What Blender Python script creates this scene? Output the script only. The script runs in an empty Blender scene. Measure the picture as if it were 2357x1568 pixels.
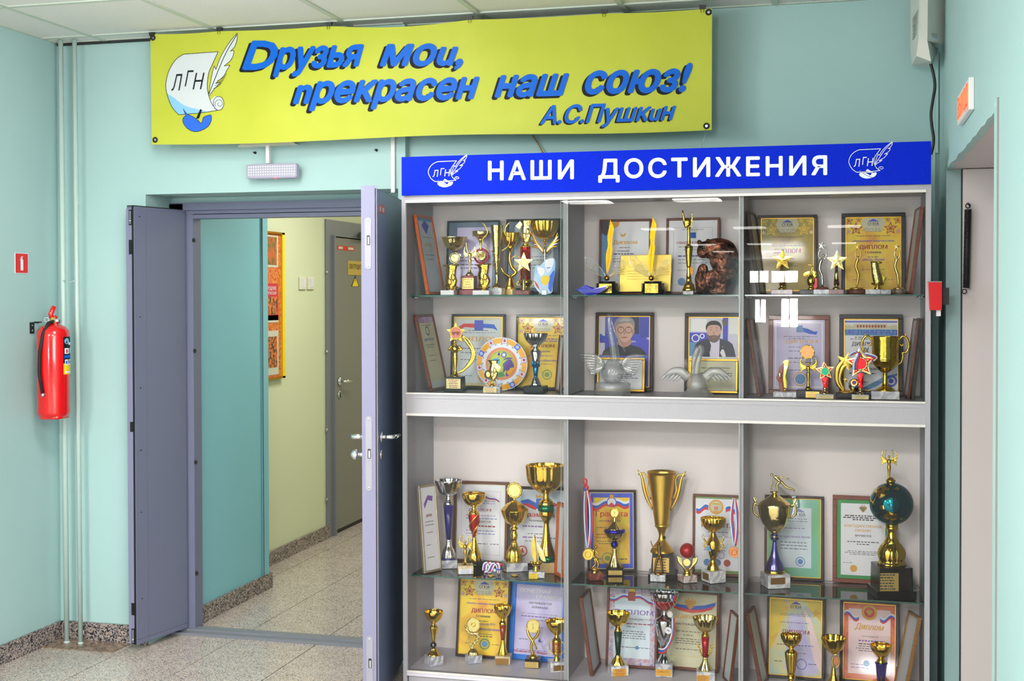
import bpy, bmesh, math, random
import numpy as np
from mathutils import Vector, Matrix
from mathutils.geometry import tessellate_polygon
random.seed(7)
SC = bpy.context.scene
COL = SC.collection
# ---------------------------------------------------------------- camera
CF, CYAW, CPIT, CROLL, CCX, CCY, CH = 2963.0, .2523, .0169, .002, 1178.5, 726.7, 1.6
def _cam_axes():
    fwd = Vector((-math.sin(CYAW)*math.cos(CPIT), math.cos(CYAW)*math.cos(CPIT), -math.sin(CPIT)))
    r = Vector((math.cos(CYAW), math.sin(CYAW), 0)); d = fwd.cross(r)
    c, s = math.cos(CROLL), math.sin(CROLL)
    return c*r+s*d, -s*r+c*d, fwd
AR, AD, AF = _cam_axes()
cam = bpy.data.cameras.new('camera'); camo = bpy.data.objects.new('camera', cam); COL.objects.link(camo)
M = Matrix(((AR.x, -AD.x, -AF.x, 0), (AR.y, -AD.y, -AF.y, 0), (AR.z, -AD.z, -AF.z, CH), (0, 0, 0, 1)))
camo.matrix_world = M
cam.sensor_width = 36; cam.lens = CF/2357*36; cam.shift_y = (CCY-784)/2357
cam.clip_start = .05; cam.clip_end = 100
SC.camera = camo
# a photo pixel turned into the point it shows on a known plane
def ray(x, y): return AR*((x-CCX)/CF)+AD*((y-CCY)/CF)+AF
def onY(x, y, Y): r = ray(x, y); return Vector((0, 0, CH))+r*(Y/r.y)
def onX(x, y, X): r = ray(x, y); return Vector((0, 0, CH))+r*(X/r.x)
def onZ(x, y, Z): r = ray(x, y); return Vector((0, 0, CH))+r*((Z-CH)/r.z)
# ---------------------------------------------------------------- view, world
SC.view_settings.view_transform = 'Standard'; SC.view_settings.look = 'None'
SC.view_settings.gamma = 1; SC.view_settings.use_curve_mapping = False
SC.view_settings.exposure = 0.17
SC.cycles.max_bounces = 9; SC.cycles.diffuse_bounces = 4; SC.cycles.glossy_bounces = 4
SC.cycles.transmission_bounces = 4; SC.cycles.transparent_max_bounces = 20
SC.cycles.caustics_reflective = False; SC.cycles.caustics_refractive = False
SC.cycles.sample_clamp_indirect = 3; SC.cycles.use_light_tree = True
W = bpy.data.worlds.new('world'); SC.world = W; W.use_nodes = True
W.node_tree.nodes['Background'].inputs[0].default_value = (.8, .9, 1, 1)
W.node_tree.nodes['Background'].inputs[1].default_value = .6
# lights inside the recessed ceiling fixtures: (x, y, watts)
CEIL_Z = 2.76
FIXTURES = [(-2.07, 3.62, 15), (-2.97, .62, 100), (-.57, .62, 110), (1.83, .62, 120), (-2.97, -2.4, 130), (-.57, -2.4, 130), (1.83, -2.4, 130), (-3.1, -6.2, 130), (-1.74, -6.2, 130), (-3.2, -13.2, 0), (-1.6, -13.2, 0),
            (-3.2, -20.8, 0), (-1.9, -20.8, 0), (-3.2, -26, 0), (-1.9, -26, 0), (-2.3, -32.9, 0), (-4.5, -32.9, 0), (0.0, -13.2, 0), (0, -20.8, 0)]
def area(name, loc, rot, sx, sy, watts, color=(1, 1, 1)):
    l = bpy.data.lights.new(name, 'AREA'); l.shape = 'RECTANGLE'; l.size = sx; l.size_y = sy
    l.energy = watts; l.color = color
    o = bpy.data.objects.new(name, l); COL.objects.link(o); o.location = loc; o.rotation_euler = rot
    return o
for x, y, w in FIXTURES:
    if w:
        area('fixture_light', (x, y, CEIL_Z-.02), (0, 0, 0), .56, .56, w, (1, .97, .93))
        if y > 0:      # added point fill below the near fixtures, brightens the ceiling
            l = bpy.data.lights.new('ceiling_fill', 'POINT'); l.energy = 30 if y > 3 else 24; l.shadow_soft_size = .16; l.color = (1, .98, .95)
            o = bpy.data.objects.new('ceiling_fill', l); COL.objects.link(o); o.location = (x, y, CEIL_Z-.3)
area('side_fill_light', (3.9, -4.6, 1.7), (0, math.radians(90), 0), 1.6, 6.0, 330, (.93, .97, 1))  # added fill from the right, lifts the left wall and the ceiling
# the corridor's own lamps
area('corridor_light', (-2.3, 7.0, 2.5), (0, 0, 0), .5, .5, 24, (1, .97, .9))
area('corridor_light', (-2.4, 9.6, 2.5), (0, 0, 0), .5, .5, 20, (1, .92, .76))

# ---------------------------------------------------------------- materials
def lin(c):
    return tuple(((v/255)/12.92 if v/255 <= .04045 else ((v/255+.055)/1.055)**2.4) for v in c)
MATS = {}
def mat(name, c, rough=.5, metal=0, coat=0, spec=.5, noise=None, bump=None, emit=None, alpha=None):
    if name in MATS: return MATS[name]
    m = bpy.data.materials.new(name); m.use_nodes = True; nt = m.node_tree
    b = nt.nodes['Principled BSDF']
    b.inputs['Base Color'].default_value = (*lin(c), 1)
    b.inputs['Roughness'].default_value = rough; b.inputs['Metallic'].default_value = metal
    b.inputs['Coat Weight'].default_value = coat; b.inputs['Coat Roughness'].default_value = .05
    b.inputs['Specular IOR Level'].default_value = spec
    if noise:   # (scale, detail, [(pos, color)...], distortion)
        tc = nt.nodes.new('ShaderNodeTexCoord'); n = nt.nodes.new('ShaderNodeTexNoise')
        n.inputs['Scale'].default_value = noise[0]; n.inputs['Detail'].default_value = noise[1]
        if len(noise) > 3: n.inputs['Distortion'].default_value = noise[3]
        r = nt.nodes.new('ShaderNodeValToRGB'); nt.links.new(tc.outputs['Object'], n.inputs['Vector'])
        nt.links.new(n.outputs['Fac'], r.inputs[0]); cr = r.color_ramp
        for i, (p, cc) in enumerate(noise[2]):
            e = cr.elements[i] if i < 2 else cr.elements.new(p)
            e.position = p; e.color = (*lin(cc), 1)
        nt.links.new(r.outputs[0], b.inputs['Base Color'])
    if bump:
        tc = nt.nodes.new('ShaderNodeTexCoord'); n = nt.nodes.new('ShaderNodeTexNoise')
        n.inputs['Scale'].default_value = bump[0]; n.inputs['Detail'].default_value = 3
        bp = nt.nodes.new('ShaderNodeBump'); bp.inputs['Strength'].default_value = bump[1]; bp.inputs['Distance'].default_value = bump[2]
        nt.links.new(tc.outputs['Object'], n.inputs['Vector']); nt.links.new(n.outputs['Fac'], bp.inputs['Height'])
        nt.links.new(bp.outputs[0], b.inputs['Normal'])
    if emit: b.inputs['Emission Color'].default_value = (*lin(emit[0]), 1); b.inputs['Emission Strength'].default_value = emit[1]
    MATS[name] = m; return m
def glassy(name, tint, f0=.08, rough=0., edge=None):
    """clear pane: what is behind shows through, with the mirror share of glass on top"""
    m = bpy.data.materials.new(name); m.use_nodes = True; nt = m.node_tree; nt.nodes.clear()
    o = nt.nodes.new('ShaderNodeOutputMaterial'); t = nt.nodes.new('ShaderNodeBsdfTransparent'); g = nt.nodes.new('ShaderNodeBsdfGlossy')
    t.inputs[0].default_value = (*tint, 1); g.inputs['Roughness'].default_value = rough
    lw = nt.nodes.new('ShaderNodeFresnel'); lw.inputs[0].default_value = 1.5
    mx = nt.nodes.new('ShaderNodeMixShader'); ad = nt.nodes.new('ShaderNodeMath'); ad.operation = 'MULTIPLY_ADD'; ad.use_clamp = True
    ad.inputs[1].default_value = 1.0; ad.inputs[2].default_value = f0-.04
    nt.links.new(lw.outputs[0], ad.inputs[0]); nt.links.new(ad.outputs[0], mx.inputs[0])
    nt.links.new(t.outputs[0], mx.inputs[1]); nt.links.new(g.outputs[0], mx.inputs[2]); nt.links.new(mx.outputs[0], o.inputs[0])
    MATS[name] = m; return m
def crystal(name, tint, rough=0.0, clear=.7, body=.1):
    """cast glass: clear through the middle, mirror-like towards the rim, a little milky body"""
    m = bpy.data.materials.new(name); m.use_nodes = True; nt = m.node_tree; nt.nodes.clear()
    o = nt.nodes.new('ShaderNodeOutputMaterial'); t = nt.nodes.new('ShaderNodeBsdfTransparent'); g = nt.nodes.new('ShaderNodeBsdfGlossy'); d = nt.nodes.new('ShaderNodeBsdfTranslucent'); d2 = nt.nodes.new('ShaderNodeBsdfDiffuse')
    t.inputs[0].default_value = (*tint, 1); g.inputs['Roughness'].default_value = rough; d.inputs[0].default_value = (.95, .96, .97, 1); d2.inputs[0].default_value = (.95, .96, .97, 1)
    lw = nt.nodes.new('ShaderNodeLayerWeight'); lw.inputs[0].default_value = .35
    mr = nt.nodes.new('ShaderNodeMapRange'); mr.inputs[3].default_value = 1-clear-body; mr.inputs[4].default_value = .5
    m0 = nt.nodes.new('ShaderNodeMixShader'); m0.inputs[0].default_value = .5; m1 = nt.nodes.new('ShaderNodeMixShader'); m1.inputs[0].default_value = body; m2 = nt.nodes.new('ShaderNodeMixShader')
    L = nt.links.new; L(lw.outputs['Facing'], mr.inputs[0]); L(mr.outputs[0], m2.inputs[0]); L(d.outputs[0], m0.inputs[1]); L(d2.outputs[0], m0.inputs[2]); L(t.outputs[0], m1.inputs[1]); L(m0.outputs[0], m1.inputs[2]); L(m1.outputs[0], m2.inputs[1]); L(g.outputs[0], m2.inputs[2]); L(m2.outputs[0], o.inputs[0])
    MATS[name] = m; return m
def granite(name, stops, sc=260):
    m = bpy.data.materials.new(name); m.use_nodes = True; nt = m.node_tree; b = nt.nodes['Principled BSDF']
    tc = nt.nodes.new('ShaderNodeTexCoord'); v = nt.nodes.new('ShaderNodeTexVoronoi'); v.inputs['Scale'].default_value = sc
    v.inputs['Randomness'].default_value = 1
    n = nt.nodes.new('ShaderNodeTexNoise'); n.inputs['Scale'].default_value = 9; n.inputs['Detail'].default_value = 2
    r = nt.nodes.new('ShaderNodeValToRGB'); cr = r.color_ramp; cr.interpolation = 'CONSTANT'
    for i, (p, cc) in enumerate(stops):
        e = cr.elements[i] if i < 2 else cr.elements.new(p)
        e.position = p; e.color = (*lin(cc), 1)
    sx = nt.nodes.new('ShaderNodeSeparateColor')
    nt.links.new(tc.outputs['Object'], v.inputs['Vector']); nt.links.new(v.outputs['Color'], sx.inputs[0])
    ad = nt.nodes.new('ShaderNodeMath'); ad.operation = 'MULTIPLY_ADD'; ad.inputs[1].default_value = .35; ad.inputs[2].default_value = -.17
    a2 = nt.nodes.new('ShaderNodeMath'); a2.operation = 'ADD'
    nt.links.new(tc.outputs['Object'], n.inputs['Vector']); nt.links.new(n.outputs['Fac'], ad.inputs[0])
    nt.links.new(ad.outputs[0], a2.inputs[0]); nt.links.new(sx.outputs[0], a2.inputs[1]); nt.links.new(a2.outputs[0], r.inputs[0])
    nt.links.new(r.outputs[0], b.inputs['Base Color']); b.inputs['Roughness'].default_value = .22
    MATS[name] = m; return m
def wood(name, a, b_, c, rough=.35, scale=(3, 3, 40)):
    m = bpy.data.materials.new(name); m.use_nodes = True; nt = m.node_tree; b = nt.nodes['Principled BSDF']
    tc = nt.nodes.new('ShaderNodeTexCoord'); mp = nt.nodes.new('ShaderNodeMapping'); mp.inputs['Scale'].default_value = scale
    n = nt.nodes.new('ShaderNodeTexNoise'); n.inputs['Scale'].default_value = 6; n.inputs['Detail'].default_value = 5; n.inputs['Distortion'].default_value = 1.2
    r = nt.nodes.new('ShaderNodeValToRGB'); cr = r.color_ramp
    cr.elements[0].position = .3; cr.elements[0].color = (*lin(a), 1); cr.elements[1].position = .7; cr.elements[1].color = (*lin(c), 1)
    e = cr.elements.new(.5); e.color = (*lin(b_), 1)
    nt.links.new(tc.outputs['Object'], mp.inputs[0]); nt.links.new(mp.outputs[0], n.inputs['Vector']); nt.links.new(n.outputs['Fac'], r.inputs[0])
    nt.links.new(r.outputs[0], b.inputs['Base Color']); b.inputs['Roughness'].default_value = rough; b.inputs['Coat Weight'].default_value = .08; b.inputs['Specular IOR Level'].default_value = .3
    MATS[name] = m; return m

mat('teal_paint', (163, 194, 193), .55, spec=.3, noise=(1.3, 3, [(.3, (160, 192, 191)), (.7, (166, 197, 196))]), bump=(120, .12, .002))
mat('green_paint', (206, 212, 180), .55, spec=.3, bump=(120, .12, .002))
mat('teal_corridor', (122, 180, 192), .5, spec=.35, bump=(90, .1, .002))
mat('ceiling_tile', (226, 226, 222), .9, spec=.1, noise=(220, 2, [(.35, (219, 219, 214)), (.65, (230, 230, 227))]), bump=(300, .5, .001))
mat('ceiling_bar', (190, 200, 188), .5)
mat('dark_gap', (38, 40, 42), .8)
mat('pipe_paint', (178, 200, 193), .35, bump=(30, .2, .002))
mat('lilac_metal', (104, 109, 133), .42, spec=.4, bump=(900, .12, .0005))
mat('lilac_edge', (126, 126, 154), .42)
mat('grey_metal', (128, 126, 122), .42, spec=.4, bump=(900, .12, .0005))
mat('grey_frame', (116, 120, 128), .42)
mat('beige_panel', (206, 196, 194), .5, bump=(200, .1, .001))
mat('black', (14, 14, 15), .5)
mat('rubber', (16, 16, 17), .7)
mat('white_plastic', (226, 224, 226), .35)
mat('lilac_plastic', (180, 174, 198), .4, spec=.3)
mat('cream_plastic', (214, 212, 192), .4)
mat('steel', (205, 205, 208), .28, 1)
mat('chrome', (235, 235, 238), .07, 1)
mat('blue_print', (0, 92, 196), .5, spec=.2); mat('black_print', (14, 16, 24), .6, spec=.2)
mat('banner_cloth', (178, 184, 58), .5, spec=.25, noise=(4, 2, [(.3, (174, 181, 54)), (.7, (182, 188, 64))]), bump=(2.2, .25, .05))
mat('sign_blue', (4, 36, 190), .5, spec=.05, noise=(160, 3, [(.3, (2, 32, 184)), (.7, (6, 40, 196))]))
mat('white_print', (232, 236, 244), .45)
mat('laminate', (166, 164, 170), .38, spec=.4, noise=(400, 2, [(.3, (162, 160, 166)), (.7, (170, 168, 174))]))
mat('laminate_in', (236, 226, 225), .42, spec=.4, noise=(500, 3, [(.3, (232, 222, 221)), (.7, (240, 230, 229))]))
mat('cream_rail', (218, 215, 206), .3, spec=.5)
mat('red_enamel', (205, 8, 12), .16, coat=.6)
mat('red_print', (212, 24, 28), .4)
mat('gold', (240, 202, 84), .12, 1, bump=(70, .25, .003)); mat('pale_gold', (238, 218, 142), .14, 1, bump=(80, .3, .003)); mat('deep_gold', (214, 150, 20), .2, 1)
mat('satin_gold', (228, 190, 88), .34, 1)
mat('orange_gold', (240, 160, 30), .2, 1)
mat('silver', (226, 226, 228), .1, 1)
mat('bronze_figure', (150, 112, 60), .33, 1)
mat('copper', (132, 78, 60), .3, .9, noise=(26, 4, [(.42, (44, 26, 20)), (.72, (190, 122, 94))]), bump=(60, .9, .01))
mat('old_bronze', (196, 128, 84), .35, 1)
mat('navy', (36, 28, 110), .25, coat=.4); mat('navy_metal', (40, 38, 170), .15, .8)
mat('cobalt_glass', (22, 22, 190), .05, coat=1)
mat('violet_metal', (108, 104, 190), .18, .9)
mat('red_metal', (205, 22, 30), .2, .75); mat('cherry_metal', (170, 20, 28), .28, .3)
mat('green_metal', (14, 122, 84), .18, .7); mat('dark_green', (16, 48, 36), .35)
mat('teal_metal', (0, 104, 116), .1, .9); mat('sky_metal', (30, 130, 200), .18, .8)
mat('brown_enamel', (140, 58, 18), .22, coat=.5)
mat('black_base', (16, 14, 16), .25, coat=.12, spec=.3)
mat('maroon_base', (132, 18, 42), .3, coat=.3)
mat('brass_plate', (222, 188, 104), .32, .6); mat('dull_plate', (150, 112, 56), .4, .6)
mat('cream_label', (236, 220, 160), .5); mat('yellow_label', (240, 206, 20), .5); mat('orange_label', (226, 168, 58), .5)
for nm, a, b_ in (('marble_white', (236, 234, 234), (190, 190, 198)), ('marble_grey', (214, 212, 216), (158, 160, 172)),
                  ('marble_red', (150, 72, 58), (104, 44, 40)), ('marble_rose', (170, 130, 124), (228, 216, 212)), ('marble_cream', (226, 208, 172), (206, 182, 140)),
                  ('marble_brown', (112, 92, 76), (150, 130, 112))):
    mat(nm, a, .2, coat=.3, noise=(22, 6, [(.42, b_), (.56, a)], 1.6))
wood('wood_orange', (176, 78, 14), (190, 88, 20), (150, 62, 10)); wood('wood_brown', (96, 50, 34), (112, 62, 44), (74, 38, 28))
wood('wood_dark', (38, 22, 22), (50, 28, 28), (28, 16, 18)); wood('wood_black', (24, 20, 28), (32, 28, 36), (18, 16, 22))
wood('wood_red', (112, 50, 34), (128, 62, 42), (90, 38, 26)); wood('wood_tan', (150, 108, 62), (168, 126, 78), (126, 88, 50))
wood('wood_beige', (206, 170, 112), (216, 184, 130), (190, 152, 96)); mat('frame_silver', (190, 180, 158), .3, .7); mat('frame_blue', (20, 116, 214), .4)
mat('gold_trim', (188, 148, 48), .35, .6)
glassy('door_glass', (.985, .988, .985), .014); glassy('shelf_glass', (.96, .98, .972), .05)
mat('glass_edge', (18, 84, 72), .15, coat=.5)
crystal('crystal', (.97, .98, .98), .03, .78, .14); crystal('frosted', (.97, .975, .98), .3, .58, .34); crystal('acrylic', (.98, .985, .99), .0, .93, .03)
granite('granite_floor', [(0, (84, 82, 88)), (.12, (142, 132, 128)), (.32, (188, 172, 158)), (.6, (208, 194, 182)), (.84, (178, 176, 178))], 300)
granite('granite_base', [(0, (30, 32, 40)), (.24, (88, 84, 90)), (.5, (150, 136, 130)), (.8, (172, 158, 148))], 190)
mat('lamp_face', (255, 255, 255), .5, emit=((255, 252, 246), 16))
mat('window_glow', (255, 255, 255), .5, emit=((244, 250, 255), 5))
mat('hall_wall', (190, 186, 182), .6)

# ---------------------------------------------------------------- mesh kit
def nprof(pts, n):   # smooth a profile by Catmull-Rom
    out = []
    P = [pts[0]]+list(pts)+[pts[-1]]
    for i in range(1, len(P)-2):
        for k in range(n):
            t = k/n; a, b, c, d = (np.array(P[i-1]), np.array(P[i]), np.array(P[i+1]), np.array(P[i+2]))
            out.append(tuple(.5*((2*b)+(-a+c)*t+(2*a-5*b+4*c-d)*t*t+(-a+3*b-3*c+d)*t**3)))
    out.append(tuple(pts[-1])); return out
_TXT = {}
def text_geo(s, shear=0, bold=0, res=2, spacing=1):
    key = (s, shear, bold, res, spacing)
    if key in _TXT: return _TXT[key]
    c = bpy.data.curves.new('t', 'FONT'); c.body = s; c.size = 1; c.offset = bold; c.resolution_u = res; c.space_character = spacing
    o = bpy.data.objects.new('t', c); COL.objects.link(o)
    c.fill_mode = 'NONE'
    me = bpy.data.meshes.new_from_object(o.evaluated_get(bpy.context.evaluated_depsgraph_get()))
    P = [tuple(p.co[:2]) for p in me.vertices]; nb = {}
    for e in me.edges:
        nb.setdefault(e.vertices[0], []).append(e.vertices[1]); nb.setdefault(e.vertices[1], []).append(e.vertices[0])
    bpy.data.objects.remove(o); bpy.data.curves.remove(c); bpy.data.meshes.remove(me)
    seen = set(); loops = []
    for i in sorted(nb):      # walk every outline; vertices come in drawing order
        if i in seen: continue
        lp = [i]; seen.add(i); cur = i
        while True:
            n_ = [k for k in sorted(nb[cur], key=lambda k: abs(k-cur-1)) if k not in seen]
            if not n_: break
            cur = n_[0]; seen.add(cur); lp.append(cur)
        if len(lp) > 2: loops.append([P[k] for k in lp])
    for l in loops:           # bars that run a little way into their own stem end at it instead
        n_ = len(l)
        for i in range(n_):
            a, b = l[i], l[(i+1) % n_]
            if abs(a[0]-b[0]) > 1e-5 or a[1] == b[1]: continue
            pv = l[i-1]
            for j in range(n_):
                c1, c2 = l[j], l[(j+1) % n_]
                if j != i and abs(c1[0]-c2[0]) < 1e-5 and 1e-4 < abs(c1[0]-a[0]) < .07 and min(c1[1], c2[1]) < min(a[1], b[1])+1e-4 and max(c1[1], c2[1]) > max(a[1], b[1])-1e-4 and (pv[0]-c1[0])*(a[0]-c1[0]) < 0:
                    x_ = c1[0]+(.0015 if pv[0] > c1[0] else -.0015); l[i] = (x_, a[1]); l[(i+1) % n_] = (x_, b[1]); break
    loops = [[(p[0]+shear*p[1], p[1]) for p in l] for l in loops]
    sa = lambda L_: sum(L_[i][0]*L_[(i+1) % len(L_)][1]-L_[(i+1) % len(L_)][0]*L_[i][1] for i in range(len(L_)))
    def inside(p, L_):
        r = False
        for i in range(len(L_)):
            (x1, y1), (x2, y2) = L_[i], L_[i-1]
            if (y1 > p[1]) != (y2 > p[1]) and p[0] < (x2-x1)*(p[1]-y1)/(y2-y1)+x1: r = not r
        return r
    outer = []; holes = []; v = []; f = []
    for l in loops: (holes if any(k is not l and sa(k)*sa(l) < 0 and abs(sa(k)) > abs(sa(l)) and all(inside(p, k) for p in l) for k in loops) else outer).append(l)
    for l in outer:
        g = [l]+[h for h in holes if all(inside(p, l) for p in h) and sa(h)*sa(l) < 0 and abs(sa(h)) < abs(sa(l))]; flat = [p for q in g for p in q]
        tr = tessellate_polygon([[Vector((p[0], p[1], 0)) for p in q] for q in g]); b0 = len(v); v += flat
        for t3 in tr:
            p, q, r = (flat[k] for k in t3); cr = (q[0]-p[0])*(r[1]-p[1])-(r[0]-p[0])*(q[1]-p[1])
            if abs(cr) > 1e-9: f.append(tuple(b0+k for k in (t3 if cr > 0 else t3[::-1])))
    if v:
        xs = [p[0] for p in v]; x0 = min(xs); w = max(xs)-x0
    else: x0 = 0; w = 1
    _TXT[key] = ([(p[0]-x0, p[1]) for p in v], f, w); return _TXT[key]
class MB:
    def __init__(s): s.v = []; s.f = []; s.m = []; s.sm = []; s.mats = []; s.M = None
    def mi(s, m):
        if m not in s.mats: s.mats.append(m)
        return s.mats.index(m)
    def add(s, V, F, m, smooth=False):
        o = len(s.v)
        s.v += [tuple(p) for p in V]; k = s.mi(m)
        for f in F: s.f.append(tuple(i+o for i in f)); s.m.append(k); s.sm.append(smooth)
    def box(s, a, b, m):
        (x0, y0, z0), (x1, y1, z1) = a, b
        V = [(x, y, z) for z in (z0, z1) for y in (y0, y1) for x in (x0, x1)]
        s.add(V, [(0, 2, 3, 1), (4, 5, 7, 6), (0, 1, 5, 4), (2, 6, 7, 3), (0, 4, 6, 2), (1, 3, 7, 5)], m)
    def bbox(s, a, b, m, e=.002):
        """box with chamfered edges"""
        bm = bmesh.new(); bmesh.ops.create_cube(bm, size=1)
        for v in bm.verts:
            v.co = Vector([(a[i]+b[i])/2+v.co[i]*(b[i]-a[i]) for i in range(3)])
        bmesh.ops.bevel(bm, geom=list(bm.edges), offset=e, segments=1, affect='EDGES', profile=.5)
        bm.verts.index_update()
        s.add([v.co[:] for v in bm.verts], [[v.index for v in f.verts] for f in bm.faces], m); bm.free()
    def hexa(s, P, m):
        """8 corners: bottom 4 then top 4, both counter-clockwise seen from above"""
        s.add(P, [(3, 2, 1, 0), (4, 5, 6, 7), (0, 1, 5, 4), (1, 2, 6, 5), (2, 3, 7, 6), (3, 0, 4, 7)], m)
    def lathe(s, prof, m, seg=28, n=0, amp=0, cx=0, cy=0, tw=0, caps=True, zr=None):
        """prof [(r, z)]; n lobes of relative depth amp, between z range zr; tw twist per metre"""
        V = []; F = []; N = len(prof)
        if n: seg = max(seg, n*4)
        for i, (r, z) in enumerate(prof):
            a = amp if (zr is None or zr[0] <= z <= zr[1]) else 0
            for j in range(seg):
                t = 2*math.pi*j/seg
                rr = r*(1-a*(.5-.5*math.cos(n*t+tw*z)) if n else 1)
                V.append((cx+rr*math.cos(t), cy+rr*math.sin(t), z))
        for i in range(N-1):
            for j in range(seg):
                k = (j+1) % seg
                F.append((i*seg+j, i*seg+k, (i+1)*seg+k, (i+1)*seg+j))
        if prof[0][1] > prof[-1][1]: F = [f[::-1] for f in F]
        if caps:
            up = prof[0][1] < prof[-1][1]
            if prof[0][0] > 1e-6: F.append(tuple(range(seg))[::-1] if up else tuple(range(seg)))
            if prof[-1][0] > 1e-6:
                F.append(tuple((N-1)*seg+j for j in range(seg)) if up else tuple((N-1)*seg+j for j in range(seg))[::-1])
        s.add(V, F, m, True)
    def tube(s, P, m, r, seg=8, flat=1):
        """tube along points; r a number or list; flat squashes it in depth (y)"""
        P = [Vector(p) for p in P]; R = r if isinstance(r, (list, tuple)) else [r]*len(P)
        V = []; F = []; up = None
        for i, p in enumerate(P):
            d = (P[min(i+1, len(P)-1)]-P[max(i-1, 0)]).normalized()
            if up is None: up = Vector((0, 1, 0)) if abs(d.y) < .9 else Vector((1, 0, 0))
            a = d.cross(up).normalized(); b = a.cross(d).normalized(); up = b
            for j in range(seg):
                t = 2*math.pi*j/seg; q = a*math.cos(t)*R[i]+b*math.sin(t)*R[i]*flat
                V.append(p+q)
        for i in range(len(P)-1):
            for j in range(seg):
                k = (j+1) % seg; F.append((i*seg+j, (i+1)*seg+j, (i+1)*seg+k, i*seg+k))
        F.append(tuple(range(seg))); F.append(tuple((len(P)-1)*seg+j for j in range(seg))[::-1])
        s.add(V, F, m, True)
    def ball(s, c, r, m, seg=16, rings=10):
        rx, ry, rz = r if isinstance(r, (list, tuple)) else (r, r, r)
        V = [(c[0], c[1], c[2]-rz)]; F = []
        for i in range(1, rings):
            ph = -math.pi/2+math.pi*i/rings
            for j in range(seg):
                t = 2*math.pi*j/seg; V.append((c[0]+rx*math.cos(ph)*math.cos(t), c[1]+ry*math.cos(ph)*math.sin(t), c[2]+rz*math.sin(ph)))
        V.append((c[0], c[1], c[2]+rz)); L = len(V)-1
        for j in range(seg):
            k = (j+1) % seg; F.append((0, 1+k, 1+j)); F.append((L, 1+(rings-2)*seg+j, 1+(rings-2)*seg+k))
            for i in range(rings-2): F.append((1+i*seg+j, 1+i*seg+k, 1+(i+1)*seg+k, 1+(i+1)*seg+j))
        s.add(V, F, m, True)
    def disc(s, c, R, t, m, seg=28, rx=None):
        """coin facing -y"""
        rx = rx or R
        V = [(c[0]+rx*math.cos(2*math.pi*j/seg), c[1]+dy, c[2]+R*math.sin(2*math.pi*j/seg)) for dy in (-t/2, t/2) for j in range(seg)]
        F = [tuple(range(seg)), tuple(range(2*seg-1, seg-1, -1))]+[(j, seg+j, seg+(j+1) % seg, (j+1) % seg) for j in range(seg)]
        s.add(V, F, m)
    def ring(s, c, R, r, m, seg=28, rs=8, rx=None, n=0, amp=0):
        rx = rx or R; P = []
        V = []; F = []
        for j in range(seg):
            t = 2*math.pi*j/seg; rr = r*(1+amp*math.cos(n*t))
            for q in range(rs):
                u = 2*math.pi*q/rs
                V.append((c[0]+(rx+rr*math.cos(u))*math.cos(t), c[1]+rr*math.sin(u), c[2]+(R+rr*math.cos(u))*math.sin(t)))
        for j in range(seg):
            for q in range(rs):
                k = (j+1) % seg; w = (q+1) % rs; F.append((j*rs+q, k*rs+q, k*rs+w, j*rs+w))
        s.add(V, F, m, True)
    def poly(s, pts, y, t, m, bulge=0):
        """outline in x,z extruded in y; front face at y-t/2, raised to a centre ridge by bulge"""
        a = sum(pts[i][0]*pts[(i+1) % len(pts)][1]-pts[(i+1) % len(pts)][0]*pts[i][1] for i in range(len(pts)))
        if a < 0: pts = pts[::-1]
        N = len(pts); V = [(p[0], y-t/2, p[1]) for p in pts]+[(p[0], y+t/2, p[1]) for p in pts]
        F = [(j, N+j, N+(j+1) % N, (j+1) % N) for j in range(N)]
        if bulge:
            cx = sum(p[0] for p in pts)/N; cz = sum(p[1] for p in pts)/N
            V.append((cx, y-t/2-bulge, cz)); V.append((cx, y+t/2+bulge, cz))
            F += [(j, (j+1) % N, 2*N) for j in range(N)]+[(N+(j+1) % N, N+j, 2*N+1) for j in range(N)]
        else: F += [tuple(range(N)), tuple(range(2*N-1, N-1, -1))]
        s.add(V, F, m)
    def star(s, c, R, m, t=.004, n=5, k=.45, rot=0, bulge=.003, y=0):
        pts = [(c[0]+(R if i % 2 == 0 else R*k)*math.sin(rot+math.pi*i/n), c[1]+(R if i % 2 == 0 else R*k)*math.cos(rot+math.pi*i/n)) for i in range(2*n)]
        s.poly(pts, y, t, m, bulge)
    def text(s, st, x, z, size, m, y=0, shear=0, bold=0, align='C', width=None, fn=None, res=2, spacing=1):
        """flat lettering in the x,z plane at depth y"""
        V, F, w = text_geo(st, shear, bold, res, spacing); k = size; kx = size if width is None else width/w
        off = {'C': -w/2, 'L': 0, 'R': -w}[align]
        P = [(x+(p[0]+off)*kx, y, z+p[1]*k) for p in V]
        if fn: P = [fn(p) for p in P]
        s.add(P, F, m)
    def build(s, name, parent=None, loc=None, rot=None):
        me = bpy.data.meshes.new(name)
        V = s.v if s.M is None else [tuple(s.M @ Vector(p)) for p in s.v]
        me.from_pydata(V, [], s.f)
        for m in s.mats: me.materials.append(MATS[m])
        me.polygons.foreach_set('material_index', s.m); me.polygons.foreach_set('use_smooth', s.sm)
        me.update()
        o = bpy.data.objects.new(name, me); COL.objects.link(o)
        if parent is not None: o.parent = parent
        if loc is not None: o.location = loc
        if rot is not None: o.rotation_euler = rot
        return o
def thing(name, label, cat, loc=(0, 0, 0), rz=0, group=None):
    o = bpy.data.objects.new(name, None); COL.objects.link(o); o.location = loc; o.rotation_euler = (0, 0, rz)
    o.empty_display_size = .05; o['label'] = label; o['category'] = cat
    if group: o['group'] = group
    return o
def tag(o, label, cat, group=None):
    o['label'] = label; o['category'] = cat
    if group: o['group'] = group
    return o
def struct(o): o['kind'] = 'structure'; return o
def lbl(o, t): o['label'] = t; return o
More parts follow.
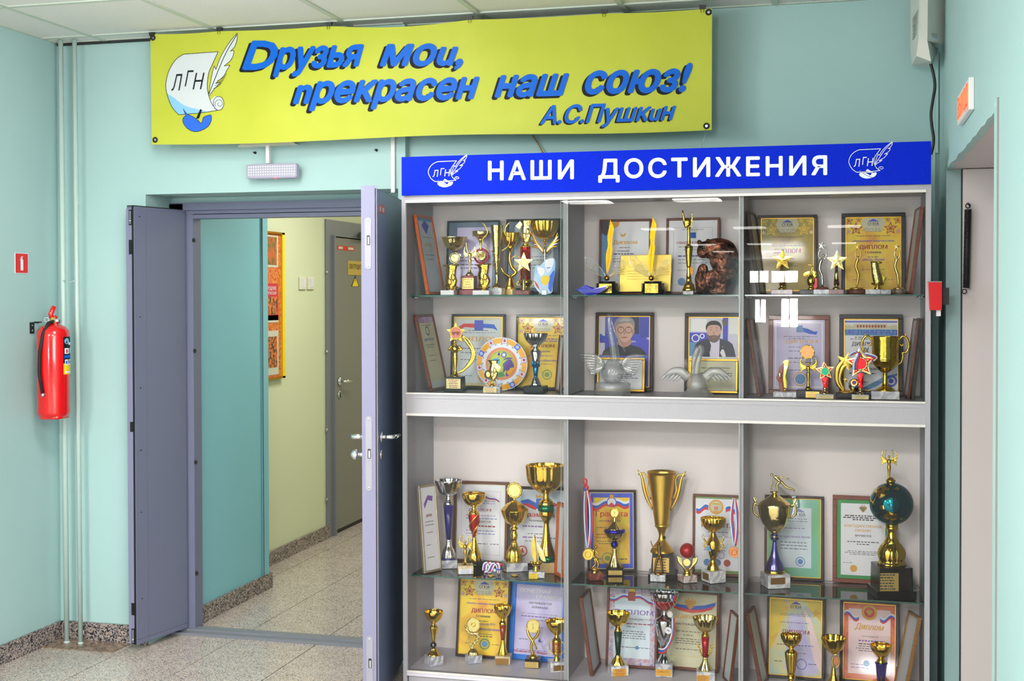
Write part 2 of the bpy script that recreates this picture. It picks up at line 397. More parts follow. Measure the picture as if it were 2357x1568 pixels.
# ================================================================ the room
WY, WL, WR = 5.26, -3.53, .36
OX0, OX1, OZ = -3.075, -1.862, 2.055       # doorway in the far wall
m = MB()
m.box((WL-.3, WY, 0), (OX0, WY+.34, 2.9), 'teal_paint'); m.box((OX0, WY, OZ), (OX1, WY+.34, 2.9), 'teal_paint')
m.box((OX1, WY, 0), (-1.829, WY+.34, 2.9), 'teal_paint'); m.box((-1.829, WY+.045, 0), (1.2, WY+.34, 2.9), 'teal_paint')
m.box((OX0, 5.495, 2.03), (OX1, WY+.33, OZ+.01), 'teal_paint'); struct(m.build('wall_back'))
m = MB(); m.box((WL-.2, -36, 0), (WL, WY, 2.9), 'teal_paint'); struct(m.build('wall_left'))
m = MB()
m.box((WR, 4.94, 0), (1.2, WY+.045, 2.9), 'teal_paint'); m.box((WR, 3.36, 2.053), (1.2, 4.94, 2.9), 'teal_paint'); m.box((WR, 2.35, 0), (1.2, 3.36, 2.9), 'teal_paint')
m.box((WR+.003, 3.36, 2.049), (1.15, 4.935, 2.0529), 'beige_panel')
wr = struct(m.build('wall_right'))
m = MB()     # ragged plaster lip along the doorway head and the corner bead of its near side
pts = [(3.36+.079*i, 2.053+random.uniform(-.006, .004)) for i in range(21)]
for (a, za), (b, zb) in zip(pts, pts[1:]): m.hexa([(WR-.003, a, za-.006), (WR+.02, a, za-.006), (WR+.02, b, zb-.006), (WR-.003, b, zb-.006), (WR-.003, a, 2.07), (WR+.02, a, 2.07), (WR+.02, b, 2.07), (WR-.003, b, 2.07)], 'teal_paint')
m.box((WR-.004, 3.30, 0), (WR+.03, 3.36, 2.053), 'teal_paint'); m.box((WR-.0045, 3.292, 0), (WR+.01, 3.2945, 2.07), 'grey_metal')
struct(m.build('trim_1'))
m = MB(); m.box((WR+.055, 4.905, 0), (1.15, 4.935, 2.046), 'beige_panel'); m.box((WR+.051, 4.93, 0), (WR+.0555, 4.9395, 2.05), 'dark_gap')
d2 = struct(m.build('door_2'))
# hall behind the camera (seen only as reflections, and it bounces light)
m = MB(); m.box((WR, 2.25, 0), (4.2, 2.35, 2.9), 'hall_wall'); m.box((4.0, -36, 0), (4.2, 2.25, 2.9), 'hall_wall'); struct(m.build('wall_hall_side'))
m = MB(); m.box((WL-3, -36.2, 0), (4.2, -36, 2.9), 'hall_wall'); wh = struct(m.build('wall_hall_end'))
# hall end windows, placed where their mirror images stand in the cabinet glass
def mir(x, y, D=36): v = onY(x, y, 9.6+D-.1); return v.x, v.z
for i, (x0, y0, x1, y1) in enumerate([(1726, 624, 1768, 650), (1776, 624, 1836, 650), (1738, 690, 1762, 742), (1798, 688, 1836, 752)]):
    a, zb = mir(x0, y1); b, zt = mir(x1, y0)
    area('end_window_light', ((a+b)/2, -35.9, (zb+zt)/2), (math.radians(90), 0, 0), b-a, zt-zb, 620*(b-a)*(zt-zb), (.95, .98, 1)); m = MB(); m.box((a, -35.99, zb), (b, -35.95, zt), 'window_glow')
    for xx in (a-.05, b, (a+b)/2-.03): m.box((xx, -35.97, zb-.05), (xx+.06, -35.9, zt+.05), 'white_plastic')
    for zz in (zb-.05, zt): m.box((a-.05, -35.97, zz), (b+.05, -35.9, zz+.05), 'white_plastic')
    struct(m.build('window_%d' % (i+2)))
m = MB()
for yy in (-.28, .98, 2.2):
    m.box((WL+.002, yy, .9), (WL+.03, yy+.05, 2.45), 'white_plastic')
m.box((WL+.002, -.3, .85), (WL+.04, 2.25, .9), 'white_plastic'); m.box((WL+.002, -.3, 2.45), (WL+.03, 2.25, 2.5), 'white_plastic')
struct(m.build('window_1'))  # unseen window frame, put in to go with the left fill light
m = MB()
for yy in (-7.7, -6.2, -4.6, -3.1, -1.6): m.box((3.93, yy-.03, .85), (3.998, yy+.03, 2.55), 'white_plastic')
m.box((3.9, -7.73, .8), (3.998, -1.57, .86), 'white_plastic'); m.box((3.93, -7.73, 2.52), (3.998, -1.57, 2.58), 'white_plastic'); struct(m.build('window_6'))  # unseen window frame added around the right fill light
area('side_fill_light', (WL+.05, .98, 1.68), (0, math.radians(-90), 0), 1.5, 2.3, 34, (.9, .96, 1))  # added fill from the left, out of view, brightens the right wall
# ---- ceiling: grid bars and tiles as pieces where the photograph shows them
m = MB(); m.box((WL-.2, -36, CEIL_Z+.03), (4.2, 5.6, CEIL_Z+.09), 'ceiling_tile'); m.box((WL, -36, CEIL_Z), (4.0, 2.73, CEIL_Z+.03), 'ceiling_tile')
ceil = struct(m.build('ceiling'))
XB = [-3.27+.6*k for k in range(7)]; YB = [5.14-.6*k for k in range(5)]
for i, x in enumerate(XB):
    b = MB(); b.box((x-.012, 2.73, CEIL_Z-.002), (x+.012, WY+.045, CEIL_Z+.006), 'ceiling_bar'); b.build('grid_bar', ceil)
for y in YB:
    b = MB(); b.box((WL, y-.012, CEIL_Z-.0015), (WR, y+.012, CEIL_Z+.0065), 'ceiling_bar'); b.build('grid_bar', ceil)
b = MB(); b.box((WL, WY-.02, CEIL_Z-.0008), (-1.829, WY, CEIL_Z+.006), 'ceiling_bar'); b.box((-1.829, WY+.025, CEIL_Z-.0008), (WR, WY+.045, CEIL_Z+.006), 'ceiling_bar')
b.box((WL, 2.73, CEIL_Z-.0008), (WL+.02, WY, CEIL_Z+.006), 'ceiling_bar'); b.build('wall_angle', ceil)
xe = [WL]+XB+[WR]; ye = [WY+.04]+YB
for i in range(len(xe)-1):
    for j in range(len(ye)-1):
        if j == 3 and abs((xe[i]+xe[i+1])/2+2.07) < .4 and False: continue
        dz = random.uniform(0, .0015); t = MB()
        t.box((xe[i]+.006, ye[j+1]+.006, CEIL_Z+.003+dz), (xe[i+1]-.006, ye[j]-.006, CEIL_Z+.016+dz), 'ceiling_tile'); t.build('ceiling_tile', ceil)
# dark gap where the last ceiling row has dropped away from the wall
m = MB(); m.box((WL+.01, WY-.012, CEIL_Z-.012), (WL+.75, WY-.001, CEIL_Z-.001), 'dark_gap'); m.build('shadow_gap', ceil)
# ---- fixtures
f0 = None
for i, (x, y, w) in enumerate(FIXTURES):
    rows = sorted({round(b_) for a, b_, c in FIXTURES}, reverse=True); rk = rows.index(round(y)); rowm = sorted(a for a, b_, c in FIXTURES if round(b_) == round(y)); sd = ('the only one' if len(rowm) == 1 else ['leftmost', 'second from the left', 'third from the left', 'rightmost'][min(rowm.index(x), 3)])
    t = thing('ceiling_light', 'square recessed ceiling light, %s in the %s row from the doorway wall' % (sd, ['first', 'second', 'third', 'fourth', 'fifth', 'sixth', 'seventh', 'eighth', 'ninth'][rk]), 'ceiling light', (x, y, CEIL_Z), 0, 'recessed lights of the hall ceiling')
    b = MB(); b.box((-.3, -.3, -.006), (.3, -.28, .02), 'white_plastic'); b.box((-.3, .28, -.006), (.3, .3, .02), 'white_plastic')
    b.box((-.3, -.28, -.006), (-.28, .28, .02), 'white_plastic'); b.box((.28, -.28, -.006), (.3, .28, .02), 'white_plastic'); b.build('frame', t)
    for k in range(4):
        b = MB(); b.tube([(-.27, -.21+.14*k, -.006), (.27, -.21+.14*k, -.006)], 'lamp_face', .022, 8); b.build('tube', t)
# ---- floor: granite slabs as pieces where they show
m = MB(); mat('floor_joint', (92, 86, 80), .8); m.box((WL, -36, -.1), (4.0, 5.6, -.008), 'granite_floor'); m.box((-3.4, 5.6, -.1), (-1.2, 11.2, -.008), 'granite_floor'); m.box((WL, 2.65, -.0078), (-1.13, 11.0, -.004), 'floor_joint'); m.box((-1.129, -36, -.0079), (4.0, 5.6, -.0004), 'granite_floor'); m.box((WL, -36, -.0079), (-1.131, 2.649, -.0004), 'granite_floor')
floor = struct(m.build('floor'))
for i in range(6):
    for j in range(14):
        x0 = -3.53+.4*i; y0 = 2.65+.6*j
        x1 = x0+.4; y1 = y0+.6
        if y0 >= 5.2 and x0 < -3.2: x0 = -3.28
        if True:
            t = MB(); dz = random.uniform(-.0004, .0004); g = .002
            t.box((x0+g, y0+g, -.02), (x1-g, y1-g, dz), 'granite_floor'); t.build('floor_tile', floor)
# ---- skirtings
def skirt(name, segs, mt='granite_base', h=.085):
    r = struct(bpy.data.objects.new(name, None)); COL.objects.link(r)
    for a, b_ in segs:
        q = MB(); q.box((a[0], a[1], 0), (b_[0], b_[1], h), mt); q.build('skirting_slab', r)
    return r
skirt('baseboard_left', [((WL, y, 0), (WL+.014, y+.598, 0)) for y in (1.65, 2.25, 2.85, 3.45, 4.05, 4.65)])
skirt('baseboard_back', [((WL+.014, WY-.014, 0), (-3.25, WY, 0)), ((-3.248, WY-.014, 0), (OX0, WY, 0))])
# ---- corridor beyond the doorway
m = MB()
m.box((-3.4, 5.6, 0), (-3.03, 6.42, 2.9), 'teal_corridor'); struct(m.build('wall_corridor_left'))
m = MB(); m.box((-3.021-.02, 6.36, .08), (-3.021, 6.423, 2.2), 'teal_corridor'); m.box((-3.0205, 6.352, .08), (-3.0195, 6.358, 2.2), 'dark_gap'); struct(m.build('trim_2'))
m = MB()
m.box((-3.5, 6.42, 0), (-3.28, 7.86, 2.9), 'green_paint'); m.box((-3.5, 7.86, 2.09), (-3.28, 8.95, 2.9), 'green_paint'); m.box((-3.5, 8.95, 0), (-3.28, 11.2, 2.9), 'green_paint')
m.box((-3.5, 7.86, 0), (-3.40, 8.95, 2.1), 'dark_gap'); struct(m.build('wall_corridor_far_left'))
m = MB(); m.box((-1.6, 5.6, 0), (-1.4, 11.2, 2.9), 'green_paint'); struct(m.build('wall_corridor_right'))
m = MB(); m.box((-3.5, 11.2, 0), (-1.4, 11.4, 2.9), 'green_paint'); struct(m.build('wall_corridor_end'))
m = MB(); m.box((-3.5, 5.6, 2.62), (-1.4, 11.4, 2.7), 'ceiling_tile'); struct(m.build('ceiling_corridor'))
skirt('baseboard_corridor', [((-3.03, 5.6, 0), (-3.014, 6.0, 0)), ((-3.03, 6.002, 0), (-3.014, 6.434, 0)), ((-3.28, 6.436, 0), (-3.014, 6.45, 0)),
                             ((-3.28, 6.45, 0), (-3.264, 7.05, 0)), ((-3.28, 7.052, 0), (-3.264, 7.86, 0))])
# ---- far corridor door
d3 = struct(bpy.data.objects.new('door_3', None)); COL.objects.link(d3)
XF = -3.28
m = MB(); m.box((XF-.1, 7.83, 0), (XF+.012, 7.95, 2.09), 'grey_frame'); m.box((XF-.1, 8.84, 0), (XF+.012, 8.96, 2.09), 'grey_frame'); m.box((XF-.1, 7.95, 1.985), (XF+.012, 8.84, 2.09), 'grey_frame')
m.box((XF+.012, 7.925, 0), (XF+.03, 7.95, 1.99), 'grey_frame'); m.build('door_frame', d3)
m = MB(); m.box((XF-.05, 7.958, .025), (XF+.004, 8.832, 1.978), 'grey_metal'); leaf3 = m.build('door_leaf', d3)
m = MB(); m.box((XF-.06, 7.95, .0), (XF, 8.84, .022), 'black'); m.build('threshold', d3)
def wallx(X, x, y): v = onX(x, y, X); return v.y, v.z
for yy in (627, 810, 990, 1150):
    q = MB(); yy_, zz = wallx(XF+.012, 752, yy); q.lathe([(.011, 0), (.011, .004), (.004, .007)], 'steel', 12); q.M = Matrix.Translation((XF+.012, yy_, zz)) @ Matrix.Rotation(math.pi/2, 4, 'Y'); q.build('bolt', d3)
m = MB(); ya, za = wallx(XF+.004, 780, 878); m.M = Matrix.Translation((XF+.004, ya, za))
m.tube([(0, 0, 0), (.012, 0, 0)], 'chrome', .026, 16); m.tube([(.0, 0, 0), (.05, 0, 0), (.055, .02, 0), (.055, .11, -.004)], 'chrome', [.01, .01, .011, .008], 10)
m.tube([(0, .005, -.09), (.006, .005, -.09)], 'chrome', .024, 16); m.box((.006, .002, -.11), (.011, .008, -.075), 'black'); m.build('handle', leaf3)
m = MB(); ya, za = wallx(XF+.006, 777, 565); yb, zb = wallx(XF+.006, 816, 578); m.box((XF+.004, ya, zb), (XF+.006, yb, za), 'red_print')
for u0, u1 in ((.06, .3), (.62, .94)): m.box((XF+.006, ya+(yb-ya)*u0, zb+.006), (XF+.0065, ya+(yb-ya)*u1, za-.006), 'cream_plastic')
lbl(m.build('sticker', leaf3), 'small red warning sticker')
m = MB(); ya, za = wallx(XF+.008, 801, 600); _, zb = wallx(XF+.008, 801, 633)
m.box((XF+.004, ya, zb), (XF+.008, ya+.34, za), 'brass_plate')
V, F, w = text_geo('ЭЛЕКТРОЩИТОВАЯ', 0, .01)
m.add([(XF+.0085, ya+.02+p[0]*.30/w, zb+.042+p[1]*.045) for p in V], F, 'black_print'); lbl(m.build('door_plate', leaf3), 'yellow plate with black lettering')
m = MB(); ya, za = wallx(XF+.006, 818, 635); _, zb = wallx(XF+.006, 818, 660)
def tri(m, s, x, mt): m.add([(x, ya-.075*s, zb+.012*(1-s)), (x, ya+.075*s, zb+.012*(1-s)), (x, ya, za-.03*(1-s))], [(0, 1, 2)], mt)
tri(m, 1, XF+.005, 'black_print'); tri(m, .8, XF+.0056, 'yellow_label'); m.add([(XF+.006, ya+a, zb+c) for a, c in ((-.004, .03), (.01, .05), (.002, .05), (.008, .085), (-.012, .055), (-.002, .055))], [(0, 1, 2, 3, 4, 5)], 'black_print')
m.build('warning_triangle', leaf3)
m = MB(); ya, za = wallx(XF+.03, 826, 540); m.tube([(XF+.05, ya, za-.01), (XF+.05, ya+.35, za+.01)], 'steel', .022, 12); m.box((XF, ya+.05, za-.02), (XF+.04, ya+.3, za+.02), 'grey_frame'); m.build('door_closer', leaf3)
# ---- switches and the poster board in the corridor
for i, (a, b_) in enumerate(((690, 706), (709, 724))):
    y0, z1 = wallx(XF+.01, a, 637); y1, z0 = wallx(XF+.01, b_, 667)
    t = thing('light_switch', ('left' if i == 0 else 'right')+' of the two cream light switches on the green corridor wall', 'light switch', (XF, (y0+y1)/2, (z0+z1)/2), 0, 'corridor light switches')
    q = MB(); w, h = (y1-y0)/2, (z1-z0)/2; q.bbox((0, -w, -h), (.012, w, h), 'cream_plastic', .003); q.build('housing', t)
    q = MB(); q.hexa([(.012, -w*.45, -h*.7), (.014, -w*.45, -h*.7), (.014, w*.5, -h*.7), (.012, w*.5, -h*.7), (.012, -w*.45, h*.7), (.022, -w*.45, h*.7), (.022, w*.5, h*.7), (.012, w*.5, h*.7)], 'white_plastic'); q.build('rocker', t)
y0, z1 = wallx(XF+.02, 560, 524); y1, _ = wallx(XF+.02, 652, 536); _, z0 = wallx(XF+.02, 651, 870); z1 = onX(650, 536, XF+.02).z
t = thing('notice_board', 'orange flecked poster board in a gold frame on the green corridor wall', 'notice board', (XF, (y0+y1)/2, z0))
h = z1-z0; w = (y1-y0)/2
mat('board_back', (196, 90, 40), .6, noise=(60, 4, [(.4, (190, 70, 36)), (.6, (214, 140, 60))]))
q = MB(); q.box((0, -w, 0), (.018, w, h), 'board_back'); q.build('backing', t)
q = MB(); q.box((0, w-.035, 0), (.03, w, h), 'yellow_label'); q.box((0, -w, 0), (.03, w, .012), 'orange_gold'); q.box((0, -w, h-.012), (.03, w, h), 'orange_gold'); q.build('frame', t)
mat('poster_green', (110, 110, 50), .5, noise=(30, 3, [(.4, (90, 96, 40)), (.6, (190, 90, 40))])); mat('poster_photo', (90, 80, 50), .5, noise=(45, 3, [(.4, (50, 50, 30)), (.6, (220, 120, 60))]))
mat('poster_red', (196, 40, 60), .5); mat('poster_grey', (196, 194, 176), .5)
def poster(z0, z1, mt, inner=None, texts=()):
    q = MB(); yr = w-.075
    q.box((.018, -w+.05, z0*h), (.020, yr, z1*h), mt)
    if inner: q.box((.020, -w+.08, inner[0]*h), (.021, yr-.02, inner[1]*h), inner[2])
    for s, u, sz, mm in texts:
        V, F, ww = text_geo(s, 0, .01); q.add([(.0215, yr-.03-ww*sz+p[0]*sz, u*h+p[1]*sz) for p in V], F, mm)
    q.build('poster', t)
poster(.76, .975, 'poster_grey', (.775, .965, 'poster_green')); poster(.40, .65, 'poster_red', (.44, .56, 'poster_photo'), ((('РОШУКЕ'), .605, .03, 'white_print'), ('ГРЕЧЕСКАЯ', .575, .024, 'white_print')))
poster(.385, .435, 'poster_grey'); poster(.03, .33, 'poster_grey', (.08, .29, 'poster_photo'))
# ---- main double door
d1 = struct(bpy.data.objects.new('door_1', None)); COL.objects.link(d1)
FY = 5.47
m = MB()
for x0, x1 in ((OX0-.0, -3.005), (-1.875, OX1)): m.box((x0, FY, 0), (x1, FY+.1, 2.025), 'lilac_metal')
m.box((-3.006, FY+.025, 0), (-2.966, FY+.1, 2.0), 'lilac_metal'); m.box((-1.905, FY+.025, 0), (-1.874, FY+.1, 2.0), 'lilac_metal')
m.box((OX0, FY, 1.995), (OX1, FY+.1, 2.03), 'lilac_metal'); m.box((-3.0, FY+.02, 1.9785), (-1.88, FY+.1, 1.995), 'lilac_metal'); m.box((-3.0, FY+.032, 1.975), (-1.88, FY+.1, 1.9785), 'black'); m.box((-3.0, FY+.026, 1.957), (-1.88, FY+.1, 1.975), 'lilac_metal')
m.build('door_frame', d1)
m = MB(); m.box((OX0+.01, FY-.03, 0), (OX1, FY+.1, .012), 'grey_frame'); m.box((OX0+.01, FY+.01, .012), (OX1, FY+.06, .022), 'grey_frame'); m.build('threshold', d1)
for yy in (553, 808, 1064, 1320):
    v = onY(446+(yy-553)*.009, yy, FY+.024); q = MB(); q.disc((v.x, v.y, v.z), .0105, .004, 'rubber', 14, rx=.008); q.build('rubber_plug', d1)
def leaf_frame(hx, hy, nx, ny):
    u = Vector((nx-hx, ny-hy, 0)); L = u.length; u.normalize(); w_ = Vector((u.y, -u.x, 0))   # w_ : to the left seen from the camera
    return L, Matrix(((u.x, w_.x, 0, hx), (u.y, w_.y, 0, hy), (0, 0, 1, 0), (0, 0, 0, 1)))
L, ML = leaf_frame(-2.997, 5.478, -3.067, 5.145)
if (ML @ Vector((0, 1, 0))).x > ML.translation.x: ML = ML @ Matrix.Diagonal((1, -1, 1, 1))
m = MB(); m.M = ML
m.box((0, .003, .028), (L-.004, .045, 1.995), 'lilac_metal'); m.box((0, 0, .05), (L-.078, .004, 1.985), 'lilac_metal'); m.box((L-.076, 0, .05), (L-.002, .004, 1.99), 'lilac_metal')
m.box((0, 0, .028), (L-.002, .004, .049), 'lilac_metal'); m.box((L-.0045, .004, .028), (L-.001, .014, 1.998), 'black'); m.box((0, .004, 1.995), (L, .04, 1.999), 'black')
nl = m.build('narrow_leaf', d1)
m = MB(); m.M = ML; m.box((L-.004, .014, .03), (L, .046, 1.985), 'lilac_edge'); lbl(m.build('leaf_edge', nl), 'pale lilac edge strip')
for z0, z1 in ((.03, .10), (.16, .215), (.985, 1.03), (1.78, 1.845), (1.91, 1.98)):
    m = MB(); m.M = ML; m.box((L-.002, .012, z0), (L+.0008, .03, z1), 'black')
    if z0 in (.03, 1.91): m.box((L, .016, z0+.006), (L+.002, .026, z1-.006), 'grey_frame'); m.ball((L+.002, .02, z0+.02), .006, 'steel', 8, 6)
    m.build('bolt_slot', nl)
for z in (.36, .52, .93, 1.18, 1.30, 1.45, 1.62): 
    pass
m = MB(); m.M = ML
for z in (.23, .62, .9, 1.18, 1.5, 1.95): m.disc((L-.035, -.0005, z), .003, .002, 'black', 8)
m.build('rivet_holes', nl)
L, MR = leaf_frame(-1.872, 5.46, -1.707, 4.582)
if (MR @ Vector((0, 1, 0))).x > MR.translation.x: MR = MR @ Matrix.Diagonal((1, -1, 1, 1))
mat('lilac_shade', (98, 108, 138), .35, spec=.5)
m = MB(); m.M = MR
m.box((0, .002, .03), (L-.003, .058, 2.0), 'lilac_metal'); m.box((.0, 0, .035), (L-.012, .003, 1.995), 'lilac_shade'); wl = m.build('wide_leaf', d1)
m = MB(); m.M = MR; m.box((L-.003, .008, .03), (L, .06, 2.01), 'lilac_edge'); m.box((L-.004, .0, .03), (L-.0015, .0035, 2.01), 'lilac_edge'); m.box((L-.003, .0035, .03), (L-.001, .0085, 2.0), 'wood_dark'); lbl(m.build('leaf_edge', wl), 'pale lilac edge strip')
def edge_z(y): return onY(850, y, 4.57).z
for a, b_, latch in ((500, 620, 553), (958, 1131, 1045), (1465, 1600, 1528)):
    z1, z0 = edge_z(a), edge_z(b_); q = MB(); c = .034; hw = .0125
    q.add([(L+.0018, c+hw*math.cos(t)*1, (z1-hw if math.sin(t) > 0 else z0+hw)+hw*math.sin(t)) for t in [math.pi*k/8 for k in range(16)]], [tuple(range(16)) if True else ()], 'steel')
    q.box((L, c-hw, z0+hw), (L+.0015, c+hw, z1-hw), 'steel'); q.mats[0] = 'steel_plate'
    mat('steel_plate', (150, 149, 160), .45, .3)
    q.M = MR; pl = q.build('lock_plate', wl)
    zl = edge_z(latch); q = MB(); q.M = MR; q.box((L+.0015, c-.007, zl-.018), (L+.003, c+.004, zl+.018), 'black'); q.box((L+.002, c-.006, zl-.015), (L+.008, c, zl+.012), 'steel')
    for zz in (z0+hw, z1-hw): q.ball((L+.002, c, zz), (.001, .004, .004), 'steel', 8, 6)
    q.build('latch', pl)
zh = onY(880, 1008, 4.62).z; zk = onY(880, 1049, 4.62).z; uh = L-.065
m = MB(); m.M = MR
for sgn, v0 in ((1, .058), (-1, 0)):
    m.tube([(uh, v0, zh), (uh, v0+.008*sgn, zh)], 'chrome', .024, 18)
    m.tube([(uh, v0, zh), (uh, v0+.045*sgn, zh), (uh-.012, v0+.055*sgn, zh), (uh-.11, v0+.055*sgn, zh-.004)], 'chrome', [.009, .009, .009, .007], 10)
    m.tube([(uh, v0, zk), (uh, v0+.006*sgn, zk)], 'chrome', .022, 18)
m.tube([(uh, .058, zk), (uh, .085, zk)], 'chrome', .008, 10); m.ball((uh, .098, zk), .019, 'chrome', 18, 12); m.box((uh-.003, -.009, zk-.018), (uh+.003, -.006, zk+.012), 'black')
lbl(m.build('handle', wl), 'chrome lever handles with round thumb knob')
m = MB(); m.M = MR; zt = onY(885, 478, 4.75).z; m.box((L-.17, -.0008, zt-.026), (L-.045, 0, zt+.004), 'red_print')
for a, b_ in ((.055, .085), (.115, .155)): m.box((L-b_-.005, -.0012, zt-.02), (L-a-.005, -.0008, zt-.003), 'poster_grey')
lbl(m.build('sticker', wl), 'small red sticker with worn pale lettering')
# ================================================================ px tools
def text_px(mb, s, x0, y0, x1, y1, size, mt, fn, shear=0, bold=0, dx=0, dy=0, off=0, spacing=1, res=2):
    """lettering on a baseline from (x0,y0) to (x1,y1) given on the photograph, carried onto the surface by fn"""
    V, F, w = text_geo(s, shear, 0, res, spacing); st = max(0, bold)*size/2
    for i in range(9 if st else 1):     # bold: the outline thickened by a small round pen
        sx, sy = (st*math.cos(i*math.pi/4), st*math.sin(i*math.pi/4)) if st and i else (0, 0)
        mb.add([fn(x0+st+(x1-x0-2*st)*p[0]/w+dx+sx, y0+(y1-y0)*p[0]/w-p[1]*size+dy+sy, off+.00003*i) for p in V], F, mt)
def poly_px(mb, pts, mt, fn, off=0): mb.add([fn(x, y, off) for x, y in pts], [tuple(range(len(pts)))], mt)
def line_px(mb, pts, w, mt, fn, off=0):
    for i in range(len(pts)-1):
        (x0, y0), (x1, y1) = pts[i], pts[i+1]; L = math.hypot(x1-x0, y1-y0) or 1
        nx, ny = -(y1-y0)/L*w/2, (x1-x0)/L*w/2; ex, ey = (x1-x0)/L*w*.3, (y1-y0)/L*w*.3
        poly_px(mb, [(x0+nx-ex, y0+ny-ey), (x1+nx+ex, y1+ny+ey), (x1-nx+ex, y1-ny+ey), (x0-nx-ex, y0-ny-ey)], mt, fn, off)
def curve_pts(pts, n=5): return nprof([tuple(map(float, p)) for p in pts], n)
SCROLL = curve_pts([(422, 125), (405, 137), (390, 160), (382, 190), (384, 215), (395, 245), (411, 264)], 4)+curve_pts([(411, 264), (440, 262), (470, 259), (500, 254)], 2)+curve_pts([(500, 254), (488, 240), (481, 222), (477, 200), (480, 170), (488, 150), (502, 119)], 4)
FEATHER = curve_pts([(546, 76), (530, 95), (515, 118), (504, 140), (497, 160), (493, 152), (488, 172), (484, 192), (480, 220), (486, 214), (492, 206), (500, 198), (508, 190), (496, 192), (510, 180), (517, 172), (524, 158), (529, 150), (516, 152), (528, 142), (536, 130), (538, 116), (530, 118), (540, 108), (546, 90)], 2)
SLIPPER = curve_pts([(422, 251), (430, 262), (443, 268), (456, 277), (462, 284), (466, 278), (468, 270), (478, 266), (486, 265), (486, 278), (478, 292), (462, 301), (446, 303), (430, 295), (421, 281), (422, 271), (428, 266)], 2)
CURL = [(503+13*math.cos(t)*.95, 238+16*math.sin(t)) for t in [math.pi*2*k/16 for k in range(17)]]
SPIRAL = [(505+(11-k*.5)*math.cos(k*.45+2.6), 239+(12-k*.55)*math.sin(k*.45+2.6)) for k in range(18)]
# ================================================================ banner
def banner_y(x, y):   # slack cloth a hand's breadth off the wall
    f = min(1, max(0, (x-540)/80)); f = f*f*(3-2*f)
    return 5.105+.03*(x-346)/1293+f*(.0045*math.sin(x/97+y/60)+.0016*math.sin(x/45-y/75))
CLIPS = [350, 505, 757, 1082, 1391, 1617]
def b_top(x):
    y = 79+(20-79)*(x-346)/(1639-346); 
    for a, b_ in zip(CLIPS, CLIPS[1:]):
        if a < x < b_: y += (9 if a == 757 else 2.2)*math.sin(math.pi*(x-a)/(b_-a))
    return y
def b_fn(x, y, off=0):
    v = onY(x, y, banner_y(x, y)-off); return (v.x, v.y, v.z)
ban = thing('banner', 'long yellow green cloth banner with blue cursive lettering hung under the ceiling', 'banner', onY(992, 330, 5.12))
ban_o = ban.location.copy()
class BW:   # builds in world coordinates, then shifts into the thing's own frame
    def __init__(s, mb, root): s.mb = mb; s.r = root
    def done(s, name):
        l = s.r.location; s.mb.M = Matrix.Rotation(-s.r.rotation_euler.z, 4, 'Z') @ Matrix.Translation(-Vector(l)); return s.mb.build(name, s.r)
q = MB(); NX, NY = 130, 14; V = []; F = []
for back in (0, 1):
    for j in range(NY+1):
        for i in range(NX+1):
            u = i/NX; v = j/NY; x = 346+1293*u+(3.5*v if u < .5 else -1*v); yt = b_top(346+1293*u); yb = 333+(298-333)*u+3.5*math.sin(u*9)
            V.append(b_fn(x, yt+(yb-yt)*v, -.0015*back))
def gi(b_, i, j): return b_*(NX+1)*(NY+1)+j*(NX+1)+i
for j in range(NY):
    for i in range(NX):
        F.append((gi(0, i, j), gi(0, i, j+1), gi(0, i+1, j+1), gi(0, i+1, j))); F.append((gi(1, i, j), gi(1, i+1, j), gi(1, i+1, j+1), gi(1, i, j+1)))
q.add(V, F, 'banner_cloth', True); BW(q, ban).done('cloth')
WORDS = [('D', 557, 158, 640, 158, 90, 1), ('рузья', 628, 158, 838, 150, 84, 1), ('моu,', 874, 150, 1066, 148, 84, 1), ('nрекрасен', 674, 237, 1104, 225, 84, 1), ('наш', 1138, 222, 1310, 217, 84, 1), ('союз!', 1346, 214, 1594, 208, 88, 1), ('А.С.Пушкuн', 1243, 285, 1556, 275, 56, .6)]
for s, x0, y0, x1, y1, sz, k in WORDS:
    q = MB()
    text_px(q, s, x0, y0, x1, y1, sz, 'black_print', b_fn, .32, .075 if k == 1 else .05, -7*k, 5*k, .0016, res=3)
    text_px(q, s, x0, y0, x1, y1, sz, 'blue_print', b_fn, .32, .072 if k == 1 else .048, 0, 0, .0026, res=3)
    BW(q, ban).done('lettering')
mat('logo_white', (196, 202, 206), .5); mat('logo_sky', (126, 180, 220), .5); mat('logo_blue', (20, 90, 224), .5); mat('logo_grey', (196, 204, 204), .5)
q = MB(); poly_px(q, SCROLL, 'logo_white', b_fn, .0006)
poly_px(q, curve_pts([(384, 215), (386, 224), (395, 245), (411, 264), (440, 262), (478, 258), (452, 251), (424, 243), (402, 226)], 2), 'logo_sky', b_fn, .0009)
line_px(q, SCROLL+[SCROLL[0]], 1.3, 'black_print', b_fn, .0012)
poly_px(q, [(493, 222), (505, 222), (512, 240), (505, 254), (488, 252), (480, 236)], 'logo_white', b_fn, .0009)
poly_px(q, CURL[:-1], 'logo_white', b_fn, .0012); line_px(q, CURL, 1.2, 'black_print', b_fn, .0015); line_px(q, SPIRAL, 1, 'black_print', b_fn, .0018)
poly_px(q, FEATHER, 'logo_grey', b_fn, .0012); line_px(q, FEATHER+[FEATHER[0]], 1.2, 'black_print', b_fn, .0015); line_px(q, curve_pts([(545, 80), (520, 122), (500, 168), (481, 216)], 4), 1.6, 'black_print', b_fn, .0018)
for k in range(4): line_px(q, curve_pts([(500-k*3, 186+k*6), (512-k*3, 180+k*6), (522-k*4, 170+k*7)], 3), .9, 'black_print', b_fn, .0018)
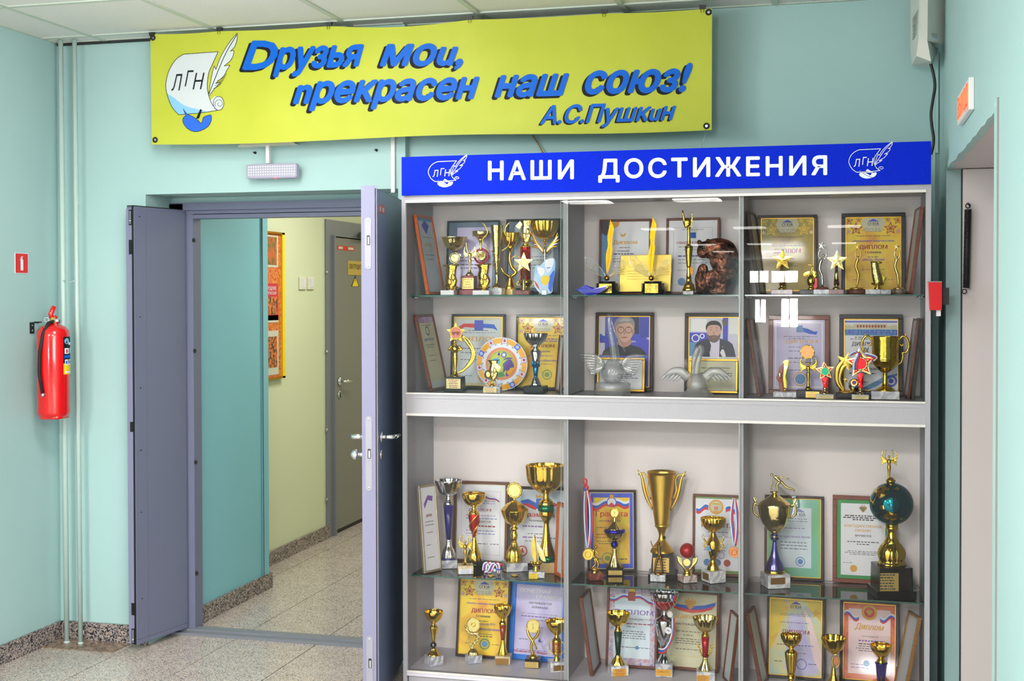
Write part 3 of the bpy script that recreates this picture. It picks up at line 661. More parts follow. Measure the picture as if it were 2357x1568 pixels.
poly_px(q, SLIPPER, 'logo_blue', b_fn, .0015); line_px(q, SLIPPER+[SLIPPER[0]], 1.1, 'black_print', b_fn, .0018)
poly_px(q, [(461, 251), (465, 253), (458, 273), (451, 273)], 'black_print', b_fn, .0018)
for s, x0, y0, x1, y1, sz in (('Л', 394, 209, 420, 208, 52), ('Г', 425, 199, 446, 198, 50), ('Н', 443, 206, 471, 205, 52)): text_px(q, s, x0, y0, x1, y1, sz, 'black_print', b_fn, .3, -.008, 0, 0, .0018)
lbl(BW(q, ban).done('emblem'), 'printed emblem of a scroll, quill and slipper')
for x, y in ((352, 87), (357, 322), (1631, 28), (1626, 290)):
    v = Vector(b_fn(x, y, .001)); q = MB(); q.ring((v.x, v.y, v.z), .009, .004, 'rubber', 18, 8); q.disc((v.x, v.y+.0005, v.z), .006, .001, 'steel', 12); BW(q, ban).done('eyelet')
for i, x in enumerate(CLIPS):
    y = b_top(x)-2 if i else 81
    v = onY(x, y, banner_y(x, y)); nm = ['by the left corner of the banner', 'above the quill of the banner', 'above the end of the first word of the banner', 'at the middle of the banner top', 'above the last word of the banner', 'by the right corner of the banner'][i]
    t = thing('binder_clip', 'small black binder clip '+nm, 'clip', v, 0, 'binder clips holding the banner')
    q = MB(); q.hexa([(-.0125, -.002, -.004), (.0125, -.002, -.004), (.0125, .004, -.004), (-.0125, .004, -.004), (-.0125, -.007, .012), (.0125, -.007, .012), (.0125, .009, .012), (-.0125, .009, .012)], 'black'); q.build('jaw', t)
    for sg in (-1, 1): q = MB(); q.tube([(sg*.003, -.004, -.003), (sg*.007, -.006, -.012), (sg*.003, -.006, -.018)], 'black', .0009, 6); q.build('wire_lever', t)
for i in range(1):
    v = onY(1623, 296, 5.12); e = onY(1613, 343, 5.12); q = MB(); q.tube([v, (v+e)/2+Vector((.004, 0, 0)), e], 'steel', .0006, 6); tag(q.build('thread'), 'thin loose thread hanging from the lower right banner eyelet', 'thread')
v0, v1, v2 = onY(1226, 312, 5.29), onY(1238, 330, 5.29), onY(1250, 352, 5.28)
q = MB(); q.tube([v0, v1, v2], 'wood_tan', .003, 6); tag(q.build('cable'), 'short brown cable on the wall between banner and blue sign', 'cable')
# ================================================================ wall fittings
def put(name, label, cat, p, group=None): return thing(name, label, cat, p, 0, group)
p = onY(910, 380, WY); t = put('cable_trunking', 'white vertical cable trunking on the wall between banner and trophy cabinet', 'trunking', p)
z1 = onY(910, 250, WY).z-p.z; z0 = onY(910, 444, WY).z-p.z
x0 = onY(902, 380, WY).x-p.x; x1 = onY(911, 380, WY).x-p.x
q = MB(); q.bbox((x0, -.014, z0), (x1, -.001, z1), 'white_plastic', .001); q.build('cover', t)
for i, (x, y, s) in enumerate(((588, 352, 'left'), (867, 346, 'right'))):
    p = onY(x, y, WY); t = put('wall_hook', 'small black screw hook under the banner, %s' % ('left of the emergency lamp stem' if i == 0 else 'left of the white trunking'), 'hook', p, 'screw hooks under the banner')
    q = MB(); q.tube([(0, 0, 0), (0, -.02, 0), (.004, -.024, 0)], 'black', .003, 8); q.ball((0, -.002, 0), .006, 'black', 8, 6); q.build('hook', t)
# emergency lamp with its mount
p = onY(615, 335, 5.2); t = put('emergency_lamp', 'white LED emergency lamp bar hanging above the doorway on a short stem', 'lamp', p)
k = (Vector(p)-Vector((0, 0, CH))).dot(AF)/CF
q = MB(); q.add([((a-615)*k, y, -(b_-335)*k) for y in (-.02, .05) for a, b_ in curve_pts([(545, 336), (560, 329), (620, 325), (680, 329), (690, 334)], 3)], [], 'cream_plastic')
prof = curve_pts([(545, 337), (556, 330), (615, 325), (676, 328), (690, 334)], 4)
q.poly([((a-617)*k, -(b_-335)*k) for a, b_ in prof], .015, .05, 'cream_plastic'); q.build('mount_plate', t)
q = MB(); q.bbox((-.008, .0, -.078), (.008, .02, .0), 'white_plastic', .001); q.build('stem', t)
x0, x1, z0, z1 = (565-615)*k, (690-615)*k, -(411-335)*k, -(378-335)*k
q = MB(); q.bbox((x0, -.015, z0), (x1, .025, z1), 'lilac_plastic', .006); q.build('lamp_body', t)
mat('led', (214, 212, 222), .3); mat('led_panel', (160, 158, 174), .4)
q = MB(); q.box((x0+.008, -.0162, z0+.009), (x1-.012, -.015, z1-.006), 'led_panel')
for i in range(20):
    for j in range(4): q.box((x0+.012+i*.0113, -.0172, z0+.013+j*.0115), (x0+.018+i*.0113, -.0162, z0+.019+j*.0115), 'led')
q.build('led_panel', t)
mat('red_led', (255, 30, 30), .3, emit=((255, 30, 20), 12))
q = MB(); q.ball(((638-615)*k, -.012, z0-.001), .003, 'red_led', 8, 6); q.build('indicator', t)
# pipes
for i, (xa, ya, xb, yb, rr) in enumerate(((139.3, 101, 154, 1478, 6.2), (171.4, 101, 185.5, 1480, 5.6))):
    a = onY(xa, ya, 5.19); t = thing('heating_pipe', ('left' if i == 0 else 'right')+' one of two pale green painted vertical pipes in the room corner', 'pipe', (onY(xb, yb, 5.19).x, 5.19, 0), 0, 'corner heating pipes')
    ztop = CEIL_Z; xt = a.x-onY(xb, yb, 5.19).x
    q = MB(); q.tube([(xt, 0, ztop), (xt*.5, 0, 1.4), (0, 0, -.002)], 'pipe_paint', rr*.00185, 14); q.build('pipe', t)
    q = MB(); q.lathe([(rr*.0023, 0), (rr*.0024, .004), (rr*.0019, .01)], 'pipe_paint', 14); q.build('collar', t)
    q = MB()
    zz = [2.46, 1.0] if i == 0 else [2.02]
    for z in zz: q = MB(); q.ring((0+xt*z/ztop, 0, z), .0115, .0012, 'cream_plastic', 14, 6); q.build('wire_wrap', t)
p = onY(158, 650, 5.185); q = MB(); q.tube([onY(146, 646, 5.178), onY(158, 650, 5.178), onY(175, 646, 5.178)], 'pipe_paint', .002, 6); tag(q.build('wire_tie'), 'thin painted wire tied across the two corner pipes', 'wire')
q = MB(); q.box((-3.53, 5.09, 0), (-3.16, 5.245, .004), 'marble_brown'); tag(q.build('cement_patch'), 'brown cement patch on the floor around the pipe feet', 'patch')
# fire sign
a = onX(33, 582, WL); b_ = onX(64, 630, WL); t = thing('fire_sign', 'small red square wall sign with a white extinguisher pictogram', 'sign', (WL, (a.y+b_.y)/2, (a.z+b_.z)/2))
w = (b_.y-a.y)/2; h = (a.z-b_.z)/2
q = MB(); q.box((.001, -w, -h), (.003, w, h), 'white_print'); q.box((.003, -w*.93, -h*.95), (.0035, w*.93, h*.95), 'red_print'); q.build('panel', t)
q = MB(); F_ = lambda pts: q.add([(.004, u*w, v*h) for u, v in pts], [tuple(range(len(pts)))], 'white_print')
F_([(-.2, -.7), (.2, -.7), (.2, .3), (.12, .42), (-.12, .42), (-.2, .3)]); F_([(-.08, .42), (.08, .42), (.08, .6), (-.08, .6)]); F_([(-.3, .3), (-.24, .3), (-.08, .55), (.16, .62), (.16, .7), (-.1, .66)]); q.build('pictogram', t)
# fire extinguisher on its bracket
ep = onX(124, 960, WL+.115); t = thing('fire_extinguisher', 'red fire extinguisher with black hose hanging on the left wall beside the pipes', 'fire extinguisher', ep, math.radians(35))
k = (Vector(ep)-Vector((0, 0, CH))).dot(AF)/CF; ZZ = lambda y: (962-y)*k
q = MB(); q.lathe([(0, ZZ(962)), (30*k, ZZ(962)), (35*k, ZZ(957)), (36.5*k, ZZ(950)), (36.5*k, ZZ(775)), (35*k, ZZ(763)), (27*k, ZZ(754)), (14*k, ZZ(749)), (9*k, ZZ(745))], 'red_enamel', 36)
q.ring((0, 0, 0), .001, .001, 'red_enamel', 8, 4); q.build('cylinder', t)
q = MB(); q.lathe([(33*k, ZZ(965)), (34*k, ZZ(962)), (34*k, ZZ(958))], 'red_enamel', 24, n=5, amp=.12); q.build('foot_ring', t)
q = MB(); q.lathe([(9*k, ZZ(747)), (9*k, ZZ(741)), (6*k, ZZ(739)), (6*k, ZZ(733))], 'brass_plate', 14); q.tube([(0, 0, ZZ(740)), (16*k, -4*k, ZZ(741))], 'chrome', 6*k, 12); q.build('valve', t)
q = MB(); q.tube([(-2*k, 0, ZZ(736)), (-5*k, 0, ZZ(725)), (3*k, 0, ZZ(707))], 'red_enamel', [5*k, 6*k, 5*k], 8, .45); q.tube([(-2*k, 0, ZZ(738)), (8*k, 0, ZZ(730))], 'red_enamel', 4*k, 8, .5); q.build('lever', t)
q = MB(); q.ring((-14*k, 0, ZZ(738)), 5*k, .7*k, 'steel', 16, 6); q.build('pin_ring', t)
q = MB(); q.tube([(0, -6*k, ZZ(742)), (-10*k, -20*k, ZZ(745)), (-22*k, -28*k, ZZ(768)), (-30*k, -27*k, ZZ(815)), (-31*k, -27*k, ZZ(860)), (-24*k, -31*k, ZZ(905))], 'rubber', 4*k, 10); q.tube([(-24*k, -31*k, ZZ(905)), (-22.5*k, -32*k, ZZ(912))], 'steel', 4.4*k, 10); q.build('hose', t)
q = MB()
def cyl(a0, a1, y0, y1, mt, e=.3):
    n = 8; V = [((36.5+e)*k*math.sin(a0+(a1-a0)*i/n), -(36.5+e)*k*math.cos(a0+(a1-a0)*i/n), ZZ(y)) for y in (y1, y0) for i in range(n+1)]
    q.add(V, [(i, i+1, n+2+i, n+1+i) for i in range(n)], mt)
A0 = .62
cyl(A0, A0+2.1, 777, 838, 'black_print'); cyl(A0, A0+2.1, 838, 863, 'yellow_label'); cyl(A0+.05, A0+1.9, 819, 826, 'blue_print', .5)
for a0, y0, y1, mt in ((.08, 803, 816, 'white_print'), (.62, 803, 816, 'white_print'), (.1, 829, 842, 'white_print'), (.48, 829, 842, 'white_print'), (.86, 829, 842, 'white_print'), (.1, 856, 860, 'white_print'), (.45, 790, 796, 'white_print')):
    cyl(A0+a0, A0+a0+(.42 if y0 == 803 else 1.5 if y0 == 856 else .5 if y0 == 790 else .3), y0, y1, mt, .5)
cyl(A0+.2, A0+.35, 806, 814, 'red_print', .7); cyl(A0+.16, A0+.3, 832, 839, 'logo_blue', .7); cyl(A0+.54, A0+.68, 832, 839, 'logo_blue', .7)
n = 12; q.add([((37.1)*k*math.sin(A0+.28+.22*math.cos(2*math.pi*i/n)), -(37.1)*k*math.cos(A0+.28+.22*math.cos(2*math.pi*i/n)), ZZ(787-7*math.sin(2*math.pi*i/n))) for i in range(n)], [tuple(range(n))], 'logo_sky')
lbl(q.build('label', t), 'black and yellow instruction label')
bp = onX(73, 755, WL); t = thing('extinguisher_bracket', 'black steel wall bracket with two screws holding the red extinguisher', 'bracket', bp)
q = MB(); h = 13*k; q.box((.0005, -.016, -h), (.003, .016, h), 'black'); q.build('plate', t)
q = MB(); q.tube([(.002, .016, h), (.03, .03, h), (ep.x-bp.x-.035, ep.y-bp.y-.07, h)], 'black', .003, 8); q.build('arm', t)
q = MB(); [q.ball((.003, 0, s*h*.45), .003, 'steel', 8, 6) for s in (-1, 1)]; q.build('screw', t)
# right hand wall: exit sign, spring, call point, wall unit, cable
ye0, ye1 = onX(2204, 230, WR-.016).y, onX(2230, 190, WR-.016).y
zt = onX(2204, 222, WR-.016).z; zb = onX(2204, 290, WR-.016).z
ymid = (ye0+ye1)/2; hw_ = abs(ye0-ye1)/2; t = thing('exit_sign', 'lit orange exit sign in a white case on the right wall above the doorway', 'sign', (WR, ymid, (zt+zb)/2)); h = (zt-zb)/2
q = MB(); q.bbox((-.016, -hw_, -h), (-.0005, hw_, h), 'white_plastic', .002); q.build('case', t)
mat('exit_glow', (255, 120, 70), .4, emit=((255, 112, 64), 1.1)); mat('exit_letters', (224, 60, 40), .4, emit=((226, 52, 30), .7))
q = MB(); q.box((-.0175, -hw_+.012, -h+.014), (-.016, hw_-.012, h-.014), 'exit_glow'); q.build('lit_panel', t)
V, F, w = text_geo('ВЫХОД', 0, .01); q = MB(); s_ = (2*hw_-.05)/w; q.add([(-.018, hw_-.025-p[0]*s_, -.03+p[1]*.09) for p in V], F, 'exit_letters'); q.build('lettering', t)
p = onY(2228, 468, 4.88); t = thing('door_spring', 'long black coil spring hanging on a hook from the beige door panel on the right', 'spring', p)
k = (Vector(p)-Vector((0, 0, CH))).dot(AF)/CF
q = MB(); V = []; n = 90
q.tube([(0, 0, -14*k), (-3*k, 0, -195*k)], 'black', 6.6*k, 12)
q.tube([((7.3*k)*math.cos(i*math.pi/4)-3*k*i/(8*60), (7.3*k)*math.sin(i*math.pi/4), -14*k-181*k*i/(8*60)) for i in range(8*60+1)], 'black', 1.1*k, 5); q.build('coil', t)
q = MB(); q.ring((-7*k, 0, -203*k), 5*k, 1.3*k, 'black', 14, 6); q.build('end_loop', t)
q = MB(); q.ring((0, 0, -6*k), 5*k, 1.4*k, 'black', 14, 6); q.tube([(0, .025, 0), (0, 0, 0), (4*k, -.004, -8*k)], 'black', 1.6*k, 8); q.build('hook', t)
p = onY(2158, 682, 4.76); t = thing('fire_call_point', 'red fire alarm call point on the wall edge right of the cabinet', 'alarm', (WR, 4.77, p.z))
k = (Vector(p)-Vector((0, 0, CH))).dot(AF)/CF; a = onY(2135, 682, 4.77).x-WR; b_ = onY(2166, 682, 4.77).x-WR
t.location = (WR, 4.98, p.z)
t.location = (.335, 4.785, p.z); a = onY(2135, 682, 4.785).x-.335; b_ = onY(2166, 682, 4.785).x-.335
q = MB(); q.hexa([(a+3*k, -.04, -32*k), (b_, -.04, -32*k), (b_, .04, -32*k), (a+3*k, .04, -32*k), (a, -.04, 32*k), (b_, -.04, 32*k), (b_, .04, 32*k), (a, .04, 32*k)], 'red_enamel'); q.build('housing', t)
q = MB(); q.box((a, -.038, 32*k), (b_, .038, 34.5*k), 'grey_metal'); q.build('cover', t)
q = MB(); q.box((b_-.016, -.02, -46*k), (b_-.002, .01, -32*k), 'white_plastic'); q.box((b_, .0, -.03), (WR-.335, .035, .03), 'black'); q.build('cable_gland', t)
# wall mounted telephone exchange box in the upper right corner
p = onY(2140, 150, 5.02); t = thing('wall_unit', 'grey plastic telephone exchange box in the upper corner above the cabinet', 'electrical box', p)
k = (Vector(p)-Vector((0, 0, CH))).dot(AF)/CF
X_ = lambda x: (x-2140)*k
Z_ = lambda y: (150-y)*k
mat('unit_grey', (214, 212, 204), .45)
q = MB()
zt_ = CEIL_Z-p.z-.03
q.hexa([(X_(2109), -.05, Z_(133)), (X_(2141), -.05, Z_(147)), (X_(2150), .15, Z_(140)), (X_(2107), .2, Z_(128)), (X_(2113), -.07, Z_(95)), (X_(2132), -.07, Z_(102)), (X_(2165), .15, Z_(96)), (X_(2103), .2, Z_(88))], 'unit_grey')
q.hexa([(X_(2113), -.07, Z_(95)), (X_(2132), -.07, Z_(102)), (X_(2174), .05, Z_(96)), (X_(2103), .2, Z_(88)), (X_(2115), -.07, zt_), (X_(2133), -.07, zt_), (X_(2178), .05, zt_), (X_(2103), .2, zt_)], 'unit_grey')
q.build('case', t)
q = MB(); q.box((X_(2178), .0, Z_(88)), (X_(2184), .12, zt_), 'black'); q.build('back_plate', t)
q = MB()
for i in range(9): q.tube([(X_(2104)+.002, .1, Z_(78-i*6)), (X_(2111)+.002, -.03, Z_(80-i*6-4)), (X_(2116), -.0705, Z_(76-i*6-4))], 'grey_metal', .0012, 5)
q.build('vent_slots', t)
def on_side(u, z): return (X_(2132)+(X_(2174)-X_(2132))*u, -.07+.12*u-.0012, z)
q = MB()
for u0, u1, y0, y1, mt in ((.2, .62, 95, 53, 'white_print'), (.22, .56, 48, 29, 'white_print'), (.62, .9, 32, 24, 'black')):
    q.add([on_side(u0, Z_(y0)), on_side(u1, Z_(y0)), on_side(u1, Z_(y1)), on_side(u0, Z_(y1))], [(0, 1, 2, 3)], mt)
for i in range(7): q.add([(x, y-.0006, z) for x, y, z in (on_side(.25+i*.05, Z_(92)), on_side(.27+i*.05, Z_(92)), on_side(.27+i*.05, Z_(60+i*2)), on_side(.25+i*.05, Z_(60+i*2)))], [(0, 1, 2, 3)], 'grey_metal')
for i in range(6): q.add([(x, y-.0006, z) for x, y, z in (on_side(.27+.14*(i % 2), Z_(47-i*3)), on_side(.36+.14*(i % 2), Z_(47-i*3)), on_side(.36+.14*(i % 2), Z_(45-i*3)), on_side(.27+.14*(i % 2), Z_(45-i*3)))], [(0, 1, 2, 3)], 'black')
lbl(q.build('stickers', t), 'white data stickers with small dark print')
pts = [(2141, 143), (2149, 172), (2152, 200), (2147, 232), (2143, 262), (2145, 290), (2149, 318), (2147, 340), (2142, 356)]
q = MB(); q.tube([onY(x, y, 5.06) for x, y in curve_pts(pts, 4)], 'black', .0055, 8); tag(q.build('black_cable'), 'black cable running down from the corner box behind the cabinet', 'cable')
for i, (x, y0, y1, w_) in enumerate(((2157, 120, 352, 5), (2150, 350, 900, 4))):
    a = onY(x, y0, 5.29); b_ = onY(x, y1, 5.29); q = MB(); q.box((a.x-w_*.001, 5.285, b_.z), (a.x+w_*.001, 5.304, a.z), 'teal_paint'); tag(q.build('conduit'), ('upper' if i == 0 else 'lower')+' painted conduit in the wall corner right of the cabinet', 'conduit', 'painted conduits')
# ================================================================ trophy cabinet
XL, XR, YF, YB = -1.685, .299, 4.8, 5.156
D1, D2 = -1.031, -.3675
S1, S2, S3, S4 = 1.595, 1.2085, .482, .113
cab = thing('display_cabinet', 'tall pale grey laminate display cabinet with sliding glass doors full of trophies', 'cabinet', ((XL+XR)/2, YF, 0))
def cpart(name, boxes, mt, parent=None, label=None, f=None):
    q = MB()
    for b_ in boxes: q.box(b_[0], b_[1], mt)
    if f: f(q)
    q.M = Matrix.Translation(-Vector(cab.location)); o = q.build(name, cab if parent is None else parent)
    if label: lbl(o, label)
    return o
mat('laminate_top', (206, 202, 212), .38, spec=.4)
cpart('side_panel', [((XL, YF, 0), (XL+.016, YB, 1.985))], 'laminate'); cpart('side_panel', [((XR-.016, YF, 0), (XR, YB, 1.985))], 'laminate')
for d in (D1, D2):
    cpart('divider', [((d-.008, YF+.024, 1.21), (d+.008, YB-.006, 1.968)), ((d-.008, YF+.024, S4), (d+.008, YB-.006, 1.122)), ((d-.008, YF+.024, 0), (d+.008, YB-.006, .09))], 'laminate')
    cpart('divider_edge', [((d-.0085, YF+.022, 1.212), (d+.0085, YF+.0242, 1.96)), ((d-.0085, YF+.022, .114), (d+.0085, YF+.0242, 1.122))], 'laminate')
cpart('top_panel', [((XL+.016, YF, 1.968), (XR-.016, YB, 1.985))], 'laminate')
cpart('middle_panel', [((XL+.016, YF+.002, 1.19), (XR-.016, YB-.006, 1.2065)), ((XL+.016, YF+.004, 1.122), (XR-.016, YB-.006, 1.13)), ((XL+.016, YF+.004, 1.13), (XR-.016, YF+.02, 1.19))], 'laminate')
cpart('bottom_panel', [((XL+.016, YF, .092), (XR-.016, YB-.006, S4-.0005))], 'laminate_top'); cpart('plinth', [((XL+.02, YF+.012, 0), (XR-.016, YF+.028, .09))], 'laminate')
cpart('back_panel', [((XL+.016, YB-.006, 0), (XR-.016, YB, 1.985))], 'laminate_in')
for z0, z1 in ((1.958, 1.9675), (1.2065, 1.2125), (1.1215, 1.131), (.1065, .1135)):
    cpart('door_rail', [((XL+.0165, YF-.003, z0), (XR-.0165, YF+.0035, z1)), ((XL+.0165, YF+.0105, z0+.0006), (XR-.0165, YF+.0155, z1-.001)), ((XL+.0165, YF+.0222, z0+.0006), (XR-.0165, YF+.026, z1-.001)), ((XL+.0165, YF+.0035, z0+.0006), (XR-.0165, YF+.0222, z0+.0016) if z0 < 1.9 else (XR-.0165, YF+.0222, z0+.0090))], 'cream_rail', label='cream plastic sliding door rail')
for x, y in ((1142, 463), (1517, 457), (1932, 450)):
    v = onY(x, y, 4.93); v.z = 1.968
    def dl(q, v=v): q.lathe([(.0, v.z-.004), (.028, v.z-.004), (.032, v.z-.009), (.042, v.z-.005), (.044, v.z-.0002)], 'steel', 24, cx=v.x, cy=v.y)
    q = MB(); dl(q); q.M = Matrix.Translation(-Vector(cab.location)); q.build('downlight', cab)
BAYS = [(XL+.016, D1-.008), (D1+.008, D2-.008), (D2+.008, XR-.016)]
for zs in (S1, S3):
    for a, b_ in BAYS:
        sh = cpart('glass_shelf', [((a+.003, YF+.05, zs-.005), (b_-.003, YB-.012, zs))], 'shelf_glass')
        cpart('shelf_edge', [((a+.003, YF+.0485, zs-.0052), (b_-.003, YF+.05, zs))], 'glass_edge', label='dark green cut edge of the glass shelf')
        for xx in (a, b_):
            for yy in (YF+.085, YB-.06):
                q = MB(); s_ = 1 if xx == a else -1; q.tube([(xx, yy, zs-.009), (xx+.018*s_, yy, zs-.009)], 'steel', .004, 8); q.ball((xx+.018*s_, yy, zs-.009), .0055, 'chrome', 8, 6); q.M = Matrix.Translation(-Vector(cab.location)); q.build('shelf_pin', cab)
for z0, z1 in ((1.2095, 1.962), (.112, 1.126)):
    for i, (a, b_) in enumerate(((XL+.017, D1+.012), (D1-.018, D2-.004), (D2-.006, XR-.017))):
        y = YF+.005 if i != 1 else YF+.017
        q = MB(); q.box((a, y, z0), (b_, y+.004, z1), 'door_glass')
        q.M = Matrix.Translation(-Vector(cab.location)); g = q.build('glass_door', cab)
        mat('glass_edge2', (190, 206, 202), .2)
        for e in (a, b_): q = MB(); q.box((e-.0006, y-.0002, z0), (e+.0006, y+.0042, z1), 'glass_edge2'); q.M = Matrix.Translation(-Vector(cab.location)); q.build('polished_edge', g)
# blue sign on top
sg = thing('cabinet_sign', 'long blue sign board with white capital lettering along the cabinet top', 'sign', ((XL+XR)/2, 4.785, 1.986))
q = MB(); a, b_ = onY(924.3, 400, 4.785).x, onY(2143.2, 380, 4.785).x
q.box((a-sg.location.x, 0, 0), (b_-sg.location.x, .012, 2.137-1.986), 'sign_blue'); q.build('board', sg)
def s_fn(x, y, off=0): v = onY(x, y, 4.784-off); return (v.x, v.y, v.z)
q = MB(); text_px(q, 'НАШИ', 1123, 414, 1321, 411, 58, 'white_print', s_fn, 0, .055, spacing=1.25, res=3); BW(q, sg).done('lettering'); q = MB(); text_px(q, 'ДОСТИЖЕНИЯ', 1377, 410, 1904, 401.5, 58.5, 'white_print', s_fn, 0, .055, spacing=1.22, res=3)
BW(q, sg).done('lettering')
for ox, oy, k in ((986, 431, .55), (1954, 411, .62)):
    tr = lambda P: [(ox+(x-382)*k, oy-(303-y)*k*.6+ (0)) for x, y in P]
    tr = lambda P, ox=ox, oy=oy, k=k: [(ox+(x-382)*k*.98, oy-(303-y)*k*.60) for x, y in P]
    q = MB(); line_px(q, tr(SCROLL+[SCROLL[0]]), 1.5, 'white_print', s_fn, .0005); line_px(q, tr(FEATHER+[FEATHER[0]]), 1.3, 'white_print', s_fn, .0005); line_px(q, tr(SPIRAL), 1.2, 'white_print', s_fn, .0005)
    line_px(q, tr(curve_pts([(545, 80), (520, 122), (500, 168), (481, 216)], 4)), 1.3, 'white_print', s_fn, .0005); poly_px(q, tr(SLIPPER), 'white_print', s_fn, .0005)
    poly_px(q, tr([(440, 268), (452, 244), (474, 266)]), 'white_print', s_fn, .0005); line_px(q, tr([(424, 258), (450, 285), (470, 296)]), 1, 'sign_blue', s_fn, .0009)
    b1 = tr([(400, 222), (425, 221), (432, 210), (450, 209), (450, 218), (475, 216)])
    for s, (x0, y0), (x1, y1) in (('Л', b1[0], b1[1]), ('Г', b1[2], b1[3]), ('Н', b1[4], b1[5])): text_px(q, s, x0, y0+3, x1, y1+3, 31*k/.55*.7, 'white_print', s_fn, .15, -.012, 0, 0, .0005)
    lbl(BW(q, sg).done('emblem'), 'white outline emblem of a scroll and quill')
# ================================================================ things in the cabinet
ZONE = {'A': (920, 430, 5.8075), 'B': (1300, 430, 5.612), 'C': (1700, 430, 5.124), 'D': (920, 690, 5.8925), 'E': (1300, 690, 5.612), 'F': (1700, 690, 5.0587),
        'G': (920, 1040, 5.2275), 'H': (1300, 1040, 4.9), 'I': (1700, 1000, 3.92), 'J': (920, 1300, 5.85), 'K': (1300, 1320, 5.612), 'L': (1700, 1340, 5.124)}
SHELF = {'A': S1, 'B': S1, 'C': S1, 'D': S2, 'E': S2, 'F': S2, 'G': S3, 'H': S3, 'I': S3, 'J': S4, 'K': S4, 'L': S4}
BAY = {z: BAYS['ABC'.index(z)] if z in 'ABC' else BAYS['DEF'.index(z)] if z in 'DEF' else BAYS['GHI'.index(z)] if z in 'GHI' else BAYS['JKL'.index(z)] for z in ZONE}
def zp(z, x, y): a, b_, s = ZONE[z]; return a+x/s, b_+y/s
_names = {}
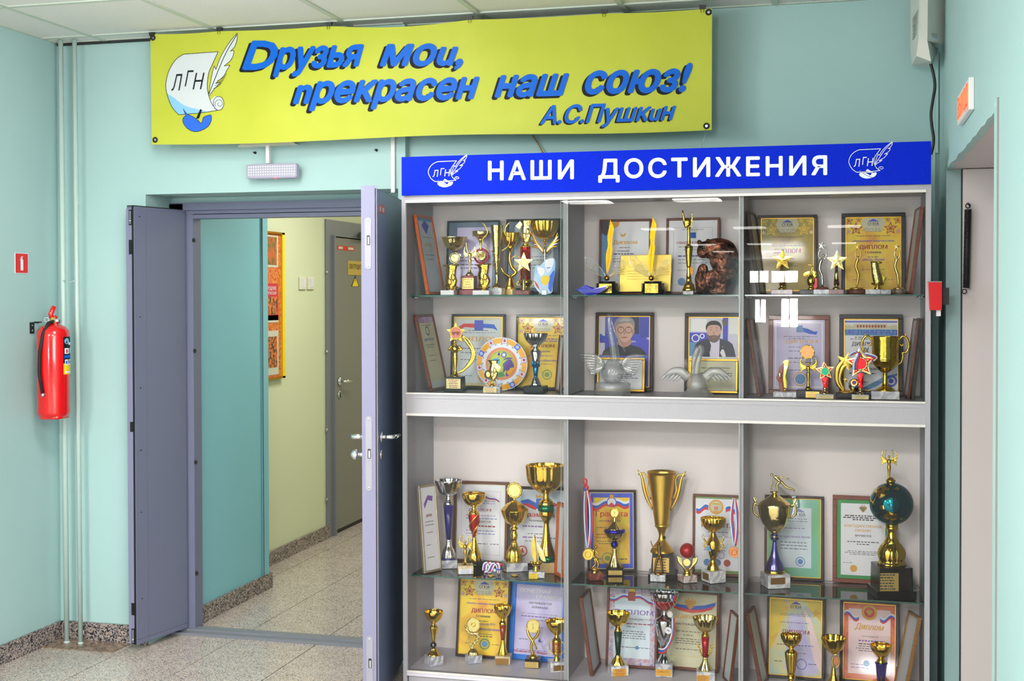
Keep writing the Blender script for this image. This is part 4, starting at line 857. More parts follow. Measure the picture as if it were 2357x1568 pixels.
class T:
    """a trophy drawn in the pixel grid of one enlarged crop, at its own depth Y in the cabinet, standing on its shelf"""
    def __init__(s, zone, cx, yb, name, label, cat='trophy', Y=None, hd=0, group='trophies in the display cabinet', rz=0, z=None):
        px, py = zp(zone, cx, yb); zs = SHELF[zone] if z is None else z
        if Y is None:
            v = onZ(px, py, zs+(.0078-.0073*(px-946)/757 if zone == 'G' else .0)); Y = v.y
        k = (onY(px, py, Y)-Vector((0, 0, CH))).dot(AF)/CF/ZONE[zone][2]
        Y += hd*k*.6
        if zone in 'GHIJKL': Y = min(Y, 5.035 if zone == 'G' else 5.055 if zone == 'H' else 4.99)
        P = onY(px, py, Y); P.z = zs+.0007
        s.k = k; s.cx = cx; s.yb = yb; s.g = {}; s.order = []
        s.o = thing(name, label, cat, P, rz, group)
    def mb(s, name, new=False):
        if new or name not in s.g:
            m = MB(); s.order.append((name, m)); s.g[name] = m
        return s.g[name]
    def X(s, x): return (x-s.cx)*s.k
    def Z(s, y): return (s.yb-y)*s.k
    def p(s, x, y, d=0): return (s.X(x), d*s.k, s.Z(y))
    def L(s, name, mt, prof, n=0, amp=0, cx=None, smooth=0, tw=0, zr=None, seg=28, d=0):
        q = s.mb(name); P = [(r*s.k, s.Z(y)) for y, r in prof]
        if smooth: P = nprof(P, smooth)
        P = [(max(r, 0), z) for r, z in P]
        q.lathe(P, mt, seg, n, amp, 0 if cx is None else s.X(cx), d*s.k, tw, True, zr); return s
    def bowl(s, name, mt, prof, n=0, amp=0, cx=None, smooth=3, inner=None, d=0):
        """prof from the rim down to the foot of the bowl; the inside is hollow"""
        q = s.mb(name); P = [(r*s.k, s.Z(y)) for y, r in prof]
        if smooth: P = nprof(P, smooth)
        w = .035*P[0][0]; I = [(max(r-w, 0), z+w*.3) for r, z in P if r > P[0][0]*.25]
        full = P[::-1]+[(P[0][0]-w*.4, P[0][1]+w*.3)]+I+[(0, I[-1][1])]
        X0 = 0 if cx is None else s.X(cx)
        q.lathe(full, mt, 32, n, amp, X0, d*s.k, caps=True); return s
    def base(s, mt, hw, y0, y1, rot=0, cx=None, d=0, name='base', hw2=None, bev=None, dep=1):
        q = s.mb(name); k = s.k; a = math.radians(rot); h = hw*k/(abs(math.cos(a))+abs(math.sin(a))) if rot else hw*k
        m2 = MB(); e = bev or min(.0015, h*.1); z1 = s.Z(y0); z0 = s.Z(y1)
        if hw2 is None: m2.bbox((-h, -h*dep, z0), (h, h*dep, z1), mt, e)
        else:
            g = h*hw2/hw; m2.hexa([(-h, -h, z0), (h, -h, z0), (h, h, z0), (-h, h, z0), (-g, -g, z1), (g, -g, z1), (g, g, z1), (-g, g, z1)], mt)
        R_ = Matrix.Translation((0 if cx is None else s.X(cx), d*k, 0)) @ Matrix.Rotation(a, 4, 'Z')
        q.add([tuple(R_ @ Vector(v)) for v in m2.v], m2.f, mt); s._b = (h, R_); return s
    def plate(s, mt, x0, x1, y0, y1, lines=3, ink='maroon_base', name='plaque', side=0, words=None):
        """label on the front face of the base (side: rotation step of the base face)"""
        h, R_ = s._b; q = s.mb(name); A = Matrix.Rotation(math.radians(90*side), 4, 'Z'); inv = (R_ @ A).inverted()
        def f(x, y, off): v = inv @ Vector((s.X(x), R_.translation.y-h*1.2, s.Z(y))); return tuple(R_ @ A @ Vector((max(-h*.97, min(h*.97, v.x)), -h-off, v.z)))
        q.add([f(x0, y1, .0006), f(x1, y1, .0006), f(x1, y0, .0006), f(x0, y0, .0006)], [(0, 1, 2, 3)], mt)
        if words:
            for s_, yy, sz in words:
                V, F, w = text_geo(s_); fx = min((x1-x0)*.9/w, sz*1.0); xm = (x0+x1)/2
                q.add([f(xm+(p[0]-w/2)*fx, yy-p[1]*sz, .0010) for p in V], F, ink)
        else:
            for i in range(lines):
                y = y0+(y1-y0)*(i+.6)/(lines+.3); wd = (x1-x0)*random.uniform(.26, .4); xm = (x0+x1)/2; t = (y1-y0)*.035; x = xm-wd
                while x < xm+wd:
                    l = (x1-x0)*random.uniform(.05, .16); q.add([f(x, y+t, .001), f(min(x+l, xm+wd), y+t, .001), f(min(x+l, xm+wd), y-t, .001), f(x, y-t, .001)], [(0, 1, 2, 3)], ink); x += l+(x1-x0)*.03
        return s
    def tube(s, name, mt, P, r, new=True, flat=1, seg=8, smooth=3):
        q = s.mb(name, new)
        if smooth and len(P) > 2:
            dd = [(p+(0,))[:3] if len(p) == 2 else p for p in P]; P = nprof([tuple(map(float, p)) for p in dd], smooth)
            if isinstance(r, (list, tuple)): r = [np.interp(i/(len(P)-1), np.linspace(0, 1, len(r)), r) for i in range(len(P))]
        elif isinstance(r, (list, tuple)) and len(r) != len(P): r = [float(np.interp(i/(len(P)-1), np.linspace(0, 1, len(r)), r)) for i in range(len(P))]
        R_ = [x*s.k for x in r] if isinstance(r, (list, tuple, np.ndarray)) else r*s.k
        q.tube([s.p(*p) for p in P], mt, R_, seg, flat); return s
    def ball(s, name, mt, x, y, r, d=0, seg=16, rings=10, new=False):
        q = s.mb(name, new); k = s.k; rr = tuple(a*k for a in r) if isinstance(r, tuple) else r*k; q.ball(s.p(x, y, d), rr, mt, seg, rings); return s
    def star(s, name, mt, x, y, R, t=8, kk=.42, rot=0, d=0, n=5, bulge=4): q = s.mb(name); q.star((s.X(x), s.Z(y)), R*s.k, mt, t*s.k, n, kk, rot, bulge*s.k, d*s.k); return s
    def disc(s, name, mt, x, y, R, t=6, d=0, rx=None): q = s.mb(name); q.disc(s.p(x, y, d), R*s.k, t*s.k, mt, 28, None if rx is None else rx*s.k); return s
    def ring(s, name, mt, x, y, R, r, d=0, rx=None, n=0, amp=0): q = s.mb(name); q.ring(s.p(x, y, d), R*s.k, r*s.k, mt, 32, 8, None if rx is None else rx*s.k, n, amp); return s
    def poly(s, name, mt, pts, t=6, d=0, bulge=0, smooth=0, new=False):
        if smooth: pts = nprof([tuple(map(float, p)) for p in pts], smooth)
        s.mb(name, new).poly([(s.X(x), s.Z(y)) for x, y in pts], d*s.k, t*s.k, mt, bulge*s.k); return s
    def wings(s, mt, x, y, w, h, up=1, n=7, d=3, name='wing', sides=(-1, 1), low=.35):
        """pair of feathered wings spread from the shoulders"""
        for sg in sides:
            q = s.mb(name, True)
            for i in range(n):
                f = i/(n-1); a = math.radians(82-100*f) if up else math.radians(30-70*f)
                L_ = 1-.45*f; tip = (x+sg*w*(.35+.65*math.sin(math.radians(25+65*min(1, f*1.4))))*L_**.3, y-h*(1-1.45*f) if up else y-h*(.6-1.2*f))
                mid = (x+sg*w*(.55+.2*(1-f)), y-h*(.35-.55*f))
                P = [(x+sg*w*.06, y+h*.02, d), (mid[0], mid[1], d+2), (tip[0], tip[1], d)]
                P = nprof([tuple(map(float, p)) for p in P], 3); R_ = [w*.03, w*.07, w*.085, w*.085, w*.07, w*.05, w*.012]
                q.tube([s.p(*p) for p in P], mt, [r*s.k for r in R_], 6, .35)
        return s
    def victory(s, mt, x, yt, yb, w, h=None, arms=1, name='figure', wing=True):
        """slim winged figure with raised arms; yt = crown of the head, yb = feet"""
        H = yb-yt; q = lambda f: yt+H*f
        s.L(name, mt, [(q(1), H*.07), (q(.93), H*.05), (q(.72), H*.055), (q(.5), H*.085), (q(.42), H*.06), (q(.3), H*.085), (q(.22), H*.08), (q(.17), H*.025), (q(.14), H*.025)], cx=x, smooth=3, seg=14)
        s.ball(name, mt, x, q(.07), H*.055, seg=12, rings=8)
        if arms:
            for sg in (-1, 1): s.tube(name, mt, [(x+sg*H*.07, q(.22)), (x+sg*H*.16, q(.08)), (x+sg*H*.12, q(-.22))], [H*.028, H*.024, H*.015], new=False)
        if wing: s.wings(mt, x, q(.24), w, h or H*.35)
        return s
    def done(s):
        for name, m in s.order:
            if m.v: m.build(name, s.o)
        return s.o
# ---- frames
NAMES_USED = []
for nm, c in (('ink', (60, 56, 70)), ('ink_red', (150, 20, 36)), ('ink_blue', (60, 70, 170)), ('ink_gold', (214, 160, 40)), ('ink_violet', (130, 90, 170)), ('flag_white', (236, 238, 244)), ('flag_blue', (30, 90, 200)), ('flag_red', (208, 40, 50)),
              ('star_red', (160, 60, 40)), ('emblem_blue', (70, 80, 190)), ('seal_green', (120, 150, 80)), ('seal_blue', (90, 140, 190)), ('pale', (244, 242, 240)), ('green_print', (40, 140, 70)), ('skin', (214, 168, 148)), ('hair_grey', (150, 144, 146)), ('hair_dark', (44, 36, 36)), ('shirt_black', (36, 32, 44)),
              ('suit_navy', (46, 46, 66)), ('shirt_pale', (226, 216, 236)), ('backdrop_blue', (70, 74, 196)), ('backdrop_white', (216, 214, 232)), ('beard', (110, 92, 88)), ('letter_red', (206, 50, 48)), ('letter_gold', (216, 160, 60))): mat(nm, c, .5, coat=.1)
def paper(nm, a, b_, c, sc=4): mat(nm, a, .45, coat=.2, noise=(sc, 3, [(.3, a), (.5, b_), (.68, c)], .8))
paper('paper_gold', (222, 150, 24), (240, 200, 40), (214, 196, 30), 7); paper('paper_olive', (150, 118, 30), (176, 150, 40), (120, 130, 50), 7)
paper('paper_white', (226, 226, 234), (234, 232, 236), (222, 226, 236)); paper('paper_grey', (186, 196, 200), (204, 210, 212), (176, 188, 190)); paper('paper_slate', (70, 90, 120), (96, 112, 140), (60, 80, 104))
paper('paper_lilac', (184, 172, 220), (206, 196, 230), (170, 160, 214)); paper('paper_sky', (196, 214, 230), (214, 226, 234), (190, 206, 226)); paper('paper_green', (120, 196, 110), (110, 184, 150), (96, 168, 180))
paper('paper_cream', (196, 190, 150), (210, 204, 170), (184, 178, 140)); paper('paper_red', (214, 70, 40), (232, 120, 60), (206, 60, 40), 12); paper('paper_pink', (240, 200, 204), (244, 214, 214), (236, 190, 196)); paper('paper_confetti', (190, 110, 140), (200, 190, 200), (120, 120, 180), 40)
paper('paper_rainbow', (244, 210, 90), (190, 210, 190), (228, 150, 190), 5); paper('paper_blue', (40, 60, 190), (60, 84, 206), (36, 54, 176)); paper('paper_purple', (120, 60, 140), (190, 150, 190), (206, 210, 180), 10)
def frame(zone, c, Yl, Yr, wood_, bw, pap, design=(), label='', name='framed_diploma', group='framed diplomas in the display cabinet', trim=None, lean=.028, cat='picture frame', mount=None, th=.014, mw=.05, z=None, tw=.1):
    """c = TL, TR, BR, BL in crop pixels; bw = border width in crop px"""
    zs = SHELF[zone] if z is None else z; P = [onY(*zp(zone, *p), Y) for p, Y in zip(c, (Yl+lean, Yr+lean, Yr, Yl))]
    TLw, TRw, BRw, BLw = P; k = (P[0]-Vector((0, 0, CH))).dot(AF)/CF/ZONE[zone][2]
    BLw = BLw.copy(); BRw = BRw.copy()
    u = BRw-BLw; u.z = 0; v = ((TLw-BLw)+(TRw-BRw))/2; v.z = (TLw.z+TRw.z)/2-zs; u.normalize(); v = v-u*v.dot(u)*(0 if abs(v.dot(u)) < .0 else 1)
    wd = ((BRw-BLw).dot(u)+(TRw-TLw).dot(u))/2; h = v.length; v.normalize(); n = v.cross(u).normalized()
    if n.z > 0: pass
    o = bpy.data.objects.new(name, None); COL.objects.link(o); org = (BLw+BRw)/2; org.z = zs+abs(n.z)*th*(1 if n.z > 0 else .0)+.0004
    if n.z < 0: org.z = zs+.0007-min(0, n.z*th)
    E = [org+u*a*wd/2+v*b2*h+n*c2*th/2 for a in (-1, 1) for b2 in (0, 1) for c2 in (-1, 1)]; lo, hi = BAY[zone]
    xs = [e.x for e in E]; ys = [e.y for e in E]
    if min(xs) < lo+.001: org.x += lo+.001-min(xs)
    elif max(xs) > hi-.001: org.x += hi-.001-max(xs)
    if max(ys) > 5.1485: org.y -= max(ys)-5.1485
    if min(ys) < 4.83: org.y += 4.83-min(ys)
    o.matrix_world = Matrix(((u.x, n.x, v.x, org.x), (u.y, n.y, v.y, org.y), (u.z, n.z, v.z, org.z), (0, 0, 0, 1)))
    o['label'] = label; o['category'] = cat; o['group'] = group; b_ = bw*k; W2 = wd/2
    for (x0, z0, x1, z1) in ((-W2, 0, W2, b_), (-W2, h-b_, W2, h), (-W2, b_, -W2+b_, h-b_), (W2-b_, b_, W2, h-b_)):
        q = MB(); q.bbox((x0, -th/2, z0), (x1, th/2, z1), wood_, min(.0015, b_*.2)); q.build('frame_rail', o)
    q = MB(); q.box((-W2+b_, th*.1, b_), (W2-b_, th*.4, h-b_), 'wood_tan'); q.build('backing', o)
    if trim:
        q = MB(); e = b_*tw+.0018
        for (x0, z0, x1, z1) in ((-W2+b_, b_, W2-b_, b_+e), (-W2+b_, h-b_-e, W2-b_, h-b_), (-W2+b_, b_, -W2+b_+e, h-b_), (W2-b_-e, b_, W2-b_, h-b_)): q.box((x0, -th*.35, z0), (x1, -th*.1, z1), trim)
        q.build('inner_trim', o)
    q = MB(); q.box((-W2+b_, -th*.12, b_), (W2-b_, th*.1, h-b_), mount or pap)
    q.build('paper', o)
    iw = wd-2*b_; ih = h-2*b_; x_ = lambda a: -W2+b_+a*iw; z_ = lambda a: h-b_-a*ih; q = MB(); L0 = -th*.12-.0003; lay = [0]
    if mount: q.add([(x_(mw), L0, z_(1-mw*.8)), (x_(1-mw), L0, z_(1-mw*.8)), (x_(1-mw), L0, z_(mw*.8)), (x_(mw), L0, z_(mw*.8))], [(0, 1, 2, 3)], pap)
    for i, e in enumerate(design):
        y = L0-.00006*(i+1)-.0001
        def P2(pts, mt): q.add([(x_(a), y, z_(b2)) for a, b2 in pts], [tuple(range(len(pts)))[::-1]], mt)
        t = e[0]
        if t == 't':
            V, F, w = text_geo(e[1], e[6] if len(e) > 6 else 0, 0); sz = e[4]*ih; sx = sz if len(e) < 8 else e[7]*iw/w
            st = sz*.05 if sz > .008 else 0
            for dx in ((-st/2, st/2) if st else (0,)): q.add([(x_(e[2])+(p[0]-w/2)*sx+dx, y-.00003*(dx > 0), z_(e[3])+p[1]*sz) for p in V], F, e[5])
        elif t == 'r': P2([(e[1], e[2]), (e[3], e[2]), (e[3], e[4]), (e[1], e[4])], e[5])
        elif t == 'l':
            x = e[2]; tt = e[5] if len(e) > 5 else .0045
            while x < e[3]:
                l = random.uniform(.03, .09); P2([(x, e[1]-tt), (min(x+l, e[3]), e[1]-tt), (min(x+l, e[3]), e[1]+tt), (x, e[1]+tt)], e[4]); x += l+.018
        elif t == 's':
            for kk, mm in ((1, e[4]), (.68, e[5] if len(e) > 5 else e[4]), (.42, e[4])):
                y -= .00002; P2([(e[1]+(1 if j % 2 == 0 else .45)*e[3]*kk*math.sin(math.pi*j/5), e[2]-(1 if j % 2 == 0 else .45)*e[3]*kk*math.cos(math.pi*j/5)*iw/ih) for j in range(10)], mm)
        elif t == 'c': P2([(e[1]+e[3]*math.cos(2*math.pi*j/20), e[2]+e[3]*math.sin(2*math.pi*j/20)*iw/ih) for j in range(20)], e[4])
        elif t == 'o':
            n_ = 24; A = [(e[1]+r*math.cos(2*math.pi*j/n_), e[2]+r*math.sin(2*math.pi*j/n_)*iw/ih) for r in (e[3], e[3]-e[4]) for j in range(n_)]
            q.add([(x_(a), y, z_(b2)) for a, b2 in A], [(j, (j+1) % n_, n_+(j+1) % n_, n_+j) for j in range(n_)], e[5])
        elif t == 'p': P2(e[1], e[2])
        elif t == 'q': P2(nprof([tuple(map(float, p)) for p in e[1]]+[tuple(map(float, e[1][0]))], 4)[:-1], e[2])
        elif t == 'e':   # double headed eagle, (cx, cy, size, colour)
            cx, cy, s_, mt = e[1:5]; a = iw/ih
            half = [(0, .9), (.14, .55), (.3, .75), (.26, .45), (.5, .5), (.42, .2), (.75, .25), (.6, 0), (.95, -.05), (.78, -.25), (1, -.4), (.75, -.5), (.7, -.85), (.5, -.55), (.36, -.5), (.34, -.8), (.5, -.92), (.28, -1.02), (.16, -.85), (.12, -.55), (0, -.6)]
            P2([(cx+x*s_, cy+y2*s_*a) for x, y2 in half]+[(cx-x*s_, cy+y2*s_*a) for x, y2 in half[::-1][1:-1]], mt); P2([(cx-.12*s_, cy-1.05*s_*a), (cx, cy-1.2*s_*a), (cx+.12*s_, cy-1.05*s_*a)], mt)
        elif t == 'f':   # waving tricolour ribbon from (x0,y0) to (x1,y1), width w, wave amplitude
            x0, y0, x1, y1, w_, am = e[1:7]; N_ = 10
            for bi, mm in enumerate(('flag_white', 'flag_blue', 'flag_red')):
                up = []; dn = []
                for j in range(N_+1):
                    f = j/N_; xx = x0+(x1-x0)*f; yy = y0+(y1-y0)*f+am*math.sin(f*math.pi*2); up.append((xx, yy+w_*bi/3)); dn.append((xx, yy+w_*(bi+1)/3))
                for j in range(N_): P2([up[j], up[j+1], dn[j+1], dn[j]], mm)
    if q.v: q.build('print', o)
    return o
LN = lambda y, a=.25, b_=.75, m_='ink', t=.004: ('l', y, a, b_, m_, t)
def temple(cx=.5, y=.1, m_='emblem_blue'): return [('p', [(cx-.1, y), (cx, y-.035), (cx+.1, y)], m_), ('r', cx-.09, y+.004, cx+.09, y+.008, m_), ('t', 'СГЮА', cx, y+.052, .05, 'ink'), ('r', cx-.1, y+.06, cx+.1, y+.063, m_)]
def stars_design(extra, faint=False):
    a, b_ = ('star_red', 'paper_gold') if not faint else ('paper_gold', 'paper_olive')
    L_ = [('s', .06, .05, .09, a, b_), ('s', .94, .05, .09, a, b_), ('s', .19, .16, .13, a, b_), ('s', .81, .16, .13, a, b_), ('s', .05, .2, .055, a, 'pale'), ('s', .95, .2, .055, a, 'pale'), ('s', .24, .04, .06, a, b_), ('s', .76, .04, .06, a, b_)]
    return [('p', [(.33, 0), (.5, -.0), (.67, 0), (.72, .09), (.64, .2), (.36, .2), (.28, .09)], 'paper_cream')]+L_+temple(.5, .06)+[LN(.16, .33, .67, 'ink', .002), LN(.18, .3, .7, 'ink', .002), LN(.2, .35, .65, 'ink', .002), LN(.26, .2, .8, 'ink', .003)]+extra
DIP = [('t', '«Лихость лавовья», творчество', .5, .33, .032, 'ink_violet', .2, .72), ('t', 'ДИПЛОМ', .5, .44, .075, 'ink_red', 0, .5), ('t', 'I степени', .5, .5, .045, 'ink', 0, .28), LN(.55, .4, .6)]
# ================================================================ framed papers, shelf by shelf
YBK = 5.098
NF = 5.085
# top shelf, left bay
frame('A', [(168, 372), (440, 425), (590, 1378), (372, 1432)], 4.88, 5.06, 'wood_orange', 36, 'paper_grey', [('p', [(.25, .1), (.5, .02), (.75, .1), (.5, .22)], 'backdrop_blue'), LN(.26, .2, .8), ('t', 'ДИПЛОМ', .5, .38, .05, 'ink_gold'), LN(.5, .2, .8), LN(.56, .3, .7), ('r', 0, .0, 1, .04, 'seal_blue')], 'orange wooden frame leaning on the left side wall of the top left compartment', lean=0)
frame('A', [(632, 460), (1325, 460), (1325, 1400), (612, 1400)], NF, NF, 'wood_black', 26, 'paper_slate', [('r', .17, .07, .9, .93, 'paper_lilac'), ('t', '№', .5, .2, .03, 'emblem_blue'), LN(.5, .25, .85, 'ink', .006), LN(.545, .25, .8, 'ink', .006), LN(.6, .25, .85, 'ink', .007), LN(.65, .25, .8, 'ink', .006), LN(.78, .25, .6)], 'black framed blue edged letter behind the trophies on the top left shelf')
frame('A', [(1422, 440), (2150, 436), (2150, 1410), (1405, 1410)], NF, NF, 'wood_black', 34, 'paper_slate', [('r', .12, .08, .9, .94, 'paper_grey'), LN(.5, .3, .8), LN(.55, .3, .8), LN(.62, .25, .85), LN(.66, .3, .7)], 'black framed dark blue certificate behind the big gold bowl on the top left shelf')
# top shelf, middle bay
frame('B', [(446, 428), (1113, 428), (1113, 1385), (432, 1385)], NF, NF, 'wood_brown', 30, 'paper_white', [('p', [(0, 0), (.2, 0), (.26, .12), (.14, .3), (.12, .6), (.14, 1), (0, 1)], 'seal_blue'), ('p', [(0, 0), (.16, 0), (.24, .08), (.1, .2), (0, .16)], 'suit_navy'), ('p', [(.16, .01), (.38, 0), (.36, .06), (.2, .12)], 'letter_gold'), ('p', [(.38, .16), (.46, .19), (.52, .15), (.5, .2), (.43, .22)], 'letter_gold'), ('t', 'Диплом', .5, .32, .075, 'letter_gold', 0, .5), LN(.37, .38, .6), ('t', 'ЧУДАНОВА', .46, .43, .03, 'ink', 0, .26), LN(.46, .26, .7, 'ink', .007), LN(.53, .25, .6), LN(.57, .25, .6)], 'brown framed white diploma with blue and gold corner behind the left golden quill')
frame('B', [(1312, 410), (2000, 410), (2000, 1385), (1300, 1385)], NF, NF, 'wood_brown', 32, 'paper_white', [('o', .5, .5, .0, .0, 'ink'), ('r', .1, .1, .9, .102, 'ink_red'), ('r', .1, .9, .9, .902, 'ink_red'), ('r', .1, .1, .103, .9, 'ink_red'), ('r', .897, .1, .9, .9, 'ink_red'), LN(.13, .28, .72, 'ink', .003), ('r', .44, .17, .56, .25, 'flag_blue'), ('t', 'СВИДЕТЕЛЬСТВО', .5, .33, .045, 'ink_red', 0, .66), LN(.37, .2, .8, 'ink', .003), LN(.41, .3, .6, 'ink', .003), LN(.5, .2, .75, 'ink_blue', .008), LN(.55, .2, .75, 'ink', .003), LN(.6, .2, .8, 'ink', .003), LN(.7, .2, .5, 'ink', .003), ('c', .28, .86, .08, 'seal_blue')], 'brown framed white certificate with red title behind the slim gold trophy')
# top shelf, right bay
frame('C', [(60, 290), (140, 330), (262, 1230), (190, 1268)], 4.92, 5.07, 'wood_dark', 28, 'paper_grey', (), 'dark frame leaning on the left divider of the top right compartment', lean=0)
frame('C', [(228, 342), (922, 342), (925, 1245), (222, 1245)], NF, NF, 'wood_dark', 34, 'paper_olive', stars_design([('t', 'ДИПЛОМ', .5, .48, .08, 'ink_red', 0, .5), LN(.38, .2, .8), LN(.56, .35, .65), LN(.66, .3, .7)], True), 'dark framed olive gold diploma on the left of the top right compartment', trim='gold_trim')
frame('C', [(1205, 320), (1965, 314), (1965, 1245), (1215, 1245)], NF, NF, 'wood_black', 46, 'paper_gold', stars_design([('t', '«Академия творчества»', .5, .34, .035, 'ink_blue', .2, .75), ('t', 'ДИПЛОМ', .5, .44, .075, 'ink_red', 0, .5), ('t', 'I степени', .5, .5, .045, 'ink', 0, .28), LN(.55, .4, .6), ('t', '«ВИД» Лицей', .5, .6, .042, 'ink_violet', .2, .4), LN(.72, .3, .7, 'ink', .003), LN(.86, .15, .3, 'ink', .003), LN(.86, .75, .88, 'ink', .003)]), 'black framed golden diploma with red stars on the right of the top right compartment', trim='gold_trim')
frame('C', [(2112, 262), (2192, 250), (2052, 1268), (1988, 1240)], 5.07, 4.90, 'wood_red', 26, 'paper_grey', (), 'red brown frame leaning on the right wall of the top right compartment', lean=0)
# second shelf, left bay
frame('D', [(162, 216), (425, 210), (628, 1215), (400, 1250)], 4.88, 5.06, 'wood_brown', 34, 'paper_cream', [('r', 0, 0, 1, .09, 'paper_purple'), ('t', 'ДИПЛОМ', .5, .34, .05, 'ink_blue', 0, .6), LN(.12, .2, .8), LN(.4, .2, .8), LN(.43, .3, .7), ('o', .5, .2, .12, .03, 'ink'), LN(.55, .3, .7), LN(.62, .3, .7), ('r', 0, .9, 1, 1, 'paper_grey')], 'brown frame with purple topped diploma leaning on the left wall of the second row', lean=0)
frame('D', [(712, 202), (1425, 206), (1425, 1240), (678, 1240)], NF, NF, 'wood_black', 34, 'paper_grey', [('p', [(.08, .15), (.2, .1), (.42, .1), (.42, .16), (.22, .15), (.1, .2)], 'flag_red'), ('p', [(.6, .1), (.82, .11), (.9, .2), (.8, .17), (.6, .16)], 'flag_blue'), ('r', .42, .05, .6, .2, 'emblem_blue'), LN(.2, .3, .7), LN(.23, .2, .85, 'ink', .003), ('t', 'ДИПЛОМ', .5, .355, .09, 'letter_gold', 0, .86), LN(.46, .15, .8, 'ink_violet', .008), LN(.52, .15, .6), LN(.62, .15, .5), LN(.85, .1, .4, 'ink', .003), ('c', .62, .87, .07, 'emblem_blue'), ('o', .62, .87, .1, .02, 'letter_gold')], 'black and gold framed grey diploma behind the golden theatre star figure', trim='gold_trim', mount='paper_cream', mw=.06)
frame('D', [(1575, 212), (2300, 216), (2300, 1262), (1562, 1250)], NF, NF, 'wood_black', 34, 'paper_gold', stars_design([LN(.31, .2, .85, 'ink_violet', .007), LN(.34, .2, .85, 'ink_violet', .007), ('t', 'ДИПЛОМ', .5, .43, .06, 'ink_red', 0, .48), ('t', 'лауреата', .5, .5, .035, 'ink_violet', .2, .3), LN(.55, .2, .7, 'ink_violet', .005), ('t', 'центр «Версия»', .55, .63, .035, 'ink_violet', .2, .5), LN(.67, .3, .7, 'ink', .003), ('o', .6, .82, .1, .02, 'seal_green'), ('c', .6, .82, .05, 'seal_green')]), 'black framed golden diploma with red stars behind the silver and blue goblet', trim='gold_trim')
frame('D', [(2204, 480), (2240, 500), (2185, 1290), (2118, 1270)], 5.03, 4.95, 'wood_brown', 30, 'paper_grey', (), 'brown frame standing edge on at the divider right of the silver and blue goblet', lean=0)
